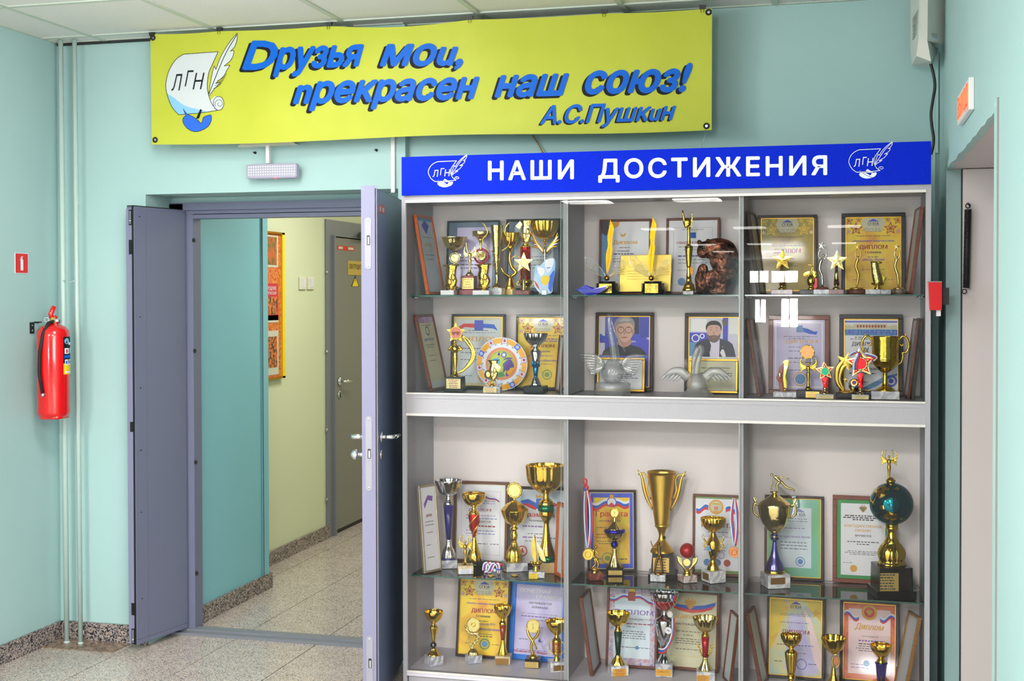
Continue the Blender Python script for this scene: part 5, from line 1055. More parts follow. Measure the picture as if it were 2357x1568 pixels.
# second shelf, middle bay : two portraits with small gold certificates before them
mat('skin_shade', (188, 140, 124), .5, coat=.1); mat('hair_light', (176, 170, 172), .5, coat=.1); mat('eye_white', (226, 220, 218), .5); mat('lip', (180, 96, 90), .5)
def eyes(xs, y, w=.03):
    L_ = []
    for x in xs: L_ += [('q', [(x-w, y), (x, y-.009), (x+w, y), (x, y+.008)], 'eye_white'), ('c', x, y, .011, 'ink'), ('q', [(x-w*1.2, y-.028), (x, y-.038), (x+w*1.2, y-.028), (x, y-.031)], 'hair_dark')]
    return L_
def portrait(kind):
    if kind == 0: return [('r', 0, 0, 1, .55, 'backdrop_blue'), ('r', 0, 0, .12, .28, 'backdrop_white'), ('r', 0, .38, .12, .55, 'backdrop_white'), ('r', .62, 0, .78, .25, 'suit_navy'), ('r', .8, .02, .96, .3, 'ink_blue'), ('c', .03, .29, .05, 'flag_blue'), ('t', 'ЛГН', .68, .37, .03, 'pale'), ('t', 'ПГ', .97, .33, .04, 'pale', 0, .06), ('r', .0, .55, 1, 1, 'paper_blue'),
        ('p', [(.06, .56), (.1, .49), (.18, .445), (.3, .42), (.4, .4), (.6, .4), (.7, .42), (.82, .445), (.9, .5), (.94, .56)], 'shirt_black'), ('q', [(.4, .3), (.6, .3), (.63, .39), (.5, .44), (.37, .39)], 'skin_shade'), ('q', [(.33, .16), (.37, .09), (.5, .06), (.63, .09), (.68, .16), (.67, .25), (.62, .32), (.51, .37), (.41, .33), (.34, .26)], 'skin'),
        ('q', [(.645, .2), (.685, .17), (.7, .21), (.68, .26), (.65, .26)], 'skin_shade'), ('q', [(.31, .2), (.3, .11), (.36, .035), (.5, .01), (.64, .03), (.7, .1), (.685, .19), (.66, .13), (.58, .095), (.47, .105), (.38, .12), (.335, .16)], 'hair_grey'), ('q', [(.38, .07), (.5, .03), (.62, .06), (.55, .075), (.45, .08)], 'hair_light')]+eyes((.43, .58), .195)+[('o', .43, .195, .065, .009, 'ink'), ('o', .58, .195, .065, .009, 'ink'), ('r', .495, .19, .515, .196, 'ink'),
        ('q', [(.5, .2), (.52, .25), (.505, .262), (.485, .25)], 'skin_shade'), ('q', [(.44, .3), (.5, .292), (.57, .3), (.5, .312)], 'lip')]
    return [('r', 0, 0, 1, .55, 'backdrop_white'), ('r', .05, .03, .36, .2, 'pale'), ('r', 0, .22, .4, .36, 'backdrop_blue'), ('o', .14, .3, .08, .02, 'pale'), ('o', .27, .27, .05, .02, 'pale'), ('r', .68, 0, .78, .55, 'backdrop_blue'), ('r', .8, .02, 1, .24, 'pale'), ('r', 0, .36, .3, .55, 'seal_blue'), ('p', [(.66, .04), (.74, .02), (.76, .1), (.68, .14)], 'beard'), ('r', .0, .55, 1, 1, 'paper_white'),
        ('p', [(.1, .56), (.12, .42), (.16, .37), (.24, .335), (.42, .3), (.62, .3), (.8, .34), (.87, .38), (.91, .46), (.94, .56)], 'suit_navy'), ('p', [(.4, .3), (.5, .34), (.62, .3), (.61, .56), (.43, .56)], 'shirt_pale'), ('p', [(.4, .3), (.45, .4), (.43, .5), (.38, .38)], 'suit_navy'), ('q', [(.36, .16), (.41, .105), (.5, .09), (.59, .105), (.635, .16), (.635, .25), (.58, .33), (.5, .355), (.41, .32), (.365, .25)], 'skin'),
        ('q', [(.352, .2), (.34, .13), (.4, .07), (.5, .052), (.6, .07), (.655, .13), (.64, .2), (.625, .14), (.56, .115), (.44, .115), (.38, .14)], 'hair_dark'), ('q', [(.365, .23), (.41, .262), (.5, .255), (.59, .262), (.632, .23), (.62, .3), (.57, .345), (.5, .362), (.42, .34), (.38, .3)], 'beard')]+eyes((.445, .555), .185, .024)+[('q', [(.5, .19), (.515, .235), (.5, .246), (.485, .235)], 'skin_shade'), ('q', [(.455, .284), (.5, .276), (.55, .284), (.5, .296)], 'lip'), ('c', .68, .42, .01, 'letter_gold'), ('q', [(.63, .5), (.66, .46), (.7, .46), (.74, .55), (.68, .56)], 'pale')]
PG = 'framed portraits on the second shelf'
frame('E', [(396, 172), (1146, 172), (1140, 1228), (385, 1215)], NF+.02, NF+.02, 'wood_dark', 46, 'paper_blue', portrait(0), 'dark framed portrait of a grey haired man with glasses, behind the clear glass pelican', 'framed_portrait', PG, 'gold_trim')
frame('E', [(1552, 178), (2300, 182), (2300, 1235), (1540, 1232)], NF+.02, NF+.02, 'wood_dark', 50, 'paper_white', portrait(1), 'dark framed portrait of a dark haired bearded man in a suit, behind the frosted pelican', 'framed_portrait', PG, 'gold_trim')
CG = 'small gold framed certificates'
frame('E', [(415, 755), (1035, 760), (1030, 1225), (412, 1215)], 5.05, 5.05, 'gold_trim', 30, 'paper_grey', [('r', .02, .02, .98, .98, 'paper_white'), LN(.5, .45, .85, 'ink', .012), LN(.56, .5, .75, 'ink', .012), LN(.62, .42, .9, 'ink', .009)], 'small gold framed certificate behind the wings of the clear glass pelican', 'framed_certificate', CG, lean=.02)
frame('E', [(1610, 772), (2238, 778), (2236, 1250), (1600, 1245)], 5.05, 5.05, 'gold_trim', 30, 'paper_grey', [('r', .02, .02, .98, .98, 'paper_cream'), ('t', 'Приз «Малый Пеликан»', .55, .25, .075, 'ink', 0, .66), LN(.33, .3, .8, 'ink', .007), LN(.41, .15, .92, 'ink', .014), LN(.49, .2, .92, 'ink', .014)], 'small gold framed certificate for a pelican prize behind the frosted pelican', 'framed_certificate', CG, lean=.02)
# second shelf, right bay
frame('F', [(75, 215), (140, 230), (262, 1150), (205, 1180)], 4.93, 5.07, 'wood_brown', 24, 'paper_grey', (), 'thin brown frame leaning on the left divider of the second row right compartment', lean=0)
frame('F', [(355, 188), (1058, 192), (1058, 1160), (345, 1160)], NF, NF, 'wood_red', 52, 'paper_lilac', [('r', .04, .03, .96, .97, 'paper_white'), ('r', .06, .045, .94, .955, 'paper_lilac'), ('r', .45, .08, .57, .18, 'seal_blue'), ('p', [(.57, .11), (.68, .13), (.8, .17), (.86, .16), (.84, .21), (.7, .2), (.58, .17)], 'flag_blue'), ('t', 'ДИПЛОМ', .55, .335, .07, 'letter_gold', 0, .62), LN(.24, .2, .85, 'ink', .003), LN(.27, .3, .6, 'ink', .003), LN(.39, .3, .7), LN(.45, .3, .7), LN(.55, .3, .75, 'ink', .006), LN(.61, .2, .8), LN(.72, .2, .8), ('c', .53, .85, .1, 'seal_blue'), ('o', .53, .85, .14, .02, 'letter_gold')], 'red brown framed lilac diploma in the second row right compartment')
frame('F', [(1168, 178), (1912, 180), (1912, 1162), (1172, 1165)], NF, NF, 'wood_black', 52, 'paper_white', [('r', 0, .03, 1, .05, 'emblem_blue'), ('p', [(0, .14), (0, .09), (.1, .08), (.16, .1), (.2, .07), (.78, .07), (.84, .1), (.9, .08), (1, .09), (1, .14)], 'paper_cream')]+[('r', .24+.055*i, .085, .275+.055*i, .12, 'star_red') for i in range(10)]+[('r', 0, .145, 1, .23, 'seal_blue'), ('t', 'МЕДИАГРАД', .5, .215, .085, 'emblem_blue', 0, .98), LN(.255, .2, .8, 'ink', .005), LN(.28, .12, .85, 'ink', .004), ('t', 'ДИПЛОМ', .38, .375, .075, 'ink', 0, .46), ('t', 'IV', .42, .45, .075, 'ink'), ('t', 'НОВОСТИ', .62, .71, .035, 'ink', 0, .3), LN(.76, .1, .6, 'ink', .006), ('p', [(.3, .98), (.5, .9), (.75, .8), (1, .75), (1, .78), (.8, .84), (.6, .94), (.4, 1)], 'seal_blue'), ('o', .87, .86, .11, .035, 'emblem_blue'), ('c', .87, .86, .045, 'emblem_blue'), LN(.88, .3, .45), LN(.88, .6, .72)], 'black and gold framed white media festival diploma in the second row right compartment', trim='gold_trim')
frame('F', [(2050, 232), (2090, 220), (1978, 1200), (1935, 1195)], 5.07, 4.95, 'wood_brown', 22, 'paper_grey', (), 'inner one of two brown frames leaning right in the second row right compartment', lean=0, th=.01)
frame('F', [(2105, 228), (2158, 214), (2046, 1200), (2003, 1205)], 5.05, 4.92, 'wood_dark', 26, 'paper_grey', (), 'outer one of two brown frames leaning right in the second row right compartment', lean=0, th=.01)
# third shelf (glass), left bay
frame('G', [(172, 455), (390, 365), (497, 1290), (290, 1420)], 4.87, 4.955, 'frame_silver', 26, 'paper_white', [('p', [(.2, .2), (.5, .1), (.85, .12), (.8, .18), (.5, .16), (.24, .26)], 'ink_violet'), ('t', 'ДИПЛОМ', .5, .36, .04, 'ink_red', 0, .4), LN(.42, .2, .8), LN(.46, .2, .8), LN(.55, .3, .7, 'ink_red'), LN(.7, .2, .5), LN(.85, .2, .7)], 'silver framed certificate leaning on the left side wall of the third row', lean=0)
frame('G', [(690, 345), (1325, 378), (1305, 1310), (630, 1255)], 5.112, 5.112, 'wood_brown', 36, 'paper_white', [('r', .1, .09, .9, .092, 'ink_red'), ('r', .1, .92, .9, .922, 'ink_red'), ('r', .1, .09, .103, .92, 'ink_red'), ('r', .897, .09, .9, .92, 'ink_red'), ('f', .58, .13, .88, .2, .035, .012), LN(.22, .25, .8, 'ink_blue', .003), LN(.25, .25, .8, 'ink_blue', .003), ('t', 'ДИПЛОМ', .48, .355, .05, 'ink_red', 0, .46), LN(.41, .2, .8, 'ink_violet'), LN(.45, .2, .85, 'ink_blue'), ('t', 'НАГРАЖДАЕТСЯ', .5, .5, .028, 'ink', 0, .4), LN(.55, .3, .8, 'ink_red', .008), LN(.61, .2, .8, 'ink_blue'), LN(.65, .2, .8, 'ink_blue'), LN(.78, .45, .65), LN(.78, .7, .88)], 'brown framed white diploma with flag ribbon behind the red spiral goblet', mount='paper_white', mw=.02, trim='frame_silver', lean=.026)
frame('G', [(1335, 412), (2030, 445), (2012, 1330), (1315, 1290)], 5.112, 5.112, 'wood_dark', 34, 'paper_white', [('r', .05, .04, .055, .96, 'ink_violet'), ('r', .945, .04, .95, .96, 'ink_violet'), ('r', .05, .02, .95, .2, 'paper_sky'), ('p', [(.15, .16), (.3, .13), (.45, .18), (.45, .25), (.3, .2), (.18, .23)], 'flag_blue'), ('p', [(.18, .2), (.3, .19), (.45, .24), (.45, .28), (.3, .24)], 'flag_red'), ('r', .45, .12, .6, .26, 'flag_blue'), ('p', [(.44, .11), (.45, .06), (.5, .09), (.52, .05), (.55, .09), (.6, .06), (.6, .11)], 'letter_gold'), ('p', [(.6, .18), (.75, .15), (.88, .2), (.8, .22), (.6, .24)], 'flag_red'), ('t', 'Грамота', .5, .37, .085, 'letter_red', 0, .6), ('t', 'Награждается', .5, .43, .03, 'ink', 0, .36), LN(.5, .2, .7, 'ink_violet', .008), LN(.6, .3, .7), LN(.65, .2, .85, 'ink_violet', .007), LN(.7, .25, .7), ('o', .2, .84, .1, .02, 'letter_red'), ('p', [(.16, .86), (.2, .79), (.24, .86)], 'letter_red')], 'dark framed certificate with blue and red ribbon heading behind the green banded bowl', lean=.026)
frame('G', [(1985, 680), (2030, 590), (2012, 1440), (1905, 1500)], 4.99, 4.92, 'wood_orange', 40, 'paper_grey', (), 'orange wooden frame seen edge on beside the green banded bowl', lean=0, th=.02)
# third shelf, middle bay
frame('H', [(240, 458), (775, 412), (812, 1290), (250, 1345)], 5.07, 5.115, 'wood_dark', 28, 'paper_gold', [('f', .06, .13, .46, .09, .1, .02), ('f', .54, .1, .9, .1, .1, -.02), ('c', .5, .13, .11, 'flag_white'), ('o', .5, .13, .115, .02, 'emblem_blue'), ('p', [(.42, .17), (.5, .13), (.58, .17), (.5, .2)], 'letter_red'), ('r', .46, .03, .54, .08, 'letter_gold'), ('t', 'Грамота', .5, .315, .1, 'letter_red', 0, .72), ('t', 'НАГРАЖДАЕТСЯ', .45, .385, .03, 'ink', 0, .5), LN(.46, .15, .5), LN(.55, .15, .6, 'ink_red'), LN(.59, .15, .6, 'ink_red'), LN(.64, .15, .7, 'ink'), LN(.67, .2, .6), ('o', .4, .86, .13, .02, 'seal_green'), ('c', .4, .86, .06, 'seal_green'), LN(.87, .1, .25, 'ink', .008), LN(.87, .6, .85, 'ink', .006)], 'dark framed yellow certificate with blue border and red title in the third row middle', mount='paper_blue', mw=.085, trim='frame_silver', lean=.02)
frame('H', [(1468, 465), (2010, 515), (1990, 1410), (1435, 1335)], 5.112, 5.112, 'wood_brown', 28, 'paper_white', [('r', 0, 0, 1, .025, 'seal_green'), ('r', 0, .96, 1, 1, 'seal_green'), ('f', .02, .12, .3, .08, .1, .02), ('f', .7, .1, .98, .1, .1, -.02), ('c', .48, .13, .15, 'paper_cream'), ('o', .48, .13, .17, .04, 'letter_gold'), ('r', .4, .08, .56, .1, 'letter_gold'), ('t', 'III', .48, .17, .07, 'letter_red'), ('p', [(.4, .18), (.56, .18), (.5, .23), (.46, .23)], 'letter_gold'), ('t', 'ГРАМОТА', .52, .4, .075, 'ink_red', 0, .74), LN(.46, .3, .75), LN(.52, .15, .85, 'ink_violet', .003), LN(.66, .2, .7), LN(.7, .2, .7), ('c', .28, .86, .08, 'seal_blue'), ('c', .52, .86, .08, 'seal_blue'), ('c', .74, .86, .08, 'star_red'), ('o', .6, .76, .08, .01, 'ink_violet')], 'brown framed third place certificate behind the gold cup with blue badge', lean=.026)
# third shelf, right bay
frame('I', [(238, 545), (772, 570), (768, 1302), (232, 1262)], 5.112, 5.112, 'wood_dark', 24, 'paper_green', [('r', .18, .12, .82, .88, 'paper_sky'), ('o', .5, .5, 0, 0, 'ink')]+temple(.6, .17)+[LN(.26, .3, .75, 'ink', .003), LN(.29, .3, .75, 'ink', .003), LN(.38, .3, .7, 'ink_violet'), ('t', 'БЛАГОДАРСТВЕННОЕ ПИСЬМО', .5, .5, .03, 'ink_violet', 0, .6), LN(.56, .25, .75), LN(.6, .25, .75), LN(.64, .25, .75), ('o', .62, .8, .09, .015, 'seal_blue'), ('c', .62, .8, .05, 'seal_blue')], 'dark framed green thank you letter behind the bowling figure cup', trim='gold_trim', lean=.026)
frame('I', [(846, 560), (1400, 560), (1400, 1330), (848, 1308)], 5.112, 5.112, 'wood_red', 38, 'paper_white', [('r', 0, 0, 1, .045, 'green_print'), ('r', 0, .955, 1, 1, 'green_print'), ('r', 0, 0, .075, 1, 'green_print'), ('r', .925, 0, 1, 1, 'green_print'), ('e', .5, .115, .08, 'wood_tan'), ('c', .5, .115, .025, 'green_print'), LN(.2, .15, .85, 'ink', .007), LN(.225, .12, .88, 'ink', .007), LN(.25, .3, .7, 'ink', .007), ('t', 'БЛАГОДАРСТВЕННОЕ', .5, .345, .042, 'letter_gold', 0, .72), ('t', 'ПИСЬМО', .5, .4, .042, 'letter_gold', 0, .3), ('t', 'ВРУЧАЕТСЯ', .5, .465, .035, 'ink', 0, .3), LN(.53, .2, .8, 'ink', .005), LN(.56, .38, .62, 'ink', .005), LN(.65, .2, .8, 'ink', .003), LN(.67, .15, .85, 'ink', .003), LN(.69, .25, .75, 'ink', .003), LN(.8, .12, .3, 'ink', .003), ('c', .32, .87, .07, 'letter_gold')], 'red brown framed thank you letter with green border, left of the globe trophy', lean=.026)
# bottom shelf, left bay
frame('J', [(808, 160), (1500, 200), (1470, 1235), (748, 1180)], 5.03, 5.03, 'wood_dark', 32, 'paper_gold', stars_design(DIP+[('t', 'школьная ЛГН', .55, .6, .04, 'ink_violet', .2, .4), ('t', '«горячая картошка»', .6, .67, .045, 'ink_violet', .2, .5), LN(.72, .4, .7, 'ink', .003), LN(.75, .35, .7, 'ink', .005), ('o', .55, .85, .11, .03, 'seal_green'), ('c', .55, .85, .06, 'seal_blue'), LN(.85, .14, .25, 'ink', .003), LN(.85, .7, .85, 'ink', .003)]), 'dark framed golden diploma with red stars on the bottom shelf left', trim='gold_trim', lean=.05)
frame('J', [(1515, 200), (2262, 240), (2240, 1290), (1462, 1225)], 5.05, 5.03, 'frame_blue', 68, 'paper_lilac', [('t', 'ПОЧЕТНАЯ', .4, .11, .07, 'pale', .25, .66), ('t', 'ГРАМОТА', .7, .19, .07, 'pale', .25, .55), ('t', 'НАГРАЖДАЕТСЯ', .52, .27, .042, 'ink', .2, .48), ('t', 'КОМАНДА', .52, .33, .04, 'ink', 0, .34), LN(.41, .12, .9, 'ink', .002), LN(.45, .12, .9, 'ink_violet', .007), LN(.5, .35, .7, 'ink', .004), LN(.6, .5, .6), LN(.7, .6, .6), LN(.78, .1, .3), ('p', [(.5, .8), (.55, .75), (.56, .8), (.62, .78), (.57, .81)], 'ink_blue'), LN(.93, .05, .7, 'ink_violet', .004), ('t', 'Российских Юных Молодых', .36, .97, .045, 'ink_red', 0, .72)], 'bright blue framed lilac honour certificate on the bottom shelf left', lean=.05)
# bottom shelf, middle bay
frame('K', [(200, 345), (318, 185), (450, 1160), (345, 1370)], 4.89, 5.06, 'wood_brown', 28, 'paper_grey', (), 'brown frame standing edge on at the left divider of the bottom shelf middle', lean=0)
frame('K', [(562, 160), (1225, 195), (1185, 1195), (530, 1165)], 5.04, 5.04, 'wood_brown', 32, 'paper_sky', [('f', .0, .12, .4, .08, .05, .02), ('f', .55, .08, 1, .14, .05, -.02), ('r', .4, .04, .56, .16, 'star_red'), ('p', [(.42, .04), (.44, -.02), (.54, -.02), (.56, .04)], 'paper_gold'), ('t', 'ДИПЛОМ', .52, .34, .085, 'ink_violet', 0, .86), ('t', 'НАГРАЖДАЕТСЯ', .6, .41, .03, 'ink', 0, .6), LN(.46, .3, .95, 'ink_red', .006), LN(.5, .4, .6), LN(.56, .2, .75), LN(.59, .2, .8), LN(.62, .25, .8), LN(.65, .2, .8), LN(.77, .2, .9), ('c', .62, .77, .04, 'seal_blue')], 'brown framed diploma with colourful photo border on the bottom shelf middle', mount='paper_confetti', mw=.11, lean=.05)
frame('K', [(1300, 215), (2008, 248), (1990, 1258), (1250, 1215)], 5.065, 5.05, 'wood_brown', 38, 'paper_cream', [('p', [(.02, .12), (.25, .16), (.5, .17), (.75, .15), (.98, .1), (.96, .15), (.75, .2), (.5, .22), (.25, .2), (.04, .16)], 'flag_blue'), ('p', [(.04, .16), (.25, .2), (.5, .22), (.75, .2), (.96, .15), (.9, .2), (.7, .25), (.5, .265), (.3, .25), (.1, .2)], 'flag_red'), ('e', .47, .15, .13, 'letter_gold'), ('r', .1, .24, .9, .243, 'letter_gold'), ('r', .1, .85, .9, .853, 'letter_gold'), ('t', 'Диплом', .47, .34, .08, 'letter_gold', .35, .56), ('t', 'НАГРАЖДАЕТСЯ', .48, .435, .035, 'ink', 0, .56), LN(.52, .2, .7), LN(.57, .35, .55), LN(.62, .2, .7), LN(.65, .2, .7), LN(.68, .2, .7), LN(.76, .2, .7)], 'brown framed cream diploma with golden eagle and flag ribbon on the bottom shelf middle', lean=.05)
frame('K', [(2200, 590), (2262, 470), (2165, 1440), (2070, 1440)], 5.0, 4.90, 'wood_brown', 28, 'paper_grey', (), 'brown frame leaning on the right divider of the bottom shelf middle', lean=0, th=.012)
# bottom shelf, right bay
frame('L', [(100, 420), (142, 258), (325, 1300), (250, 1420)], 4.90, 5.03, 'wood_brown', 24, 'paper_grey', (), 'brown frame leaning left on the divider of the bottom shelf right', lean=0)
frame('L', [(335, 172), (1015, 182), (1012, 1155), (322, 1120)], 5.05, 5.04, 'wood_dark', 30, 'paper_rainbow', [('p', [(0, .02), (.25, .0), (.35, .12), (.15, .5), (0, .7)], 'paper_gold'), ('p', [(.62, 0), (1, .0), (1, .3), (.8, .15)], 'paper_gold'), ('p', [(.38, .2), (.6, .2), (.95, .95), (.5, 1), (.3, .9)], 'paper_lilac'), ('p', [(.65, .12), (.78, .25), (1, .7), (1, .95), (.86, .8)], 'paper_pink'), ('s', .88, .18, .09, 'letter_gold', 'paper_gold')]+temple(.5, .07)+[LN(.2, .2, .8, 'ink', .002), LN(.22, .2, .8, 'ink', .002), LN(.31, .2, .75, 'ink_violet', .004), ('t', 'ДИПЛОМ', .5, .455, .07, 'star_red', 0, .52), LN(.6, .15, .85, 'ink_violet', .006), LN(.7, .3, .7, 'ink', .003), ('o', .62, .84, .1, .012, 'emblem_blue'), LN(.82, .1, .25), LN(.83, .75, .9)], 'dark framed rainbow coloured diploma on the bottom shelf right', trim='gold_trim', lean=.05)
frame('L', [(1205, 205), (1918, 240), (1885, 1210), (1195, 1150)], 5.05, 5.04, 'wood_black', 38, 'paper_pink', [('r', .0, .0, .0, .0, 'ink'), ('f', .02, .12, .3, .16, .07, -.03), ('f', .7, .16, .98, .14, .07, .03), ('c', .5, .12, .15, 'letter_gold'), ('c', .5, .12, .1, 'letter_red'), ('e', .5, .12, .07, 'letter_gold'), ('t', 'Диплом', .5, .345, .11, 'letter_gold', .3, .56), ('t', 'НАГРАЖДАЕТСЯ', .52, .44, .022, 'ink', 0, .3), LN(.49, .3, .8, 'ink_violet', .009), LN(.53, .3, .7, 'ink', .006), LN(.56, .3, .7), LN(.59, .25, .75), LN(.62, .3, .7), LN(.8, .15, .5, 'ink_violet'), LN(.84, .15, .5, 'ink_violet'), ('c', .45, .78, .06, 'seal_blue')], 'black framed diploma with orange red ornamental border on the bottom shelf right', trim='gold_trim', mount='paper_red', mw=.1, lean=.05)
frame('L', [(2110, 330), (2185, 480), (2010, 1420), (1885, 1300)], 5.03, 4.92, 'wood_tan', 30, 'paper_grey', (), 'tan brown frame leaning on the right side wall of the bottom shelf', lean=0)
# ================================================================ trophies
G1, G2, G3, G4 = [s+' shelf trophies' for s in ('top', 'second', 'third', 'bottom')]
def goblet(t, bowl, stem, foot, mb='gold', ms='gold', mf='gold', n=0, amp=0, fn=0, fa=0, sn=0, sa=0):
    t.bowl('bowl', mb, bowl, n, amp); t.L('stem', ms, stem, sn, sa, smooth=2); t.L('foot', mf, foot, fn, fa, smooth=3); return t
# ---------------- top shelf, left bay (A)
t = T('A', 735, 1440, 'trophy_cup', 'brassy cup with a round medal in its stem, leftmost on the top left shelf', Y=5.04, group=G1)
t.base('marble_red', 62, 1372, 1440); t.L('foot', 'pale_gold', [(1372, 50), (1340, 46), (1290, 20), (1180, 14), (1060, 14), (1030, 20)], smooth=2); t.ring('medal_ring', 'pale_gold', 735, 945, 68, 9); t.disc('medal', 'pale_gold', 735, 945, 52, 8)
t.L('neck', 'pale_gold', [(1035, 14), (1010, 12)], smooth=0); t.L('neck', 'pale_gold', [(885, 14), (850, 20), (835, 46)]); t.bowl('bowl', 'pale_gold', [(668, 183), (700, 168), (770, 140), (820, 95), (845, 40)], 10, .08); t.done()
def scroll_award(t, x0, x1, y0, y1, mt, lean=0, masks=True):
    cx = (x0+x1)/2; w = (x1-x0)/2; h = y1-y0
    pts = [(x0+w*.1, y0+h*.04), (x1-w*.1, y0), (x1-w*.25, y0+h*.3), (x1-w*.15+lean, y0+h*.62), (cx+w*.35, y1-h*.1), (cx-w*.5, y1-h*.08), (x0+w*.35-lean, y0+h*.62), (x0+w*.3, y0+h*.3)]
    t.tube('scroll', mt, [(cx, y0+h*.03), (cx+lean*.3, y0+h*.25), (cx-w*.1, y0+h*.45), (cx+lean*.5, y0+h*.66), (cx-w*.08, y1-h*.06)], [w*.85, w*.6, w*.66, w*.8, w*.4], flat=.34)
    t.tube('scroll_roll', mt, [(x0-w*.02, y0+h*.05), (x1+w*.02, y0+h*.02)], [w*.1, w*.13, w*.13, w*.1], new=False, smooth=0); t.tube('scroll_roll', mt, [(x0+w*.1, y1-h*.1), (x1-w*.1, y1-h*.12)], [w*.08, w*.13, w*.08], new=False, smooth=0)
    for i in range(5): t.tube('relief', mt, [(cx-w*.4, y0+h*(.2+.1*i), -w*.27), (cx+w*.2, y0+h*(.19+.1*i), -w*.27)], w*.025, new=False, smooth=0)
    if masks:
        for dx, dy in ((.3, .5), (-.15, .68)):
            t.ball('mask', mt, cx+w*dx, y0+h*dy, (w*.3, w*.16, h*.14), -w*.25)
            for s_ in (-1, 1): t.ball('mask', mt, cx+w*dx+s_*w*.11, y0+h*(dy-.03), (w*.06, w*.05, h*.025), -w*.41, 8, 6)
            t.tube('mask', mt, [(cx+w*(dx-.12), y0+h*(dy+.04), -w*.4), (cx+w*dx, y0+h*(dy+.07), -w*.43), (cx+w*(dx+.12), y0+h*(dy+.04), -w*.4)], w*.03, new=False)
    t.L('foot', mt, [(y1, w*.5), (y1-h*.03, w*.45), (y1-h*.06, w*.2), (y1-h*.12, w*.22)], cx=cx, smooth=2)
t = T('A', 650, 1440, 'scroll_trophy', 'small gold scroll trophy on a white block before the brassy medal stem cup', Y=4.92, group=G1)
t.base('white_plastic', 94, 1376, 1440, cx=650, dep=.6); scroll_award(t, 585, 800, 1030, 1376, 'gold'); t.done()
t = T('A', 935, 1440, 'victory_trophy', 'gold winged figure holding rings on a maroon base with yellow label', Y=4.99, group=G1)
t.base('maroon_base', 115, 1368, 1440); t.base('maroon_base', 84, 1182, 1368, name='pedestal'); t.plate('brass_plate', 855, 1015, 1215, 1358, 4)
t.L('foot', 'pale_gold', [(1182, 54), (1160, 50), (1135, 26), (1110, 22)], smooth=2); t.victory('pale_gold', 940, 830, 1115, 105, 110, arms=0); t.tube('arm', 'pale_gold', [(925, 890), (895, 820), (890, 730)], [9, 8, 6]); t.tube('arm', 'pale_gold', [(957, 890), (1000, 850), (1015, 780)], [9, 8, 6]); t.done()
t = T('A', 1085, 1440, 'wreath_trophy', 'small brassy cup above a red laurel wreath medal, behind the second gold scroll', Y=5.05, group=G1)
t.base('maroon_base', 70, 1372, 1440); t.L('stem', 'maroon_base', [(1372, 40), (1240, 30), (1060, 26), (1030, 16)]); t.ring('wreath', 'cherry_metal', 1092, 920, 92, 15, n=14, amp=.35); t.disc('medal', 'pale_gold', 1090, 915, 55, 8); t.ring('medal_rim', 'pale_gold', 1090, 915, 56, 8)
t.L('neck', 'pale_gold', [(850, 14), (790, 12), (730, 20), (700, 40)], smooth=2); t.bowl('bowl', 'pale_gold', [(588, 118), (640, 112), (668, 70), (700, 34)], 8, .06); t.done()
t = T('A', 1100, 1440, 'scroll_trophy', 'small gold scroll and lyre trophy on a white block, second from the left', Y=4.9, group=G1)
t.base('white_plastic', 115, 1378, 1440, dep=.5); scroll_award(t, 1015, 1225, 1020, 1378, 'gold', 30); t.done()
t = T('A', 1297, 1440, 'trophy_cup', 'tall slender silver gold cone cup with looping wire handles and spiral base', Y=4.96, group=G1)
t.base('marble_white', 93, 1345, 1440); t.plate('white_plastic', 1210, 1385, 1350, 1435, 4, 'ink')
t.bowl('bowl', 'pale_gold', [(510, 86), (560, 82), (800, 55), (960, 40), (1060, 30), (1150, 24)], 0); t.L('stem', 'pale_gold', [(1345, 66), (1325, 58), (1290, 30), (1240, 22), (1140, 26)], 8, .2, smooth=2, tw=90)
for s_ in (-1, 1): t.tube('handle', 'gold', [(1290+s_*200, 460), (1290+s_*140, 530), (1290+s_*120, 620), (1290+s_*185, 690), (1290+s_*165, 790), (1290+s_*60, 860)], [4, 9, 9, 8, 6, 5])
t.tube('spiral', 'pale_gold', [(1235+0, 850, -20), (1300, 900, -48), (1340, 960, -10), (1290, 1010, -40), (1250, 1060, 0), (1300, 1110, -30), (1330, 1160, 0)], 6); t.done()
t = T('A', 1480, 1440, 'trophy_cup', 'gold fluted bowl cup standing on a lyre with bell shaped foot', Y=5.03, group=G1)
t.base('marble_brown', 92, 1362, 1440); t.plate('brass_plate', 1412, 1530, 1368, 1436, 2)
t.L('foot', 'gold', [(1362, 84), (1345, 82), (1290, 60), (1240, 42), (1200, 26)], 10, .08, smooth=3)
t.tube('lyre', 'gold', [(1480, 1200), (1400, 1150), (1350, 1060)], [22, 20, 8]); t.tube('lyre', 'gold', [(1480, 1200), (1560, 1140), (1500, 1070), (1470, 960), (1480, 850)], [24, 26, 24, 26, 14]); t.ring('lyre_ring', 'gold', 1560, 990, 72, 6)
t.L('neck', 'gold', [(860, 26), (820, 30), (800, 60)]); t.bowl('bowl', 'gold', [(608, 128), (660, 122), (740, 96), (805, 45)], 14, .12); t.done()
t = T('A', 1683, 1438, 'column_trophy', 'trophy with a shiny red column topped by gold theatre masks and scroll', Y=4.99, group=G1)
t.base('marble_red', 92, 1372, 1438); t.L('foot_cup', 'gold', [(1372, 80), (1350, 70), (1320, 62), (1280, 90), (1240, 86), (1228, 60)], smooth=2); t.L('column', 'red_metal', [(1230, 70), (800, 70)])
for s_ in (-1, 1): t.ring('handle', 'gold', 1683+s_*92, 1285, 26, 7)
t.L('cap', 'gold', [(802, 78), (785, 72), (770, 40), (745, 30)], smooth=2); scroll_award(t, 1600, 1780, 425, 760, 'pale_gold', 10)
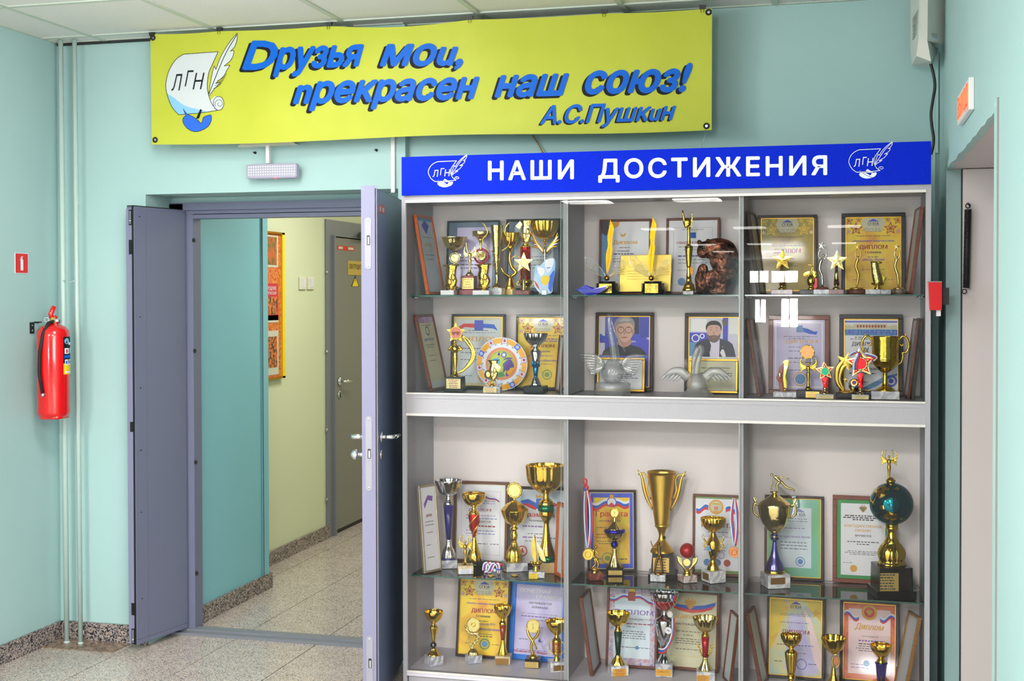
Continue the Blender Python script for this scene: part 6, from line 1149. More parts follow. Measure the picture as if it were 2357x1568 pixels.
t.poly('mask_crown', 'pale_gold', [(1545, 520), (1610, 450), (1640, 500), (1600, 560)], 12); t.done()
t = T('A', 1660, 1436, 'star_trophy', 'flat gold star on a tapering stand before the red column trophy', Y=4.9, group=G1)
t.base('marble_red', 104, 1372, 1436, dep=.5, cx=1640); t.L('stem', 'pale_gold', [(1372, 40), (1355, 30), (1330, 24), (1070, 11)], smooth=1); t.star('star', 'pale_gold', 1660, 1005, 140, 12, .42); t.ring('star_ring', 'pale_gold', 1660, 1010, 48, 6, d=-9); t.disc('medal', 'pale_gold', 1660, 1010, 42, 6, d=-8); t.done()
t = T('A', 1940, 1436, 'trophy_cup', 'large gold fluted bowl on a thin silver stem between spread silver wings', Y=5.035, group=G1)
t.base('marble_grey', 70, 1390, 1436); t.L('stem', 'silver', [(1390, 40), (1370, 20), (1100, 10), (900, 12), (720, 12)], smooth=1); t.L('collar', 'orange_gold', [(725, 18), (690, 18)])
t.bowl('bowl', 'gold', [(446, 190), (500, 186), (590, 160), (660, 110), (695, 40)], 18, .1)
for s_ in (-1, 1):
    for i in range(5): t.tube('wing', 'silver' if i % 2 else 'orange_gold', [(1940+s_*10, 880-i*6, 4), (1940+s_*(90+i*10), 800-i*22, 8), (1940+s_*(205-abs(i-2)*12), 790-i*50, 4)], [14, 15, 12, 3], flat=.4)
t.done()
t = T('A', 1935, 1436, 'glass_award', 'painted glass award with white theatre masks, yellow flower and blue waves', 'award', Y=4.92, group=G1)
mat('painted_glass', (170, 210, 240), .15, coat=.7, noise=(9, 3, [(.35, (236, 242, 250)), (.6, (120, 180, 236))]))
t.poly('panel', 'painted_glass', [(1790, 1240), (1810, 1050), (1880, 1040), (1950, 980), (2070, 950), (2080, 1120), (2050, 1300), (2030, 1410), (1880, 1415), (1800, 1320)], 12, 0, 0, 3)
t.poly('mask', 'white_print', [(1945, 970), (2065, 950), (2050, 1060), (2010, 1130), (1965, 1120), (1945, 1060)], 5, -9, 2, 3); t.poly('mask', 'pale', [(1835, 1060), (1930, 1080), (1935, 1150), (1895, 1185), (1850, 1140)], 5, -9, 2, 3)
t.tube('smile', 'logo_blue', [(1970, 1068, -15), (1990, 1080, -15), (2015, 1066, -15)], 5, new=False); t.poly('flower', 'yellow_label', [(1890, 1200), (1950, 1180), (2005, 1190), (2000, 1260), (1950, 1310), (1895, 1270)], 4, -9, 1, 3); t.poly('flourish', 'letter_red', [(1790, 1240), (1840, 1290), (1870, 1370), (1820, 1310)], 3, -9, 0, 2); t.poly('wave', 'logo_blue', [(2000, 1200), (2075, 1100), (2050, 1300), (2030, 1400), (1990, 1350)], 3, -8, 0, 2)
t.base('chrome', 36, 1370, 1436, name='clamp', dep=.6); t.tube('foot', 'acrylic', [(1850, 1432, -20), (1930, 1400, 0), (2040, 1432, -20)], 5); t.done()
# ---------------- top shelf, middle bay (B)
def quill(cx, yb, x0, ytop, ball, bx0, bx1, by, lab, Y, s_):
    t = T('B', cx, yb, 'quill_trophy', lab, Y=Y, group=G1); hw = (bx1-bx0)/2; c = (bx0+bx1)/2
    t.L('base', 'black_base', [(yb, hw), (by+25, hw)], cx=c, seg=8); t.L('base_step', 'black_base', [(by+25, hw*.78), (by, hw*.78)], cx=c, seg=8)
    q = t.mb('name_plate'); k = t.k; q.box((t.X(c-hw*.55), -hw*k*1.0, t.Z(yb-22)), (t.X(c+hw*.6), -hw*k*.9, t.Z(by+32)), 'gold'); t.ball('ball', 'deep_gold', cx, by-42, 36)
    H = by-60-ytop; pts = [(x0, ytop), (x0+H*.045*s_+14, ytop+H*.15), (x0+30, ytop+H*.3), (x0+22, ytop+H*.45), (x0+30*s_, ytop+H*.52), (x0+6, ytop+H*.75), (cx+4, by-90), (cx-4, by-80), (x0-54, ytop+H*.8), (x0-56, ytop+H*.62), (x0-30, ytop+H*.45), (x0-36, ytop+H*.3), (x0-12, ytop+H*.12)]
    t.poly('quill', 'deep_gold', pts, 8, 0, 0, 3); [t.tube('barb', 'gold', [(x0-6-i*2, ytop+H*(.14+.075*i), -5), (x0+sg*(22-i)-i*3, ytop+H*(.09+.075*i), -5)], 1.8, new=False, smooth=0) for i in range(9) for sg in (-1, 1)]; t.tube('quill_shaft', 'gold', [(x0, ytop+8, -4), (x0-6, ytop+H*.4, -8), (x0-32, ytop+H*.75, -8), (cx-2, by-66, 0)], [2, 4, 5, 5])
    for a, b_ in (((-1, 0), (1.0)), ((-1, 1), .75), ((1, 0), .8), ((1, 1), .62)):
        sg, w = a; r = b_*(300 if sg < 0 else 290)
        P = [(cx, by-40, 6), (cx+sg*r*.35, by-40-r*.55, 14+w*8), (cx+sg*r*.75, by-40-r*(1.0 if not w else .8), 18), (cx+sg*r*.98, by-40-r*(.85 if not w else .55), 14), (cx+sg*r*.75, by-40-r*(.38), 8), (cx+sg*r*.3, by-40-r*.12, 4), (cx, by-40, 2)]
        t.poly('acrylic_wing', 'acrylic', [p[:2] for p in P[:-1]], 4, 16+w*8, 0, 3, True); t.tube('wing_edge', 'gold' if w else 'silver', P, 2.2)
    for i in range(4): t.tube('wire', 'gold', [(cx+8, by-36, -6), (cx+90+i*8, by-80-i*22, -6), (cx+230, by-90-i*34, -6)], 2)
    t.done()
quill(545, 1388, 588, 418, 33, 402, 690, 1215, 'left of two golden quill trophies with clear butterfly wings and black base', 4.99, 1)
quill(1118, 1388, 1136, 382, 38, 988, 1286, 1215, 'right of two golden quill trophies with clear butterfly wings and black base', 4.94, 1)
t = T('B', 335, 1385, 'glass_boat', 'cobalt blue cast glass leaf shaped boat lying on the top middle shelf', 'glass ornament', Y=4.885, group=G1)
t.poly('boat', 'cobalt_glass', [(132, 1306), (190, 1300), (260, 1256), (330, 1280), (400, 1296), (480, 1290), (548, 1262), (520, 1320), (470, 1352), (380, 1384), (270, 1384), (200, 1350)], 34, 0, 12, 3); t.done()
t = T('B', 1040, 1385, 'gold_plaque', 'square gold tinted plaque standing between the two golden quills', 'plaque', Y=5.03, group=G1)
t.poly('panel', 'gold_leaf_panel' if mat('gold_leaf_panel', (206, 176, 84), .3, .55, noise=(5, 3, [(.35, (224, 196, 90)), (.65, (180, 150, 70))])) else '', [(722, 878), (1382, 872), (1362, 1340), (700, 1345)], 10, 0)
for a, b_ in ((((722, 878)), (1382, 872)), ((1382, 872), (1362, 1340)), ((1362, 1340), (700, 1345)), ((700, 1345), (722, 878))): t.tube('edge', 'orange_gold', [a, b_], 5, smooth=0)
t.ring('seal', 'orange_gold', 860, 980, 48, 2, d=-6)
for i in range(4): t.tube('engraved_line', 'orange_gold', [(800, 1080+i*35, -6), (1200, 1075+i*35, -6)], 1.5, smooth=0)
t.tube('stand', 'wood_brown', [(720, 1372), (1340, 1372)], 12, smooth=0); t.done()
t = T('B', 1602, 1390, 'slim_trophy', 'tall slim brass trophy topped by a winged raised arm, on white block', Y=4.95, group=G1)
t.base('marble_white', 68, 1342, 1390); t.L('foot', 'gold', [(1342, 84), (1318, 84), (1290, 70), (1260, 66), (1230, 40), (1170, 34)], smooth=2); t.L('stem', 'gold', [(1180, 34), (1040, 22), (1020, 30), (800, 50), (770, 56), (740, 20), (700, 24), (560, 18), (520, 30)], smooth=3)
t.tube('arm', 'gold', [(1575, 520), (1545, 440), (1520, 300)], [30, 20, 8]); t.ball('shoulder', 'gold', 1580, 460, (52, 30, 62)); t.wings('gold', 1590, 470, 70, 150, 1, 5, sides=(1,)); t.ring('band', 'orange_gold', 1640, 1080, 55, 6, rx=14, d=-10); t.done()
t = T('B', 1930, 1385, 'animal_sculpture', 'rough copper coloured sculpture of a seated bear like animal with lowered head', 'sculpture', Y=5.0, group=G1)
bmm = bmesh.new()
def blob(segs):
    me = bpy.data.metaballs.new('mb'); me.resolution = .006; me.render_resolution = .006; me.threshold = .35; ob = bpy.data.objects.new('mb', me); COL.objects.link(ob)
    for a, b_, r0, r1 in segs:
        for i in range(9):
            f = i/8; e = me.elements.new(); e.co = Vector(t.p(*[a[j]+(b_[j]-a[j])*f for j in range(3)])); e.radius = (r0+(r1-r0)*f)*t.k*1.35
    bpy.context.view_layer.update(); mm = bpy.data.meshes.new_from_object(ob.evaluated_get(bpy.context.evaluated_depsgraph_get())); bpy.data.objects.remove(ob); bpy.data.metaballs.remove(me); return mm
mm = blob([((1800, 800, 0), (1960, 800, 0), 95, 130), ((1960, 800, 0), (2080, 830, 0), 135, 140), ((1790, 830, 0), (1775, 850, 0), 70, 60), ((2090, 880, 0), (2110, 1060, 0), 135, 130), ((1960, 960, 0), (2080, 1040, 0), 90, 120), ((1790, 1040, -20), (1760, 1180, -20), 62, 75), ((1760, 1180, -20), (1770, 1350, -20), 75, 70), ((1900, 1150, 10), (1930, 1340, 10), 90, 85), ((2060, 1180, 10), (2020, 1340, 10), 110, 80), ((1740, 700, -30), (1742, 715, -30), 24, 28), ((1850, 690, 30), (1855, 705, 30), 28, 32), ((1785, 835, -85), (1790, 850, -85), 34, 30)])
for v in mm.vertices: v.co.y *= .75; v.co.z = max(v.co.z, 0)
mm.materials.append(MATS['copper']); mm.polygons.foreach_set('use_smooth', [True]*len(mm.polygons)); o = bpy.data.objects.new('body', mm); COL.objects.link(o); o.parent = t.o
t.disc('eye', 'black', 1800, 775, 10, 8, d=-82); t.ring('nostril', 'copper', 1790, 840, 30, 8, d=-88); t.done()
t = T('B', 1950, 1388, 'glass_stand', 'small clear glass display stand on the shelf before the copper animal', 'stand', Y=4.9, group=G1)
t.base('acrylic', 70, 1352, 1366, name='top_plate', dep=.5); t.L('post', 'crystal', [(1388, 22), (1380, 8), (1364, 8)]); t.done()
# ---------------- top shelf, right bay (C)
def star_on(zone, cx, yb, sy, R, by, bh, label, Y, mt='pale_gold', bm='marble_red', bw=85):
    t = T(zone, cx, yb, 'star_trophy', label, Y=Y, group=G1); t.base(bm, bw, by, yb, dep=.6); t.L('foot', mt, [(by, 48), (by-12, 46), (by-35, 24), (by-50, 30)], smooth=2); t.L('stem', mt, [(by-45, 34), (sy+R*.5, 16)]); t.star('star', mt, cx+5, sy+10, R, 12, .45); 
    for i in range(8): t.tube('relief', mt, [(cx-R*.28, sy-R*.25+i*R*.1, -10), (cx+R*.35, sy-R*.25+i*R*.1, -10)], 2, new=False, smooth=0)
    t.done()
star_on('C', 512, 1277, 862, 125, 1218, 0, 'faint gold star trophy with a conical stem before the olive diploma', 5.0, 'gold', 'marble_red', 125)
star_on('C', 1155, 1277, 872, 128, 1216, 0, 'flat gold star trophy on a red marble block, centre of the top right shelf', 4.93, 'pale_gold', 'marble_red', 85)
t = T('C', 855, 1277, 'bird_trophy', 'small gold bird with open wings on a black block before the olive diploma', Y=4.97, group=G1)
t.base('black_base', 85, 1222, 1277, dep=.6, cx=808); t.L('foot', 'gold', [(1222, 40), (1205, 40), (1180, 24), (1160, 40), (1110, 48), (1060, 30), (1040, 14)], smooth=3)
t.tube('neck', 'gold', [(855, 1050), (860, 1000), (875, 940)], [22, 14, 10]); t.tube('beak', 'gold', [(875, 938), (845, 930), (800, 922)], [9, 7, 3]); t.poly('wing', 'gold', [(850, 1000), (780, 1020), (765, 1060), (830, 1060), (850, 1080)], 10, 0, 5, 2, True); t.poly('wing', 'gold', [(865, 1000), (915, 1010), (918, 1060), (880, 1090)], 10, 0, 5, 2, True); t.base('cherry_metal', 20, 1085, 1222, cx=905, d=10, name='red_block'); t.done()
t = T('C', 990, 1277, 'dancer_trophy', 'slender silver dancer lifting a ball and star on a white block', Y=4.95, group=G1)
t.base('marble_white', 103, 1218, 1277, dep=.6); t.L('disc', 'wood_red', [(1218, 78), (1200, 76), (1188, 50)], cx=985)
t.tube('body', 'silver', [(990, 1190), (985, 1060), (955, 970), (975, 880), (995, 850)], [14, 16, 18, 20, 10]); t.tube('leg', 'silver', [(955, 990), (990, 1080), (1005, 1150)], [16, 12, 6]); t.tube('arm', 'silver', [(985, 880), (945, 830), (948, 770), (975, 740)], [9, 8, 6, 4]); t.tube('arm', 'silver', [(1000, 870), (1030, 830), (1030, 760), (1000, 735)], [9, 8, 6, 4]); t.ball('head', 'silver', 1003, 818, 17); t.star('star', 'silver', 985, 700, 52, 8, .42, .2); t.done()
def figurine(cx, yb, ytop, label, Y, mt='satin_gold', bw=115, by=1200, lean=0):
    t = T('C', cx, yb, 'figure_trophy', label, Y=Y, group=G1); t.L('base', 'wood_brown' if bw > 100 else 'marble_brown', [(yb, bw), (by+18, bw)], seg=4 if False else 10); t.L('base_step', mt, [(by+18, bw*.72), (by, bw*.66), (by-6, 20)])
    H = by-ytop; t.tube('body', mt, [(cx, by), (cx+8+lean, by-H*.3), (cx-22+lean, by-H*.5), (cx-2+lean, by-H*.66), (cx+6+lean, by-H*.74)], [10, 17, 15, 19, 9]); t.ball('head', mt, cx-8+lean, by-H*.72, 15)
    t.tube('arm', mt, [(cx-8+lean, by-H*.66), (cx-30+lean, by-H*.78), (cx-10+lean, by-H*.92)], [8, 7, 5]); t.tube('arm', mt, [(cx+12+lean, by-H*.66), (cx+34+lean, by-H*.8), (cx+14+lean, by-H*.93)], [8, 7, 5]); t.star('star', mt, cx+2+lean, by-H*.97, 38, 8, .42, .1); t.done()
figurine(1390, 1277, 700, 'gold figure lifting a star on a dark round base before the gold diploma', 4.96, 'satin_gold', 112, lean=15)
figurine(1885, 1277, 700, 'slim gold figure lifting a star on a grey base at the far right', 4.99, 'pale_gold', 92, lean=-18)
t = T('C', 1640, 1277, 'scroll_trophy', 'ribbed gold scroll trophy on a white block before the gold diploma', Y=4.93, group=G1)
t.base('marble_white', 85, 1218, 1277, dep=.5, cx=1585); t.base('marble_grey', 60, 1222, 1277, dep=.5, cx=1730, name='side_block'); t.L('foot', 'gold', [(1218, 42), (1200, 40), (1180, 22), (1160, 70), (1140, 76)], smooth=2)
t.tube('scroll', 'pale_gold', [(1606, 895), (1612, 960), (1630, 1060), (1650, 1150)], [44, 46, 54, 52], flat=.4)
for i in range(12): t.tube('text_line', 'gold', [(1568+i*2.5, 930+i*18, -20), (1652+i*4, 936+i*18, -20)], 2.6, new=False, smooth=0)
t.tube('scroll_roll', 'gold', [(1560, 895), (1650, 905), (1690, 900)], [12, 14, 8]); t.poly('quill', 'gold', [(1690, 1040), (1748, 1080), (1705, 1135)], 8, 0, 3, 2); t.done()
# ---------------- second shelf, left bay (D)
t = T('D', 755, 1262, 'theatre_star_trophy', 'gold statuette under a star with an orange theatre mask medal and sweeping tail', Y=4.93, group=G2)
t.base('black_base', 140, 1218, 1262, dep=.6, name='base_step'); t.base('black_base', 112, 1058, 1218, hw2=106); t.plate('cream_label', 662, 862, 1082, 1214, 5, 'ink_red', words=None)
t.L('foot', 'gold', [(1058, 60), (1040, 50), (1020, 36), (990, 30)], smooth=2); t.L('figure', 'gold', [(995, 22), (960, 18), (880, 32), (790, 42), (740, 36), (690, 60), (650, 52), (625, 16), (610, 14)], smooth=3, seg=18); t.ball('figure', 'gold', 750, 590, 24)
for s_ in (-1, 1): t.tube('arm', 'gold', [(755+s_*45, 645), (755+s_*92, 690), (755+s_*30, 700, -20)], [18, 16, 12])
t.star('star', 'gold', 768, 465, 142, 14, .45); t.disc('medal', 'medal_orange' if mat('medal_orange', (214, 112, 70), .3, coat=.5) else '', 770, 465, 78, 10, d=-14); t.ring('medal_rim', 'gold', 770, 465, 82, 9, d=-12)
for dx in (-30, 26): t.poly('mask', 'maroon_base', [(770+dx-28, 450), (770+dx+28, 452), (770+dx+20, 480), (770+dx, 500), (770+dx-20, 480)], 3, -21, 0, 2)
for a in (0, 1): t.tube('tail', 'gold', [(850, 500), (940-a*20, 560+a*40), (1010-a*25, 690), (1015-a*25, 800), (950-a*20, 900), (860, 970+a*12), (770, 1010)], [8, 16, 20, 18, 20, 16, 8], flat=.35)
t.done()
t = T('D', 1385, 1212, 'painted_plate', 'round decorative plate with orange rim, fruit tiles and a painted goat dancer', 'plate', Y=5.03, group='painted plate of the second shelf')
t.yb = 1206
PC = (1385, 845); R = 360
q = t.mb('plate'); q.disc(t.p(*PC), R*t.k, 10*t.k, 'white_print', 56)
def ringf(name, mt, r0, r1, d, x=PC[0], y=PC[1]):
    q = t.mb(name); n = 56; V = [(t.X(x)+r*t.k*math.cos(2*math.pi*j/n), -d*t.k, t.Z(y)+r*t.k*math.sin(2*math.pi*j/n)) for r in (r1, r0) for j in range(n)]
    q.add(V, [(j, (j+1) % n, n+(j+1) % n, n+j) for j in range(n)] if r0 else [tuple(range(n))], mt)
mat('plate_orange', (240, 168, 20), .2, coat=.6); mat('plate_rose', (232, 130, 90), .25, coat=.5); mat('plate_lime', (190, 206, 60), .25, coat=.5); mat('plate_green', (70, 130, 60), .25, coat=.5); mat('plate_purple', (96, 60, 150), .25, coat=.5); mat('plate_sky', (70, 170, 220), .25, coat=.5)
ringf('rim', 'plate_orange', 280, 350, 6); ringf('border', 'plate_rose', 185, 222, 6); ringf('picture', 'plate_lime', 0, 185, 6.5); ringf('border_line', 'maroon_base', 168, 173, 7)
for i in range(20):
    a = 2*math.pi*i/20; x, y = PC[0]+268*math.sin(a), PC[1]-268*math.cos(a); t.poly('leaf', 'plate_green', [(x-20*math.cos(a)-4*math.sin(a), y-20*math.sin(a)), (x+7*math.sin(a), y-7*math.cos(a)), (x+20*math.cos(a), y+20*math.sin(a)), (x-7*math.sin(a), y+7*math.cos(a))], 1, -7, 0, 0, True)
for i in range(10):
    a = math.radians(8+36*i); x, y = PC[0]+316*math.sin(a), PC[1]-316*math.cos(a); blue = i in (1, 4, 8); c, s_ = math.cos(a)*36, math.sin(a)*36
    sq = lambda f: [(x+f*(-c+s_), y+f*(-s_-c)), (x+f*(c+s_), y+f*(s_-c)), (x+f*(c-s_), y+f*(s_+c)), (x+f*(-c-s_), y+f*(-s_+c))]
    t.poly('tile_motif', 'navy_metal' if not blue else 'logo_blue', sq(1), 1, -7.5, 0, 0, True); q = t.mb('tile_motif')
    if not blue: q.poly([(t.X(a_), t.Z(b_)) for a_, b_ in sq(.88)], -8.5*t.k, t.k, 'white_print'); q.disc(t.p(x, y, -9.5), 20*t.k, t.k, 'letter_red', 14); q.disc(t.p(x-4, y-17, -9.5), 7*t.k, t.k, 'plate_green', 8)
    else: q.star((t.X(x), t.Z(y)), 32*t.k, 'white_print', t.k, 8, .4, 0, 0, -8.5*t.k); q.disc(t.p(x, y, -9.5), 8*t.k, t.k, 'letter_red', 10)
PT = [('plate_purple', [(1400, 850), (1450, 800), (1490, 780), (1530, 800), (1560, 890), (1500, 900), (1490, 1000), (1440, 1010), (1450, 920), (1400, 980), (1410, 900)]), ('plate_purple', [(1400, 800), (1440, 765), (1500, 755), (1540, 775), (1490, 778), (1430, 790)]), ('plate_sky', [(1260, 780), (1320, 765), (1360, 790), (1355, 840), (1290, 850)]), ('skin', [(1325, 730), (1360, 730), (1360, 762), (1330, 764)]), ('navy_metal', [(1330, 728), (1350, 680), (1362, 730)]), ('plate_green', [(1310, 1000), (1380, 950), (1430, 1000), (1400, 1020), (1330, 1025)]), ('plate_orange', [(1450, 950), (1560, 890), (1550, 930), (1480, 1000)])]
for i, (m_, P) in enumerate(PT): t.poly('painting', m_, P, 1, -8.5-i*.6, 0, 2)
t.star('sun', 'navy_metal', 1418, 722, 46, 1, .62, 0, -8.5, 14, 0); t.disc('sun', 'white_print', 1418, 722, 24, 1, d=-10)
for s_ in (-1, 1): t.tube('stand', 'wood_red', [(1385+s_*90, 1198, 30), (1385+s_*90, 1165, 12), (1385+s_*90, 1199, -16), (1385+s_*90, 1185, -24)], 5, smooth=0)
t.done()
t = T('D', 1262, 1282, 'mask_trophy', 'small gold scroll and mask trophy on a white block with yellow label before the plate', Y=4.885, group=G2)
t.base('marble_white', 116, 1190, 1282, dep=.5); t.plate('cream_label', 1160, 1345, 1202, 1268, 4, 'ink_red'); t.L('foot', 'gold', [(1190, 40), (1175, 38), (1150, 16), (1110, 22)], smooth=2, cx=1255); scroll_award(t, 1195, 1350, 828, 1120, 'pale_gold', 10); t.ball('lower_mask', 'pale_gold', 1200, 1030, (50, 26, 62), -20); t.poly('mask', 'pale_gold', [(1300, 860), (1380, 930), (1340, 990), (1290, 950)], 14, -14, 5, 2); t.done()
t = T('D', 1845, 1290, 'goblet_trophy', 'silver fluted goblet with a silver to blue facetted stem on a black block', Y=4.93, group=G2)
t.base('black_base', 139, 1190, 1290); t.L('foot', 'silver', [(1190, 76), (1165, 74), (1150, 68), (1110, 52), (1070, 32)], smooth=2); t.L('stem_tip', 'sky_metal', [(1075, 28), (1000, 34), (900, 46)], seg=8); t.L('stem', 'silver', [(930, 44), (840, 56), (740, 84), (705, 60), (690, 34), (660, 30)], seg=8)
for i in range(8):
    a = 2*math.pi*i/8; t.tube('flame', 'sky_metal', [(1845+46*math.cos(a), 930, 46*math.sin(a)), (1845+54*math.cos(a), 850-20*(i % 2), 54*math.sin(a))], [16, 10, 1], new=False, smooth=0)
t.bowl('bowl', 'silver', [(482, 166), (520, 160), (580, 130), (630, 80), (668, 32)], 16, .12); t.done()
# ---------------- second shelf, middle bay (E) : glass pelicans
t = T('E', 620, 1248, 'glass_pelican', 'clear cast glass pelican with long upright neck and spread wings on a round frosted block', 'glass sculpture', Y=4.92, group='glass pelicans')
t.L('base', 'frosted', [(1248, 232), (1110, 225), (1095, 210)]); t.L('body', 'crystal', [(1098, 90), (1040, 130), (980, 150), (900, 140), (840, 90), (790, 62)], smooth=3, cx=620)
t.tube('neck', 'crystal', [(655, 820), (640, 700), (615, 540), (590, 420), (575, 300), (585, 215)], [66, 62, 56, 55, 48, 34]); t.tube('beak', 'crystal', [(600, 250, -10), (640, 400, -40), (700, 540, -40), (760, 640, -20), (780, 690)], [16, 14, 12, 9, 4])
for s_ in (-1, 1):
    for i in range(8): t.tube('wing_feather', 'crystal', [(620+s_*110, 890, 5), (620+s_*(210+i*4), 760+i*30, 12), (620+s_*(440-i*20), 740+i*34, 5)], [26, 34, 24, 8], flat=.45)
for i in range(9): t.ball('foam', 'crystal', 540+i*38, 1075+(i % 3)*14, 24, -60+(i % 2)*30, 8, 6)
t.done()
t = T('E', 1700, 1272, 'glass_pelican', 'frosted glass pelican with lowered bill and wide spread wings on an oval foot', 'glass sculpture', Y=4.9, group='glass pelicans')
t.L('base', 'frosted', [(1272, 228), (1250, 210), (1200, 150), (1160, 120)], smooth=2, cx=1715); t.L('body', 'frosted', [(1190, 120), (1110, 128), (1030, 100), (980, 60)], smooth=3); t.tube('neck', 'frosted', [(1700, 1000), (1710, 880), (1740, 750), (1760, 670), (1730, 612)], [46, 40, 36, 40, 30]); t.tube('beak', 'frosted', [(1730, 640, -20), (1690, 720, -30), (1660, 850, -20), (1650, 920)], [44, 42, 26, 6])
for i in range(4): t.ball('crest', 'frosted', 1785+6*(i % 2), 630+i*22, 12)
for s_ in (-1, 1):
    t.tube('wing', 'frosted', [(1700+s_*100, 1040), (1700+s_*190, 960), (1700+s_*300, 950), (1700+s_*400, 1010)], [66, 62, 46, 22], flat=.4)
    for i in range(5): t.tube('wing_feather', 'frosted', [(1700+s_*(170+i*50), 985-i*2), (1700+s_*(230+i*52), 1040), (1700+s_*(250+i*50), 1085-i*3)], [22, 18, 7], flat=.5)
for i in range(8): t.ball('foam', 'frosted', 1600+i*30, 1190+(i % 2)*20, 20, -70+(i % 3)*10, 8, 6)
t.done()
# ---------------- second shelf, right bay (F)
t = T('F', 540, 1170, 'mask_award', 'brown and gold half face mask award on a white block at the left', 'award', Y=4.95, group=G2)
t.base('marble_white', 132, 1110, 1170, dep=.5); t.L('stem', 'gold', [(1110, 20), (1060, 14)]); t.poly('mask', 'gold', [(520, 755), (582, 745), (575, 900), (560, 1060), (500, 1080), (500, 900)], 20, 0, 8, 3); t.poly('face', 'brown_enamel', [(530, 770), (480, 820), (455, 900), (440, 950), (470, 1000), (480, 1080), (530, 1100), (520, 960)], 16, -6, 8, 3); t.ball('eye', 'silver', 482, 915, (14, 10, 36), -20); t.done()
t = T('F', 812, 1160, 'victory_trophy', 'gold winged victory holding up a bronze disc on a black marble block', Y=4.95, group=G2)
t.base('black_base', 131, 1070, 1160, dep=.6); t.plate('brass_plate', 786, 940, 1082, 1152, 3); t.L('foot', 'gold', [(1070, 42), (1050, 38), (1030, 22), (1000, 20)], smooth=2); t.victory('gold', 812, 745, 1015, 115, 130, arms=1); t.disc('disc', 'old_bronze', 800, 632, 74, 10); t.ring('disc_rim', 'gold', 800, 632, 76, 8, n=24, amp=.4); t.done()
def redstar(cx, sy, R, yb, by, bw, medal, label, big=False, Y=4.89):
    t = T('F', cx, yb, 'red_star_trophy', label, Y=Y, group=G2); t.base('marble_white', bw, by, yb, dep=.5); t.plate('cream_label', cx-bw*.92, cx+bw*.92, by+8, yb-8, 2, 'ink_red')
    t.L('foot', 'pale_gold', [(by, 40), (by-14, 38), (by-35, 14), (by-60, 24), (by-80, 16)], smooth=2); t.star('star', 'pale_gold', cx, sy, R, 8, .5, -.1); t.star('star_field', 'red_metal', cx, sy, R*.82, 8, .48, -.1, -6); t.star('star_inner', 'pale_gold', cx, sy, R*.6, 8, .5, -.1, -10)
    t.disc('medal', medal, cx+3, sy+6, R*.36, 10, d=-16); t.ring('medal_rim', 'pale_gold', cx+3, sy+6, R*.4, R*.06, d=-15, n=20, amp=.3); t.poly('flame', 'red_metal', [(cx-40, sy+R*.75), (cx+35, sy+R*.7), (cx+25, by-60), (cx-15, by-75)], 10, 0, 4, 2); t.star('small_star', 'silver', cx-5, by-125, 32, 8, .45); return t
redstar(1005, 862, 112, 1190, 1132, 103, 'green_metal', 'small red and gold star trophy with a green medal on a white block').done()
t = T('F', 1335, 1165, 'shooting_star_trophy', 'brass shooting star arc with a silver ball medal on a black block', Y=4.97, group=G2)
t.base('black_base', 195, 1102, 1165, dep=.45); t.L('foot', 'satin_gold', [(1102, 110), (1092, 100), (1080, 40)], cx=1260); t.tube('arc', 'satin_gold', [(1240, 1090), (1170, 1020), (1150, 920), (1165, 820), (1230, 730), (1260, 690)], [8, 24, 32, 34, 30, 8], flat=.4); t.tube('arc', 'satin_gold', [(1330, 800), (1240, 790), (1190, 880), (1185, 980), (1240, 1085)], [12, 30, 26, 20, 8], flat=.4)
t.star('star', 'satin_gold', 1250, 745, 115, 14, .4, .3); t.ball('ball', 'silver', 1350, 1015, (70, 50, 78)); t.disc('medal', 'gold', 1345, 985, 36, 6, d=-52); t.disc('medal_face', 'red_print', 1345, 985, 26, 4, d=-56); t.disc('medal_centre', 'flag_blue', 1345, 982, 16, 3, d=-59); t.star('side_star', 'satin_gold', 1250, 960, 36, 8); t.done()
t = redstar(1418, 770, 175, 1193, 1135, 98, 'red_metal', 'large red and gold star trophy with tricolour ribbon draped over it', True, 4.9)
for i, (m_, dx) in enumerate((('flag_white', 0), ('flag_blue', 18), ('flag_red', 36))): t.tube('ribbon', m_, [(1280+dx*.6, 690-dx*.3, -24), (1330+dx, 640+dx*.2, -30), (1390+dx*.5, 660, -30), (1345+dx, 760, -28), (1340+dx, 850, -24)], 12, flat=.3); t.tube('ribbon', m_, [(1470+dx*.4, 650+dx*.5, -10), (1540, 670+dx*.6, -18), (1600-dx*.4, 700+dx*.4, -12), (1560-dx*.4, 740, -10)], 12, flat=.3)
t.done()
t = T('F', 1705, 1198, 'trophy_cup', 'gold two handled cup with scrolled handles on a white marble block', Y=4.95, group=G2)
t.base('marble_white', 158, 1105, 1198, dep=.7); t.L('foot', 'gold', [(1105, 112), (1090, 108), (1060, 66), (1030, 34), (900, 26), (880, 34)], smooth=3); t.bowl('bowl', 'gold', [(472, 160), (520, 158), (640, 152), (735, 152), (765, 148), (830, 112), (890, 40)], 0); t.ring('band', 'gold', 1705, 0, .1, .1)
t.L('band', 'gold', [(765, 150), (755, 158), (742, 156), (735, 150)], smooth=1)
for s_ in (-1, 1): t.tube('handle', 'gold', [(1705+s_*150, 520), (1705+s_*190, 470), (1705+s_*235, 485), (1705+s_*265, 570), (1705+s_*240, 650), (1705+s_*195, 660), (1705+s_*200, 700), (1705+s_*180, 770), (1705+s_*140, 800)], [10, 14, 14, 13, 12, 12, 12, 9, 6]); t.tube('handle_scroll', 'gold', [(1705+s_*220, 480), (1705+s_*226, 450), (1705+s_*222, 432)], [8, 7, 3]); t.tube('handle_scroll', 'gold', [(1705+s_*165, 560), (1705+s_*190, 580), (1705+s_*200, 555)], 8)
t.done()
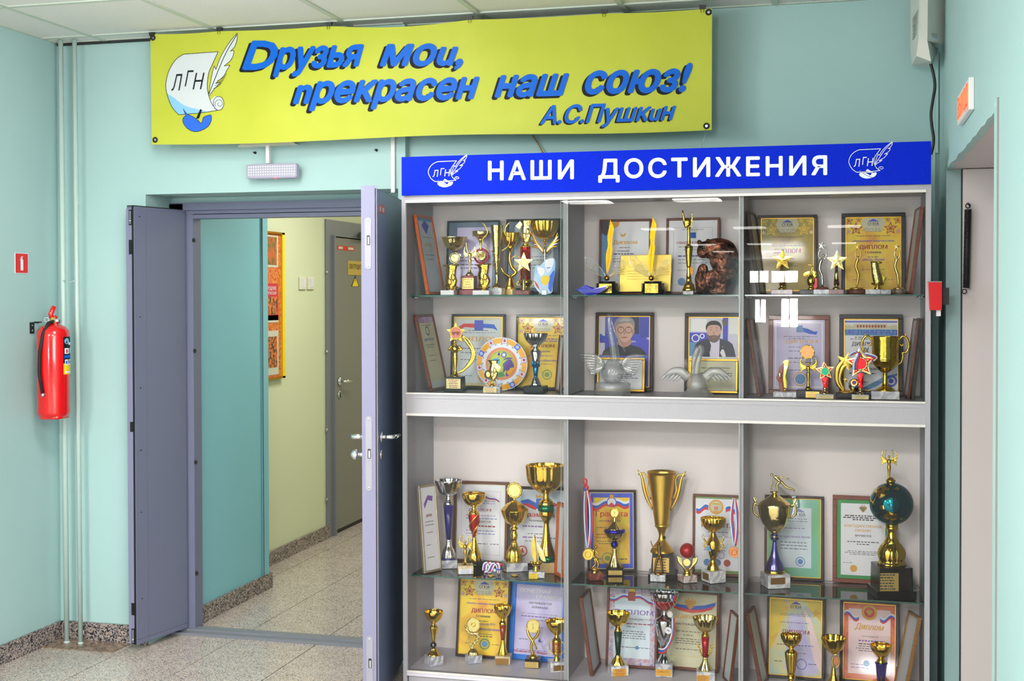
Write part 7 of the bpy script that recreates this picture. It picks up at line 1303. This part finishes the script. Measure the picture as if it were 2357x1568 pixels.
# ---------------- third shelf, left bay (G)
t = T('G', 590, 1388, 'goblet_trophy', 'tall silver goblet with a navy blue conical stem on a grey marble block', hd=125, group=G3)
t.base('marble_grey', 138, 1287, 1386, 22, cx=580); t.L('foot_ring', 'navy', [(1302, 92), (1290, 94), (1270, 90)], smooth=2); t.L('foot', 'silver', [(1272, 86), (1240, 84), (1180, 66), (1120, 36), (1045, 28)], 14, .08, smooth=3); t.L('stem', 'navy', [(1045, 30), (630, 62)]); t.L('neck', 'silver', [(630, 62), (600, 56), (570, 34), (520, 30)], smooth=2)
t.bowl('bowl', 'silver', [(332, 172), (370, 160), (440, 130), (490, 100), (528, 34)], 12, .1); t.done()
t = T('G', 880, 1358, 'goblet_trophy', 'gold goblet with a red and gold spiral body on a black octagonal base', hd=105, group=G3)
t.L('base', 'black_base', [(1358, 118), (1275, 112)], seg=8, cx=905); t.L('foot', 'gold', [(1278, 88), (1255, 90), (1200, 84), (1130, 56), (1060, 34), (985, 20)], smooth=3, cx=900); t.L('stem', 'red_metal', [(990, 20), (960, 24), (860, 48), (760, 66), (712, 62)], smooth=3, cx=896)
for i in range(3):
    P = []
    for j in range(15):
        f = j/14; a = 2*math.pi*(i/3)+f*3.6; r = 20+45*math.sin(min(1, f*1.15)*math.pi*.55); P.append((896+r*math.cos(a), 975-f*262, r*math.sin(a)))
    t.tube('spiral_band', 'gold', P, 9, smooth=0)
t.L('neck', 'gold', [(715, 64), (690, 56), (665, 26), (630, 22)], smooth=2, cx=896); t.bowl('bowl', 'gold', [(468, 142), (520, 138), (580, 108), (615, 66), (635, 26)], 0, cx=896); t.done()
t = T('G', 790, 1452, 'victory_trophy', 'small gold winged victory with raised arms on a cream marble block', hd=80, group=G3)
t.base('marble_cream', 118, 1350, 1450, 20); t.plate('white_print', 745, 905, 1385, 1445, 3, 'ink'); t.L('foot', 'gold', [(1380, 58), (1362, 56), (1340, 34), (1320, 22)], smooth=2, cx=782); t.victory('gold', 790, 1058, 1330, 100, 130); t.done()
t = T('G', 1385, 1400, 'trophy_cup', 'gold lidded cup with a scalloped round medallion on top, on grey marble', hd=150, group=G3)
t.base('marble_grey', 176, 1300, 1400, 28, cx=1385); t.L('foot', 'gold', [(1302, 100), (1275, 102), (1210, 96), (1160, 80), (1110, 50), (1060, 30)], 14, .1, smooth=3, cx=1378); t.L('stem', 'gold', [(1060, 28), (1000, 44), (960, 40), (930, 30), (905, 54), (880, 30), (850, 30)], 8, .06, smooth=2, cx=1378)
t.L('bowl', 'gold', [(858, 60), (820, 110), (760, 145), (700, 166), (680, 172)], 12, .09, smooth=3, cx=1385); t.L('lid', 'gold', [(682, 172), (660, 150), (610, 100), (585, 60), (565, 20), (540, 14)], 12, .06, smooth=3, cx=1385)
t.disc('medallion', 'pale_gold', 1382, 445, 76, 12); t.ring('medallion_rim', 'gold', 1382, 445, 86, 13, n=12, amp=.35); t.done()
t = T('G', 1790, 1445, 'trophy_cup', 'biggest gold bowl trophy, with green bands and a beige wooden block', hd=110, group=G3)
t.base('wood_beige', 112, 1318, 1445, 8, cx=1795); t.L('foot_band', 'green_metal', [(1322, 108), (1245, 106)], cx=1778); t.L('foot', 'gold', [(1248, 108), (1220, 104), (1120, 70), (1020, 48), (900, 34), (860, 34), (820, 50), (760, 86), (710, 88)], 10, .09, smooth=3, cx=1765); t.L('stem_band', 'green_metal', [(708, 98), (640, 98)], cx=1760); t.L('neck', 'gold', [(640, 92), (600, 84), (575, 60), (550, 36), (500, 38)], smooth=2, cx=1762)
t.bowl('bowl', 'gold', [(158, 252), (185, 246), (260, 238), (340, 222), (420, 170), (480, 90), (505, 40)], 14, .07, cx=1755); t.done()
t = T('G', 1640, 1508, 'ship_trophy', 'small gold sailing ship trophy on a white block with yellow label', hd=75, group=G3)
t.base('marble_white', 112, 1432, 1506, 12, cx=1650, dep=.7); t.plate('yellow_label', 1533, 1688, 1440, 1506, 3, 'ink'); t.L('stem', 'gold', [(1440, 44), (1400, 28), (1370, 22)], smooth=2); t.L('hull', 'gold', [(1372, 30), (1355, 62), (1320, 80), (1310, 60)], 8, .2, smooth=2)
t.poly('sail', 'gold', [(1620, 992), (1590, 1120), (1600, 1270), (1650, 1300), (1640, 1130)], 8, -6, 4, 2, True); t.poly('sail', 'pale_gold', [(1640, 1060), (1665, 1180), (1700, 1290), (1762, 1310), (1720, 1180)], 8, 6, 4, 2, True); t.tube('mast', 'gold', [(1625, 1000), (1655, 1320)], 5, smooth=0); t.done()
t = T('G', 1110, 1450, 'medal_ribbon', 'rolled white blue and red medal ribbon lying on the third shelf glass', 'medal', hd=30, group='medals with tricolour ribbons')
for i, m_ in enumerate(('flag_white', 'flag_blue', 'flag_red', 'flag_white')):
    o_ = i*13; t.tube('ribbon', m_, [(1000+o_, 1420), (1010+o_, 1350), (1050+o_, 1325), (1080+o_, 1370), (1060+o_, 1430), (1020+o_, 1440)], 13, flat=1.6); t.tube('ribbon', m_, [(1070+o_, 1420, -10), (1110+o_, 1340, -10), (1160+o_, 1330, -14), (1185+o_*.6, 1390, -14), (1190+o_*.4, 1440, -10)], 12, flat=1.6)
t.tube('ribbon', 'flag_red', [(1180, 1360), (1225, 1335), (1248, 1350)], [8, 14, 6], flat=1.4); t.tube('ribbon', 'flag_blue', [(1160, 1385, -20), (1200, 1400, -26), (1228, 1385, -20)], 10, flat=1.4); t.ball('knot', 'flag_white', 1150, 1410, 20, -14); t.done()
for j, (x, y) in enumerate(((1290, 1420), (1385, 1478), (1100, 1440+40))):
    t = T('G', x, y, 'coin_medal', ('brass coin medal lying flat, %s' % ('behind the ribbon bundle on the third shelf', 'by the shelf edge in front of the lidded cup', 'by the shelf edge in front of the ribbon bundle')[j]), 'medal', group='medals lying on the third shelf'); q = t.mb('coin'); q.lathe([(44*t.k, 0), (44*t.k, .0035), (38*t.k, .004), (0, .004)], 'satin_gold', 24); t.done()
# ---------------- third shelf, middle bay (H)
def medal(zone, x, yt, ym, R, Y, label, back=0, mt='satin_gold', knot=True, xs=(0, 0)):
    t = T(zone, x, ym+R, 'hanging_medal', label, 'medal', Y=Y, group='medals with tricolour ribbons', z=None); t.o.location.z = onY(*zp(zone, x, ym+R), Y).z
    w = 15
    for i, m_ in enumerate(('flag_white', 'flag_blue', 'flag_red')):
        t.tube('ribbon', m_, [(x+xs[0]-10, yt+100, 6), (x-44+i*w*.8, yt+300, 4), (x-34+i*w*.9, ym-260, 2), (x-8+i*5, ym-R-20, 0)], 9, flat=.3); t.tube('ribbon', m_, [(x+xs[0]+8, yt+100, -4), (x+18+i*w*.9, yt+300, -4), (x+22+i*w*.8, ym-260, -4), (x+2+i*5, ym-R-16, -4)], 9, flat=.3)
    if knot:
        t.ball('knot', 'flag_red', x+xs[0], yt+95, (30, 18, 34)); t.ball('knot', 'flag_blue', x+xs[0]-12, yt+110, (20, 19, 24), -4)
        t.tube('ribbon', 'flag_red', [(x+xs[0], yt+80), (x+xs[0]-36, yt+20), (x+xs[0]-24, yt-6), (x+xs[0]+4, yt+10), (x+xs[0], yt+80)], 10, flat=.5)
    t.ring('loop', mt, x+4, ym-R-8, 14, 3); t.disc('medal', mt, x, ym, R, 8); t.ring('medal_rim', mt, x, ym, R, 5); t.ring('medal_relief', mt, x, ym, R*.55, 4, d=-4); t.done()
medal('H', 262, 310, 1160, 58, 4.93, 'gold medal on a knotted tricolour ribbon hanging at the left divider of the third row', xs=(-20, 0)); medal('H', 1912, 420, 1135, 56, 4.9, 'bronze coloured medal on a tricolour ribbon hanging over the third place certificate', mt='old_bronze', knot=False)
t = T('H', 340, 1450, 'bowler_trophy', 'small gold bending athlete figure on a red brown marble block', hd=75, group=G3)
t.base('marble_red', 110, 1375, 1448, 25); t.L('foot', 'gold', [(1395, 50), (1375, 48), (1350, 18), (1340, 55), (1330, 60), (1322, 50)], smooth=1)
t.tube('leg', 'gold', [(330, 1210), (350, 1270), (300, 1325)], [18, 14, 9]); t.tube('leg', 'gold', [(345, 1205), (380, 1270), (370, 1325)], [18, 14, 9]); t.tube('torso', 'gold', [(338, 1215), (318, 1160), (330, 1110)], [20, 24, 18]); t.ball('head', 'gold', 352, 1085, 19); t.tube('arm', 'gold', [(325, 1120), (270, 1110), (245, 1070)], [10, 8, 6]); t.tube('arm', 'gold', [(335, 1125), (365, 1150), (388, 1168)], [10, 8, 6]); t.done()
t = T('H', 562, 1388, 'trophy_cup', 'silver gold lidded cup with cobalt blue rim and ball, and a number one medal', hd=20, group=G3)
t.base('black_base', 112, 1295, 1388, 12); t.plate('brass_plate', 510, 668, 1325, 1375, 2, 'ink'); t.L('foot', 'pale_gold', [(1300, 74), (1275, 72), (1220, 50), (1160, 28), (1090, 24)], 12, .1, smooth=3); t.ball('ball', 'navy_metal', 560, 1050, 42); t.L('neck', 'pale_gold', [(1012, 24), (990, 40)]); t.L('bowl', 'pale_gold', [(998, 36), (970, 78), (930, 104), (912, 110)], 14, .1, smooth=3); t.L('rim', 'navy_metal', [(915, 112), (900, 118), (880, 116), (872, 100)], smooth=2)
t.L('lid', 'pale_gold', [(874, 98), (850, 72), (815, 40), (780, 20), (735, 10)], 10, .08, smooth=3); t.disc('medal', 'pale_gold', 562, 692, 44, 8); t.ring('medal_rim', 'gold', 562, 692, 46, 7, n=16, amp=.3); t.tube('numeral', 'maroon_base', [(562, 675, -6), (562, 710, -6)], 3, smooth=0); t.done()
t = T('H', 1100, 1385, 'trophy_cup', 'tallest satin gold conical cup with long curved handles on a black pedestal', hd=140, group=G3)
t.base('black_base', 178, 1335, 1385, 6, name='base_step', cx=1110); t.base('black_base', 150, 1110, 1335, 6, hw2=128, cx=1110); t.plate('brass_plate', 1020, 1196, 1150, 1312, 5, 'ink')
t.L('foot', 'satin_gold', [(1112, 130), (1090, 126), (1040, 92), (985, 50), (950, 36), (900, 36), (830, 66), (820, 74)], smooth=3, cx=1095); t.bowl('bowl', 'satin_gold', [(212, 164), (240, 158), (500, 118), (780, 78), (830, 66)], 0, cx=1092, smooth=2); t.L('lower_band', 'satin_gold', [(832, 76), (815, 80), (795, 78)], 8, .04, cx=1095)
for s_ in (-1, 1): t.tube('handle', 'satin_gold', [(1092+s_*268, 200), (1092+s_*225, 270), (1092+s_*200, 400), (1092+s_*165, 520), (1092+s_*100, 640)], [5, 14, 20, 18, 8]); t.tube('handle', 'satin_gold', [(1092+s_*262, 250), (1092+s_*200, 235), (1092+s_*155, 300), (1092+s_*165, 420), (1092+s_*120, 525)], [10, 10, 9, 12, 8])
for i in range(7): t.poly('relief', 'gold', [(1092+(-60+30*(i % 3)), 300+i*70), (1092+(-30+30*(i % 3)), 290+i*70), (1092+(-40+30*(i % 3)), 330+i*70)], 6, -(140-i*12)+8, 2)
t.done()
t = T('H', 1056, 1440, 'player_trophy', 'bronze volleyball player figure reaching for a ball on a white block', Y=4.968, group=G3)
t.base('marble_white', 86, 1362, 1438, 0, dep=.6); t.L('foot', 'bronze_figure', [(1375, 52), (1350, 52), (1335, 40)], smooth=1, cx=1058)
t.tube('leg', 'bronze_figure', [(1062, 1150), (1030, 1230), (1012, 1340)], [18, 14, 9]); t.tube('leg', 'bronze_figure', [(1075, 1150), (1090, 1240), (1105, 1340)], [18, 14, 9]); t.tube('torso', 'bronze_figure', [(1068, 1160), (1066, 1100), (1064, 1055)], [22, 22, 24]); t.ball('head', 'bronze_figure', 1056, 1018, 20); t.tube('arm', 'bronze_figure', [(1082, 1060), (1110, 1010), (1112, 960)], [10, 8, 6]); t.tube('arm', 'bronze_figure', [(1050, 1060), (1000, 1060), (975, 1010), (970, 985)], [10, 8, 6, 4]); t.ball('ball', 'wood_dark', 1120, 943, 19); t.done()
t = T('H', 1382, 1478, 'ball_trophy', 'red ball held up by gold leaves on a grey red marble block', hd=75, group=G3)
t.base('marble_rose', 115, 1400, 1476, 35); t.L('foot', 'gold', [(1412, 54), (1390, 52), (1360, 36), (1340, 44)], smooth=2)
for s_ in (-1, 1):
    for i in range(4): t.tube('leaf', 'pale_gold', [(1382+s_*14, 1345), (1382+s_*(60+i*12), 1290-i*12), (1382+s_*(66+i*14), 1200-i*5)], [10, 15, 5], flat=.5)
t.disc('coin', 'pale_gold', 1378, 1258, 40, 6, d=-14); t.ball('ball', 'cherry_metal', 1382, 1125, 85, seg=24, rings=16); t.tube('ball_seam', 'maroon_base', [(1382+86*math.cos(a), 1125-86*math.sin(a)*.35, -86*abs(math.sin(a))*.95-1) for a in [math.pi*i/10 for i in range(11)]], 2); t.done()
t = T('H', 1680, 1478, 'trophy_cup', 'gold ribbed bowl cup with two handled body and a light blue badge', hd=85, group=G3)
t.base('marble_white', 140, 1345, 1476, 38, cx=1678); t.plate('dull_plate', 1548, 1650, 1362, 1448, 0, side=-1) if False else None
t.L('foot', 'gold', [(1352, 70), (1320, 64), (1280, 50), (1240, 30), (1220, 34)], smooth=2, cx=1672); t.L('body', 'gold', [(1225, 34), (1160, 48), (1100, 70), (1040, 74), (1000, 60), (960, 40), (920, 26)], smooth=3, cx=1675); t.bowl('bowl', 'gold', [(755, 142), (800, 138), (850, 112), (895, 66), (912, 30)], 20, .07, cx=1673)
for s_ in (-1, 1): t.tube('handle', 'gold', [(1675+s_*112, 945), (1675+s_*108, 1000), (1675+s_*78, 1040), (1675+s_*112, 1060), (1675+s_*60, 1140)], [5, 11, 9, 10, 7])
t.disc('badge', 'seal_blue', 1630, 1095, 32, 6, d=-62, rx=28); t.ring('badge_rim', 'flag_white', 1630, 1095, 32, 3, d=-62, rx=28)
q = t.mb('plaque'); k = t.k; h, R_ = t._b; fc = R_ @ Matrix.Rotation(math.radians(-90), 4, 'Z'); q.add([tuple(fc @ Vector((a*h, -h-.0006, z))) for a, z in ((-.7, t.Z(1450)), (.6, t.Z(1450)), (.6, t.Z(1372)), (-.7, t.Z(1372)))], [(0, 1, 2, 3)], 'dull_plate'); t.done()
# ---------------- third shelf, right bay (I)
t = T('I', 325, 1385, 'bowling_trophy', 'brassy lidded cup with a running figure on top and violet blue foot on marble', hd=95, group=G3)
t.base('marble_white', 138, 1262, 1384, 24, cx=330); t.plate('dull_plate', 296, 446, 1285, 1345, 0); t.L('foot_ring', 'gold', [(1265, 92), (1245, 94), (1230, 88)], smooth=2); t.L('foot', 'violet_metal', [(1232, 90), (1180, 74), (1110, 42), (1040, 26), (975, 18)], smooth=3); t.ball('ball', 'violet_metal', 325, 938, 40); t.L('collar', 'pale_gold', [(935, 42), (925, 42)])
t.L('bowl', 'pale_gold', [(898, 34), (870, 66), (820, 108), (740, 138), (660, 150), (640, 148)], 10, .06, smooth=3); t.L('lid', 'pale_gold', [(640, 144), (615, 120), (580, 70), (555, 34), (535, 16)], smooth=3)
for s_ in (-1, 1):
    t.tube('handle', 'pale_gold', [(325+s_*140, 760), (325+s_*185, 720), (325+s_*180, 640), (325+s_*140, 650)], [8, 11, 12, 8])
    for i in range(3): t.tube('wing_feather', 'pale_gold', [(325+s_*150, 660), (325+s_*(172+i*6), 620-i*8), (325+s_*(158+i*14), 590-i*8)], [9, 11, 3], flat=.5)
t.L('figure_base', 'pale_gold', [(540, 18), (528, 44), (520, 40)]); f = 'pale_gold'
t.tube('leg', f, [(375, 435), (345, 460), (350, 500), (345, 522)], [14, 11, 8, 7]); t.tube('leg', f, [(380, 430), (430, 480), (490, 500), (498, 518)], [14, 11, 8, 6]); t.tube('torso', f, [(378, 435), (345, 405), (320, 385)], [17, 18, 15]); t.ball('head', f, 300, 374, 14); t.tube('arm', f, [(320, 390), (312, 440), (300, 485)], [8, 7, 5]); t.tube('arm', f, [(335, 385), (390, 392), (450, 404)], [8, 6, 4]); t.ball('bowling_ball', f, 297, 500, 10); t.done()
t = T('I', 1380, 1480, 'globe_trophy', 'tall trophy with a teal and gold globe, winged victory on top and black pedestal', hd=150, group=G3)
t.base('black_base', 212, 1400, 1478, 14, name='base_step'); t.base('black_base', 184, 1195, 1402, 14, hw2=178); t.plate('brass_plate', 1225, 1445, 1240, 1400, 6, 'ink')
t.L('foot', 'gold', [(1200, 122), (1180, 128), (1160, 112), (1120, 122), (1070, 122), (1020, 96), (990, 66)], 12, .1, smooth=3); t.L('stem', 'gold', [(1000, 72), (980, 66), (930, 42), (880, 40), (868, 58), (850, 54), (835, 60), (820, 50)], smooth=2)
t.ball('globe', 'teal_metal', 1376, 640, 194, seg=40, rings=26)
def cont(name, pts, rr=196):
    V = [];
    for lo, la in pts:
        a, b_ = math.radians(lo), math.radians(la); V.append((t.X(1376)+rr*t.k*math.sin(a)*math.cos(b_), -rr*t.k*math.cos(a)*math.cos(b_), t.Z(640)+rr*t.k*math.sin(b_)))
    n = len(V); c = Vector((0, 0, 0))
    for v in V: c += Vector(v)
    o3 = Vector((t.X(1376), 0, t.Z(640))); c = o3+(c/n-o3).normalized()*rr*t.k*1.004
    q = t.mb(name); V2 = V+[tuple(c)]; mids = []
    for v in V: mids.append(tuple(o3+((Vector(v)+c)/2-o3).normalized()*rr*t.k*1.004))
    q.add(V+mids+[tuple(c)], [f for j in range(n) for f in ((j, (j+1) % n, n+(j+1) % n, n+j), (n+j, n+(j+1) % n, 2*n))], 'gold')
cont('continent', [(-88, -20), (-60, -25), (-50, 0), (-35, 20), (-20, 30), (-10, 50), (0, 70), (-30, 80), (-60, 70), (-85, 50), (-100, 20)]); cont('continent', [(-22, -22), (-8, -12), (4, -18), (14, -16), (16, -34), (4, -42), (-14, -38), (-24, -32)]); cont('continent', [(-34, 2), (-22, 4), (-20, -8), (-32, -8)]); cont('continent', [(6, 50), (20, 58), (34, 60), (30, 50), (16, 46)]); cont('continent', [(26, -32), (34, -30), (34, -38), (28, -40)])
t.L('cap', 'gold', [(452, 30), (440, 42), (425, 44), (410, 24), (400, 20)], smooth=2, cx=1370); t.victory('gold', 1355, 198, 415, 82, 95); t.done()
# ---------------- bottom shelf, left bay (J)
t = T('J', 460, 1362, 'goblet_trophy', 'slim gold goblet with a dark ball at its foot, leftmost on the bottom shelf', hd=95, group=G4)
t.base('marble_grey', 138, 1235, 1362, 42, cx=462); t.L('foot', 'gold', [(1248, 90), (1225, 88), (1180, 52), (1140, 30)], 12, .12, smooth=3); t.ball('ball', 'dark_ball' if mat('dark_ball', (96, 92, 92), .12, .9) else '', 455, 1100, 44); t.L('stem', 'gold', [(1065, 22), (960, 36), (880, 54), (855, 56), (830, 34), (800, 22)], 10, .12, smooth=2); t.bowl('bowl', 'gold', [(640, 128), (680, 124), (740, 98), (785, 50), (800, 22)], 0); t.done()
t = T('J', 995, 1328, 'disc_trophy', 'pale gold disc trophy with a twisted laurel figure on grey marble', hd=85, group=G4)
t.base('marble_grey', 130, 1225, 1328, 32); t.L('foot', 'pale_gold', [(1248, 78), (1200, 76), (1165, 50), (1140, 30)], 18, .12, smooth=2); t.disc('disc', 'pale_gold', 995, 825, 88, 10); t.ring('disc_rim', 'pale_gold', 995, 825, 88, 9); t.ring('disc_relief', 'gold', 995, 822, 26, 6, d=-8)
P = [(900, 850), (915, 920), (980, 950), (1045, 940), (1055, 1010), (1000, 1080), (970, 1130), (990, 1160)]; t.tube('wreath', 'pale_gold', P, [10, 18, 20, 20, 18, 20, 22, 24])
PP = nprof([tuple(map(float, p)) for p in P], 3)
for i, (x, y) in enumerate(PP): t.ball('laurel_leaf', 'pale_gold', x+(14 if i % 2 else -14), y, (13, 10, 20), -12, 8, 6)
t.tube('wreath', 'pale_gold', [(960, 960), (930, 1020), (950, 1090), (985, 1150)], [8, 12, 12, 14]); t.done()
t = T('J', 1390, 1335, 'goblet_trophy', 'gold goblet with a brown enamel conical stem on a small marble block', hd=85, group=G4)
t.base('marble_cream', 112, 1225, 1335, 6, cx=1400); t.plate('dull_plate', 1316, 1498, 1250, 1332, 0); t.L('foot', 'gold', [(1230, 68), (1205, 68), (1140, 50), (1080, 36), (1020, 28)], 12, .12, smooth=3); t.L('stem', 'brown_enamel', [(1022, 28), (820, 48)]); t.L('neck', 'gold', [(820, 50), (795, 54), (760, 30), (735, 26)], smooth=2); t.bowl('bowl', 'gold', [(560, 126), (600, 122), (660, 96), (710, 60), (740, 26)], 10, .14); t.done()
t = T('J', 1798, 1380, 'torch_trophy', 'gold disc held up by two crossed arms on a small black block', hd=60, group=G4)
t.base('black_base', 108, 1262, 1380, 5); t.plate('brass_plate', 1708, 1894, 1296, 1374, 3, 'ink'); t.L('foot', 'gold', [(1268, 56), (1245, 54), (1215, 30)], smooth=2); t.disc('disc', 'pale_gold', 1798, 838, 84, 10); t.ring('disc_rim', 'gold', 1798, 838, 86, 8); t.tube('numeral', 'gold', [(1798, 805, -8), (1798, 875, -8)], 4, smooth=0)
t.tube('arm', 'gold', [(1712, 850), (1730, 950), (1800, 1060), (1850, 1150)], [10, 20, 18, 10]); t.tube('arm', 'gold', [(1882, 850), (1860, 950), (1790, 1040), (1770, 1130), (1800, 1230)], [10, 20, 18, 20, 18]); t.done()
t = T('J', 2115, 1440, 'trophy_cup', 'gold bowl cup over a brown mesh cylinder with ring handles on marble', hd=100, group=G4)
t.base('marble_white', 146, 1310, 1440, 24, cx=2120); t.plate('dull_plate', 2100, 2262, 1345, 1420, 0); t.L('foot', 'gold', [(1325, 52), (1290, 40), (1240, 30), (1205, 58)], smooth=2); t.L('body', 'brown_enamel', [(1200, 62), (1050, 62)])
for i in range(6): t.ring('mesh_ring', 'gold', 0, 0, .1, .1) if False else t.L('mesh_band', 'gold', [(1195-i*26, 64), (1190-i*26, 66), (1185-i*26, 64)])
t.L('neck', 'gold', [(1052, 64), (1030, 60), (990, 30), (960, 28)], smooth=2)
for s_ in (-1, 1): t.tube('ring_handle', 'pale_gold', [(2115+s_*50, 1040), (2115+s_*100, 1080), (2115+s_*96, 1180), (2115+s_*40, 1240)], 9)
t.bowl('bowl', 'gold', [(768, 158), (810, 152), (880, 118), (930, 70), (965, 28)], 10, .1); t.done()
# ---------------- bottom shelf, middle bay (K)
t = T('K', 688, 1320, 'goblet_trophy', 'gold goblet with a blackish green conical stem on white marble', hd=100, group=G4)
t.base('marble_white', 148, 1190, 1320, 22, cx=690); t.plate('orange_label', 642, 835, 1222, 1318, 4, 'ink_red'); t.L('foot', 'gold', [(1210, 90), (1190, 96), (1150, 76), (1100, 46), (1070, 30)], 6, .16, smooth=3); t.L('stem', 'dark_green', [(1070, 28), (770, 52)]); t.L('neck', 'gold', [(772, 48), (745, 44), (715, 30)], smooth=1); t.bowl('bowl', 'gold', [(520, 160), (570, 150), (640, 116), (690, 60), (715, 30)], 5, .16); t.done()
t = T('K', 1287, 1330, 'trophy_cup', 'tall silver cup with red flame bowl and tricolour ribbon in the bottom middle', hd=85, group=G4)
t.base('marble_grey', 116, 1160, 1330, 4); t.plate('orange_label', 1186, 1388, 1228, 1312, 0, 'ink_red', words=[('II МЕСТО', 1272, 34)]); t.L('foot', 'silver', [(1195, 64), (1170, 88), (1130, 80), (1080, 52), (1040, 34)], 8, .12, smooth=3)
t.L('body', 'silver', [(1045, 34), (960, 50), (820, 90), (700, 114), (620, 118), (595, 96), (560, 40), (500, 24), (490, 30)], smooth=3); t.L('bowl_red', 'cherry_metal', [(492, 36), (460, 90), (400, 140), (352, 158)], smooth=3); t.bowl('rim', 'silver', [(250, 188), (290, 184), (330, 170), (352, 160)], 20, .05)
for i in range(14):
    a = 2*math.pi*i/14; P = []
    for f, r in ((0, 38), (.3, 92), (.6, 138), (1, 160)):
        aa = a+.22*math.sin(f*5); P.append((1287+r*1.02*math.cos(aa), 490-f*138, r*1.02*math.sin(aa)))
    t.tube('flame_web', 'silver', P, 6)
for s_ in (-1, 1): t.tube('swirl', 'silver', [(1287+s_*90, 640, -70), (1287+s_*50, 760, -84), (1287+s_*70, 860, -60), (1287+s_*20, 940, -56)], [14, 10, 12, 6])
t.disc('badge', 'flag_white', 1352, 720, 44, 6, d=-112); t.star('badge_mark', 'flag_red', 1342, 716, 12, 2, .5, 0, -116, 5, 0); t.star('badge_mark', 'ink_violet', 1360, 722, 12, 2, .5, 0, -116, 5, 0)
for i, m_ in enumerate(('flag_white', 'flag_blue', 'flag_red')):
    t.tube('ribbon', m_, [(1400+i*9, 560, -60), (1395+i*9, 760, -80), (1350+i*9, 900, -86), (1290, 970+i*22, -88), (1215, 980+i*24, -50)], 10, flat=.3); t.tube('ribbon', m_, [(1130+i*12, 200, 20), (1160+i*12, 300, -170), (1180+i*14, 420, -150), (1200+i*12, 530, -60)], 9, flat=.3); t.tube('ribbon', m_, [(1385+i*18, 300, -150), (1390+i*18, 250, -160), (1410+i*12, 330, -140)], 12, flat=.3)
t.ring('hanging_medal', 'silver', 1368, 520, 36, 5, d=-70); t.disc('hanging_medal', 'silver', 1368, 520, 34, 5, d=-70); t.done()
t = T('K', 1815, 1420, 'goblet_trophy', 'gold fluted goblet with a bright red conical stem and side sprigs', hd=85, group=G4)
t.base('marble_white', 128, 1262, 1420, 6, cx=1820); t.plate('orange_label', 1698, 1876, 1300, 1388, 4, 'ink_red'); t.L('foot', 'pale_gold', [(1280, 84), (1250, 86), (1200, 62), (1150, 38), (1095, 34)], 12, .14, smooth=3); t.L('stem', 'cherry_metal', [(1095, 34), (825, 52)]); t.L('neck', 'gold', [(828, 52), (805, 52), (780, 28)], smooth=1); t.bowl('bowl', 'pale_gold', [(582, 166), (620, 158), (690, 128), (750, 76), (782, 30)], 12, .13)
for s_ in (-1, 1): t.tube('sprig', 'gold', [(1815+s_*40, 1090), (1815+s_*70, 1000), (1815+s_*98, 900)], [8, 8, 3]); [t.ball('sprig_leaf', 'gold', 1815+s_*(50+i*9+(12 if i % 2 else -6)), 1060-i*32, (12, 5, 16), 0, 8, 6) for i in range(5)]
t.done()
# ---------------- bottom shelf, right bay (L)
t = T('L', 620, 1330, 'goblet_trophy', 'gold goblet with a fluted cone stem, left one before the rainbow diploma', hd=60, group=G4)
t.base('marble_white', 110, 1240, 1330, 20); t.L('foot', 'gold', [(1245, 80), (1200, 60), (1165, 34), (1150, 52), (1130, 50), (1115, 44)], smooth=2); t.L('stem', 'gold', [(1120, 40), (1000, 56), (880, 72), (850, 74), (825, 60), (800, 28), (780, 22)], 16, .12, smooth=2); t.bowl('bowl', 'gold', [(628, 124), (670, 120), (720, 96), (765, 56), (785, 24)], 14, .12); t.done()
t = T('L', 1125, 1345, 'trophy_cup', 'gold bowl cup with an oval ring medal in its stem, between the last two diplomas', hd=60, group=G4)
t.base('marble_white', 110, 1260, 1345, 20); t.L('foot', 'gold', [(1262, 84), (1200, 74), (1120, 40), (1050, 26), (1010, 18)], 10, .14, smooth=3, cx=1120); t.ring('medal_ring', 'pale_gold', 1148, 940, 76, 9, rx=40); t.disc('medal', 'old_bronze', 1150, 940, 54, 6, rx=30); t.tube('stem', 'pale_gold', [(1118, 1020), (1100, 950), (1120, 880), (1118, 850)], [12, 10, 10, 14]); t.bowl('bowl', 'gold', [(662, 156), (700, 146), (770, 118), (830, 66), (855, 24)], 9, .14, cx=1122); t.done()
t = T('L', 1680, 1345, 'goblet_trophy', 'gold goblet with a violet blue conical stem, rightmost on the bottom shelf', hd=60, group=G4)
t.base('marble_white', 105, 1260, 1345, 20); t.L('foot', 'gold', [(1262, 80), (1230, 60), (1215, 36)], smooth=2); t.L('stem', 'violet_metal', [(1225, 40), (985, 64), (970, 74), (962, 76)], 8, .05); t.L('neck', 'gold', [(965, 52), (940, 50), (905, 30)], smooth=2); t.bowl('bowl', 'gold', [(748, 127), (785, 122), (830, 104), (880, 66), (908, 28)], 6, .1); t.done()
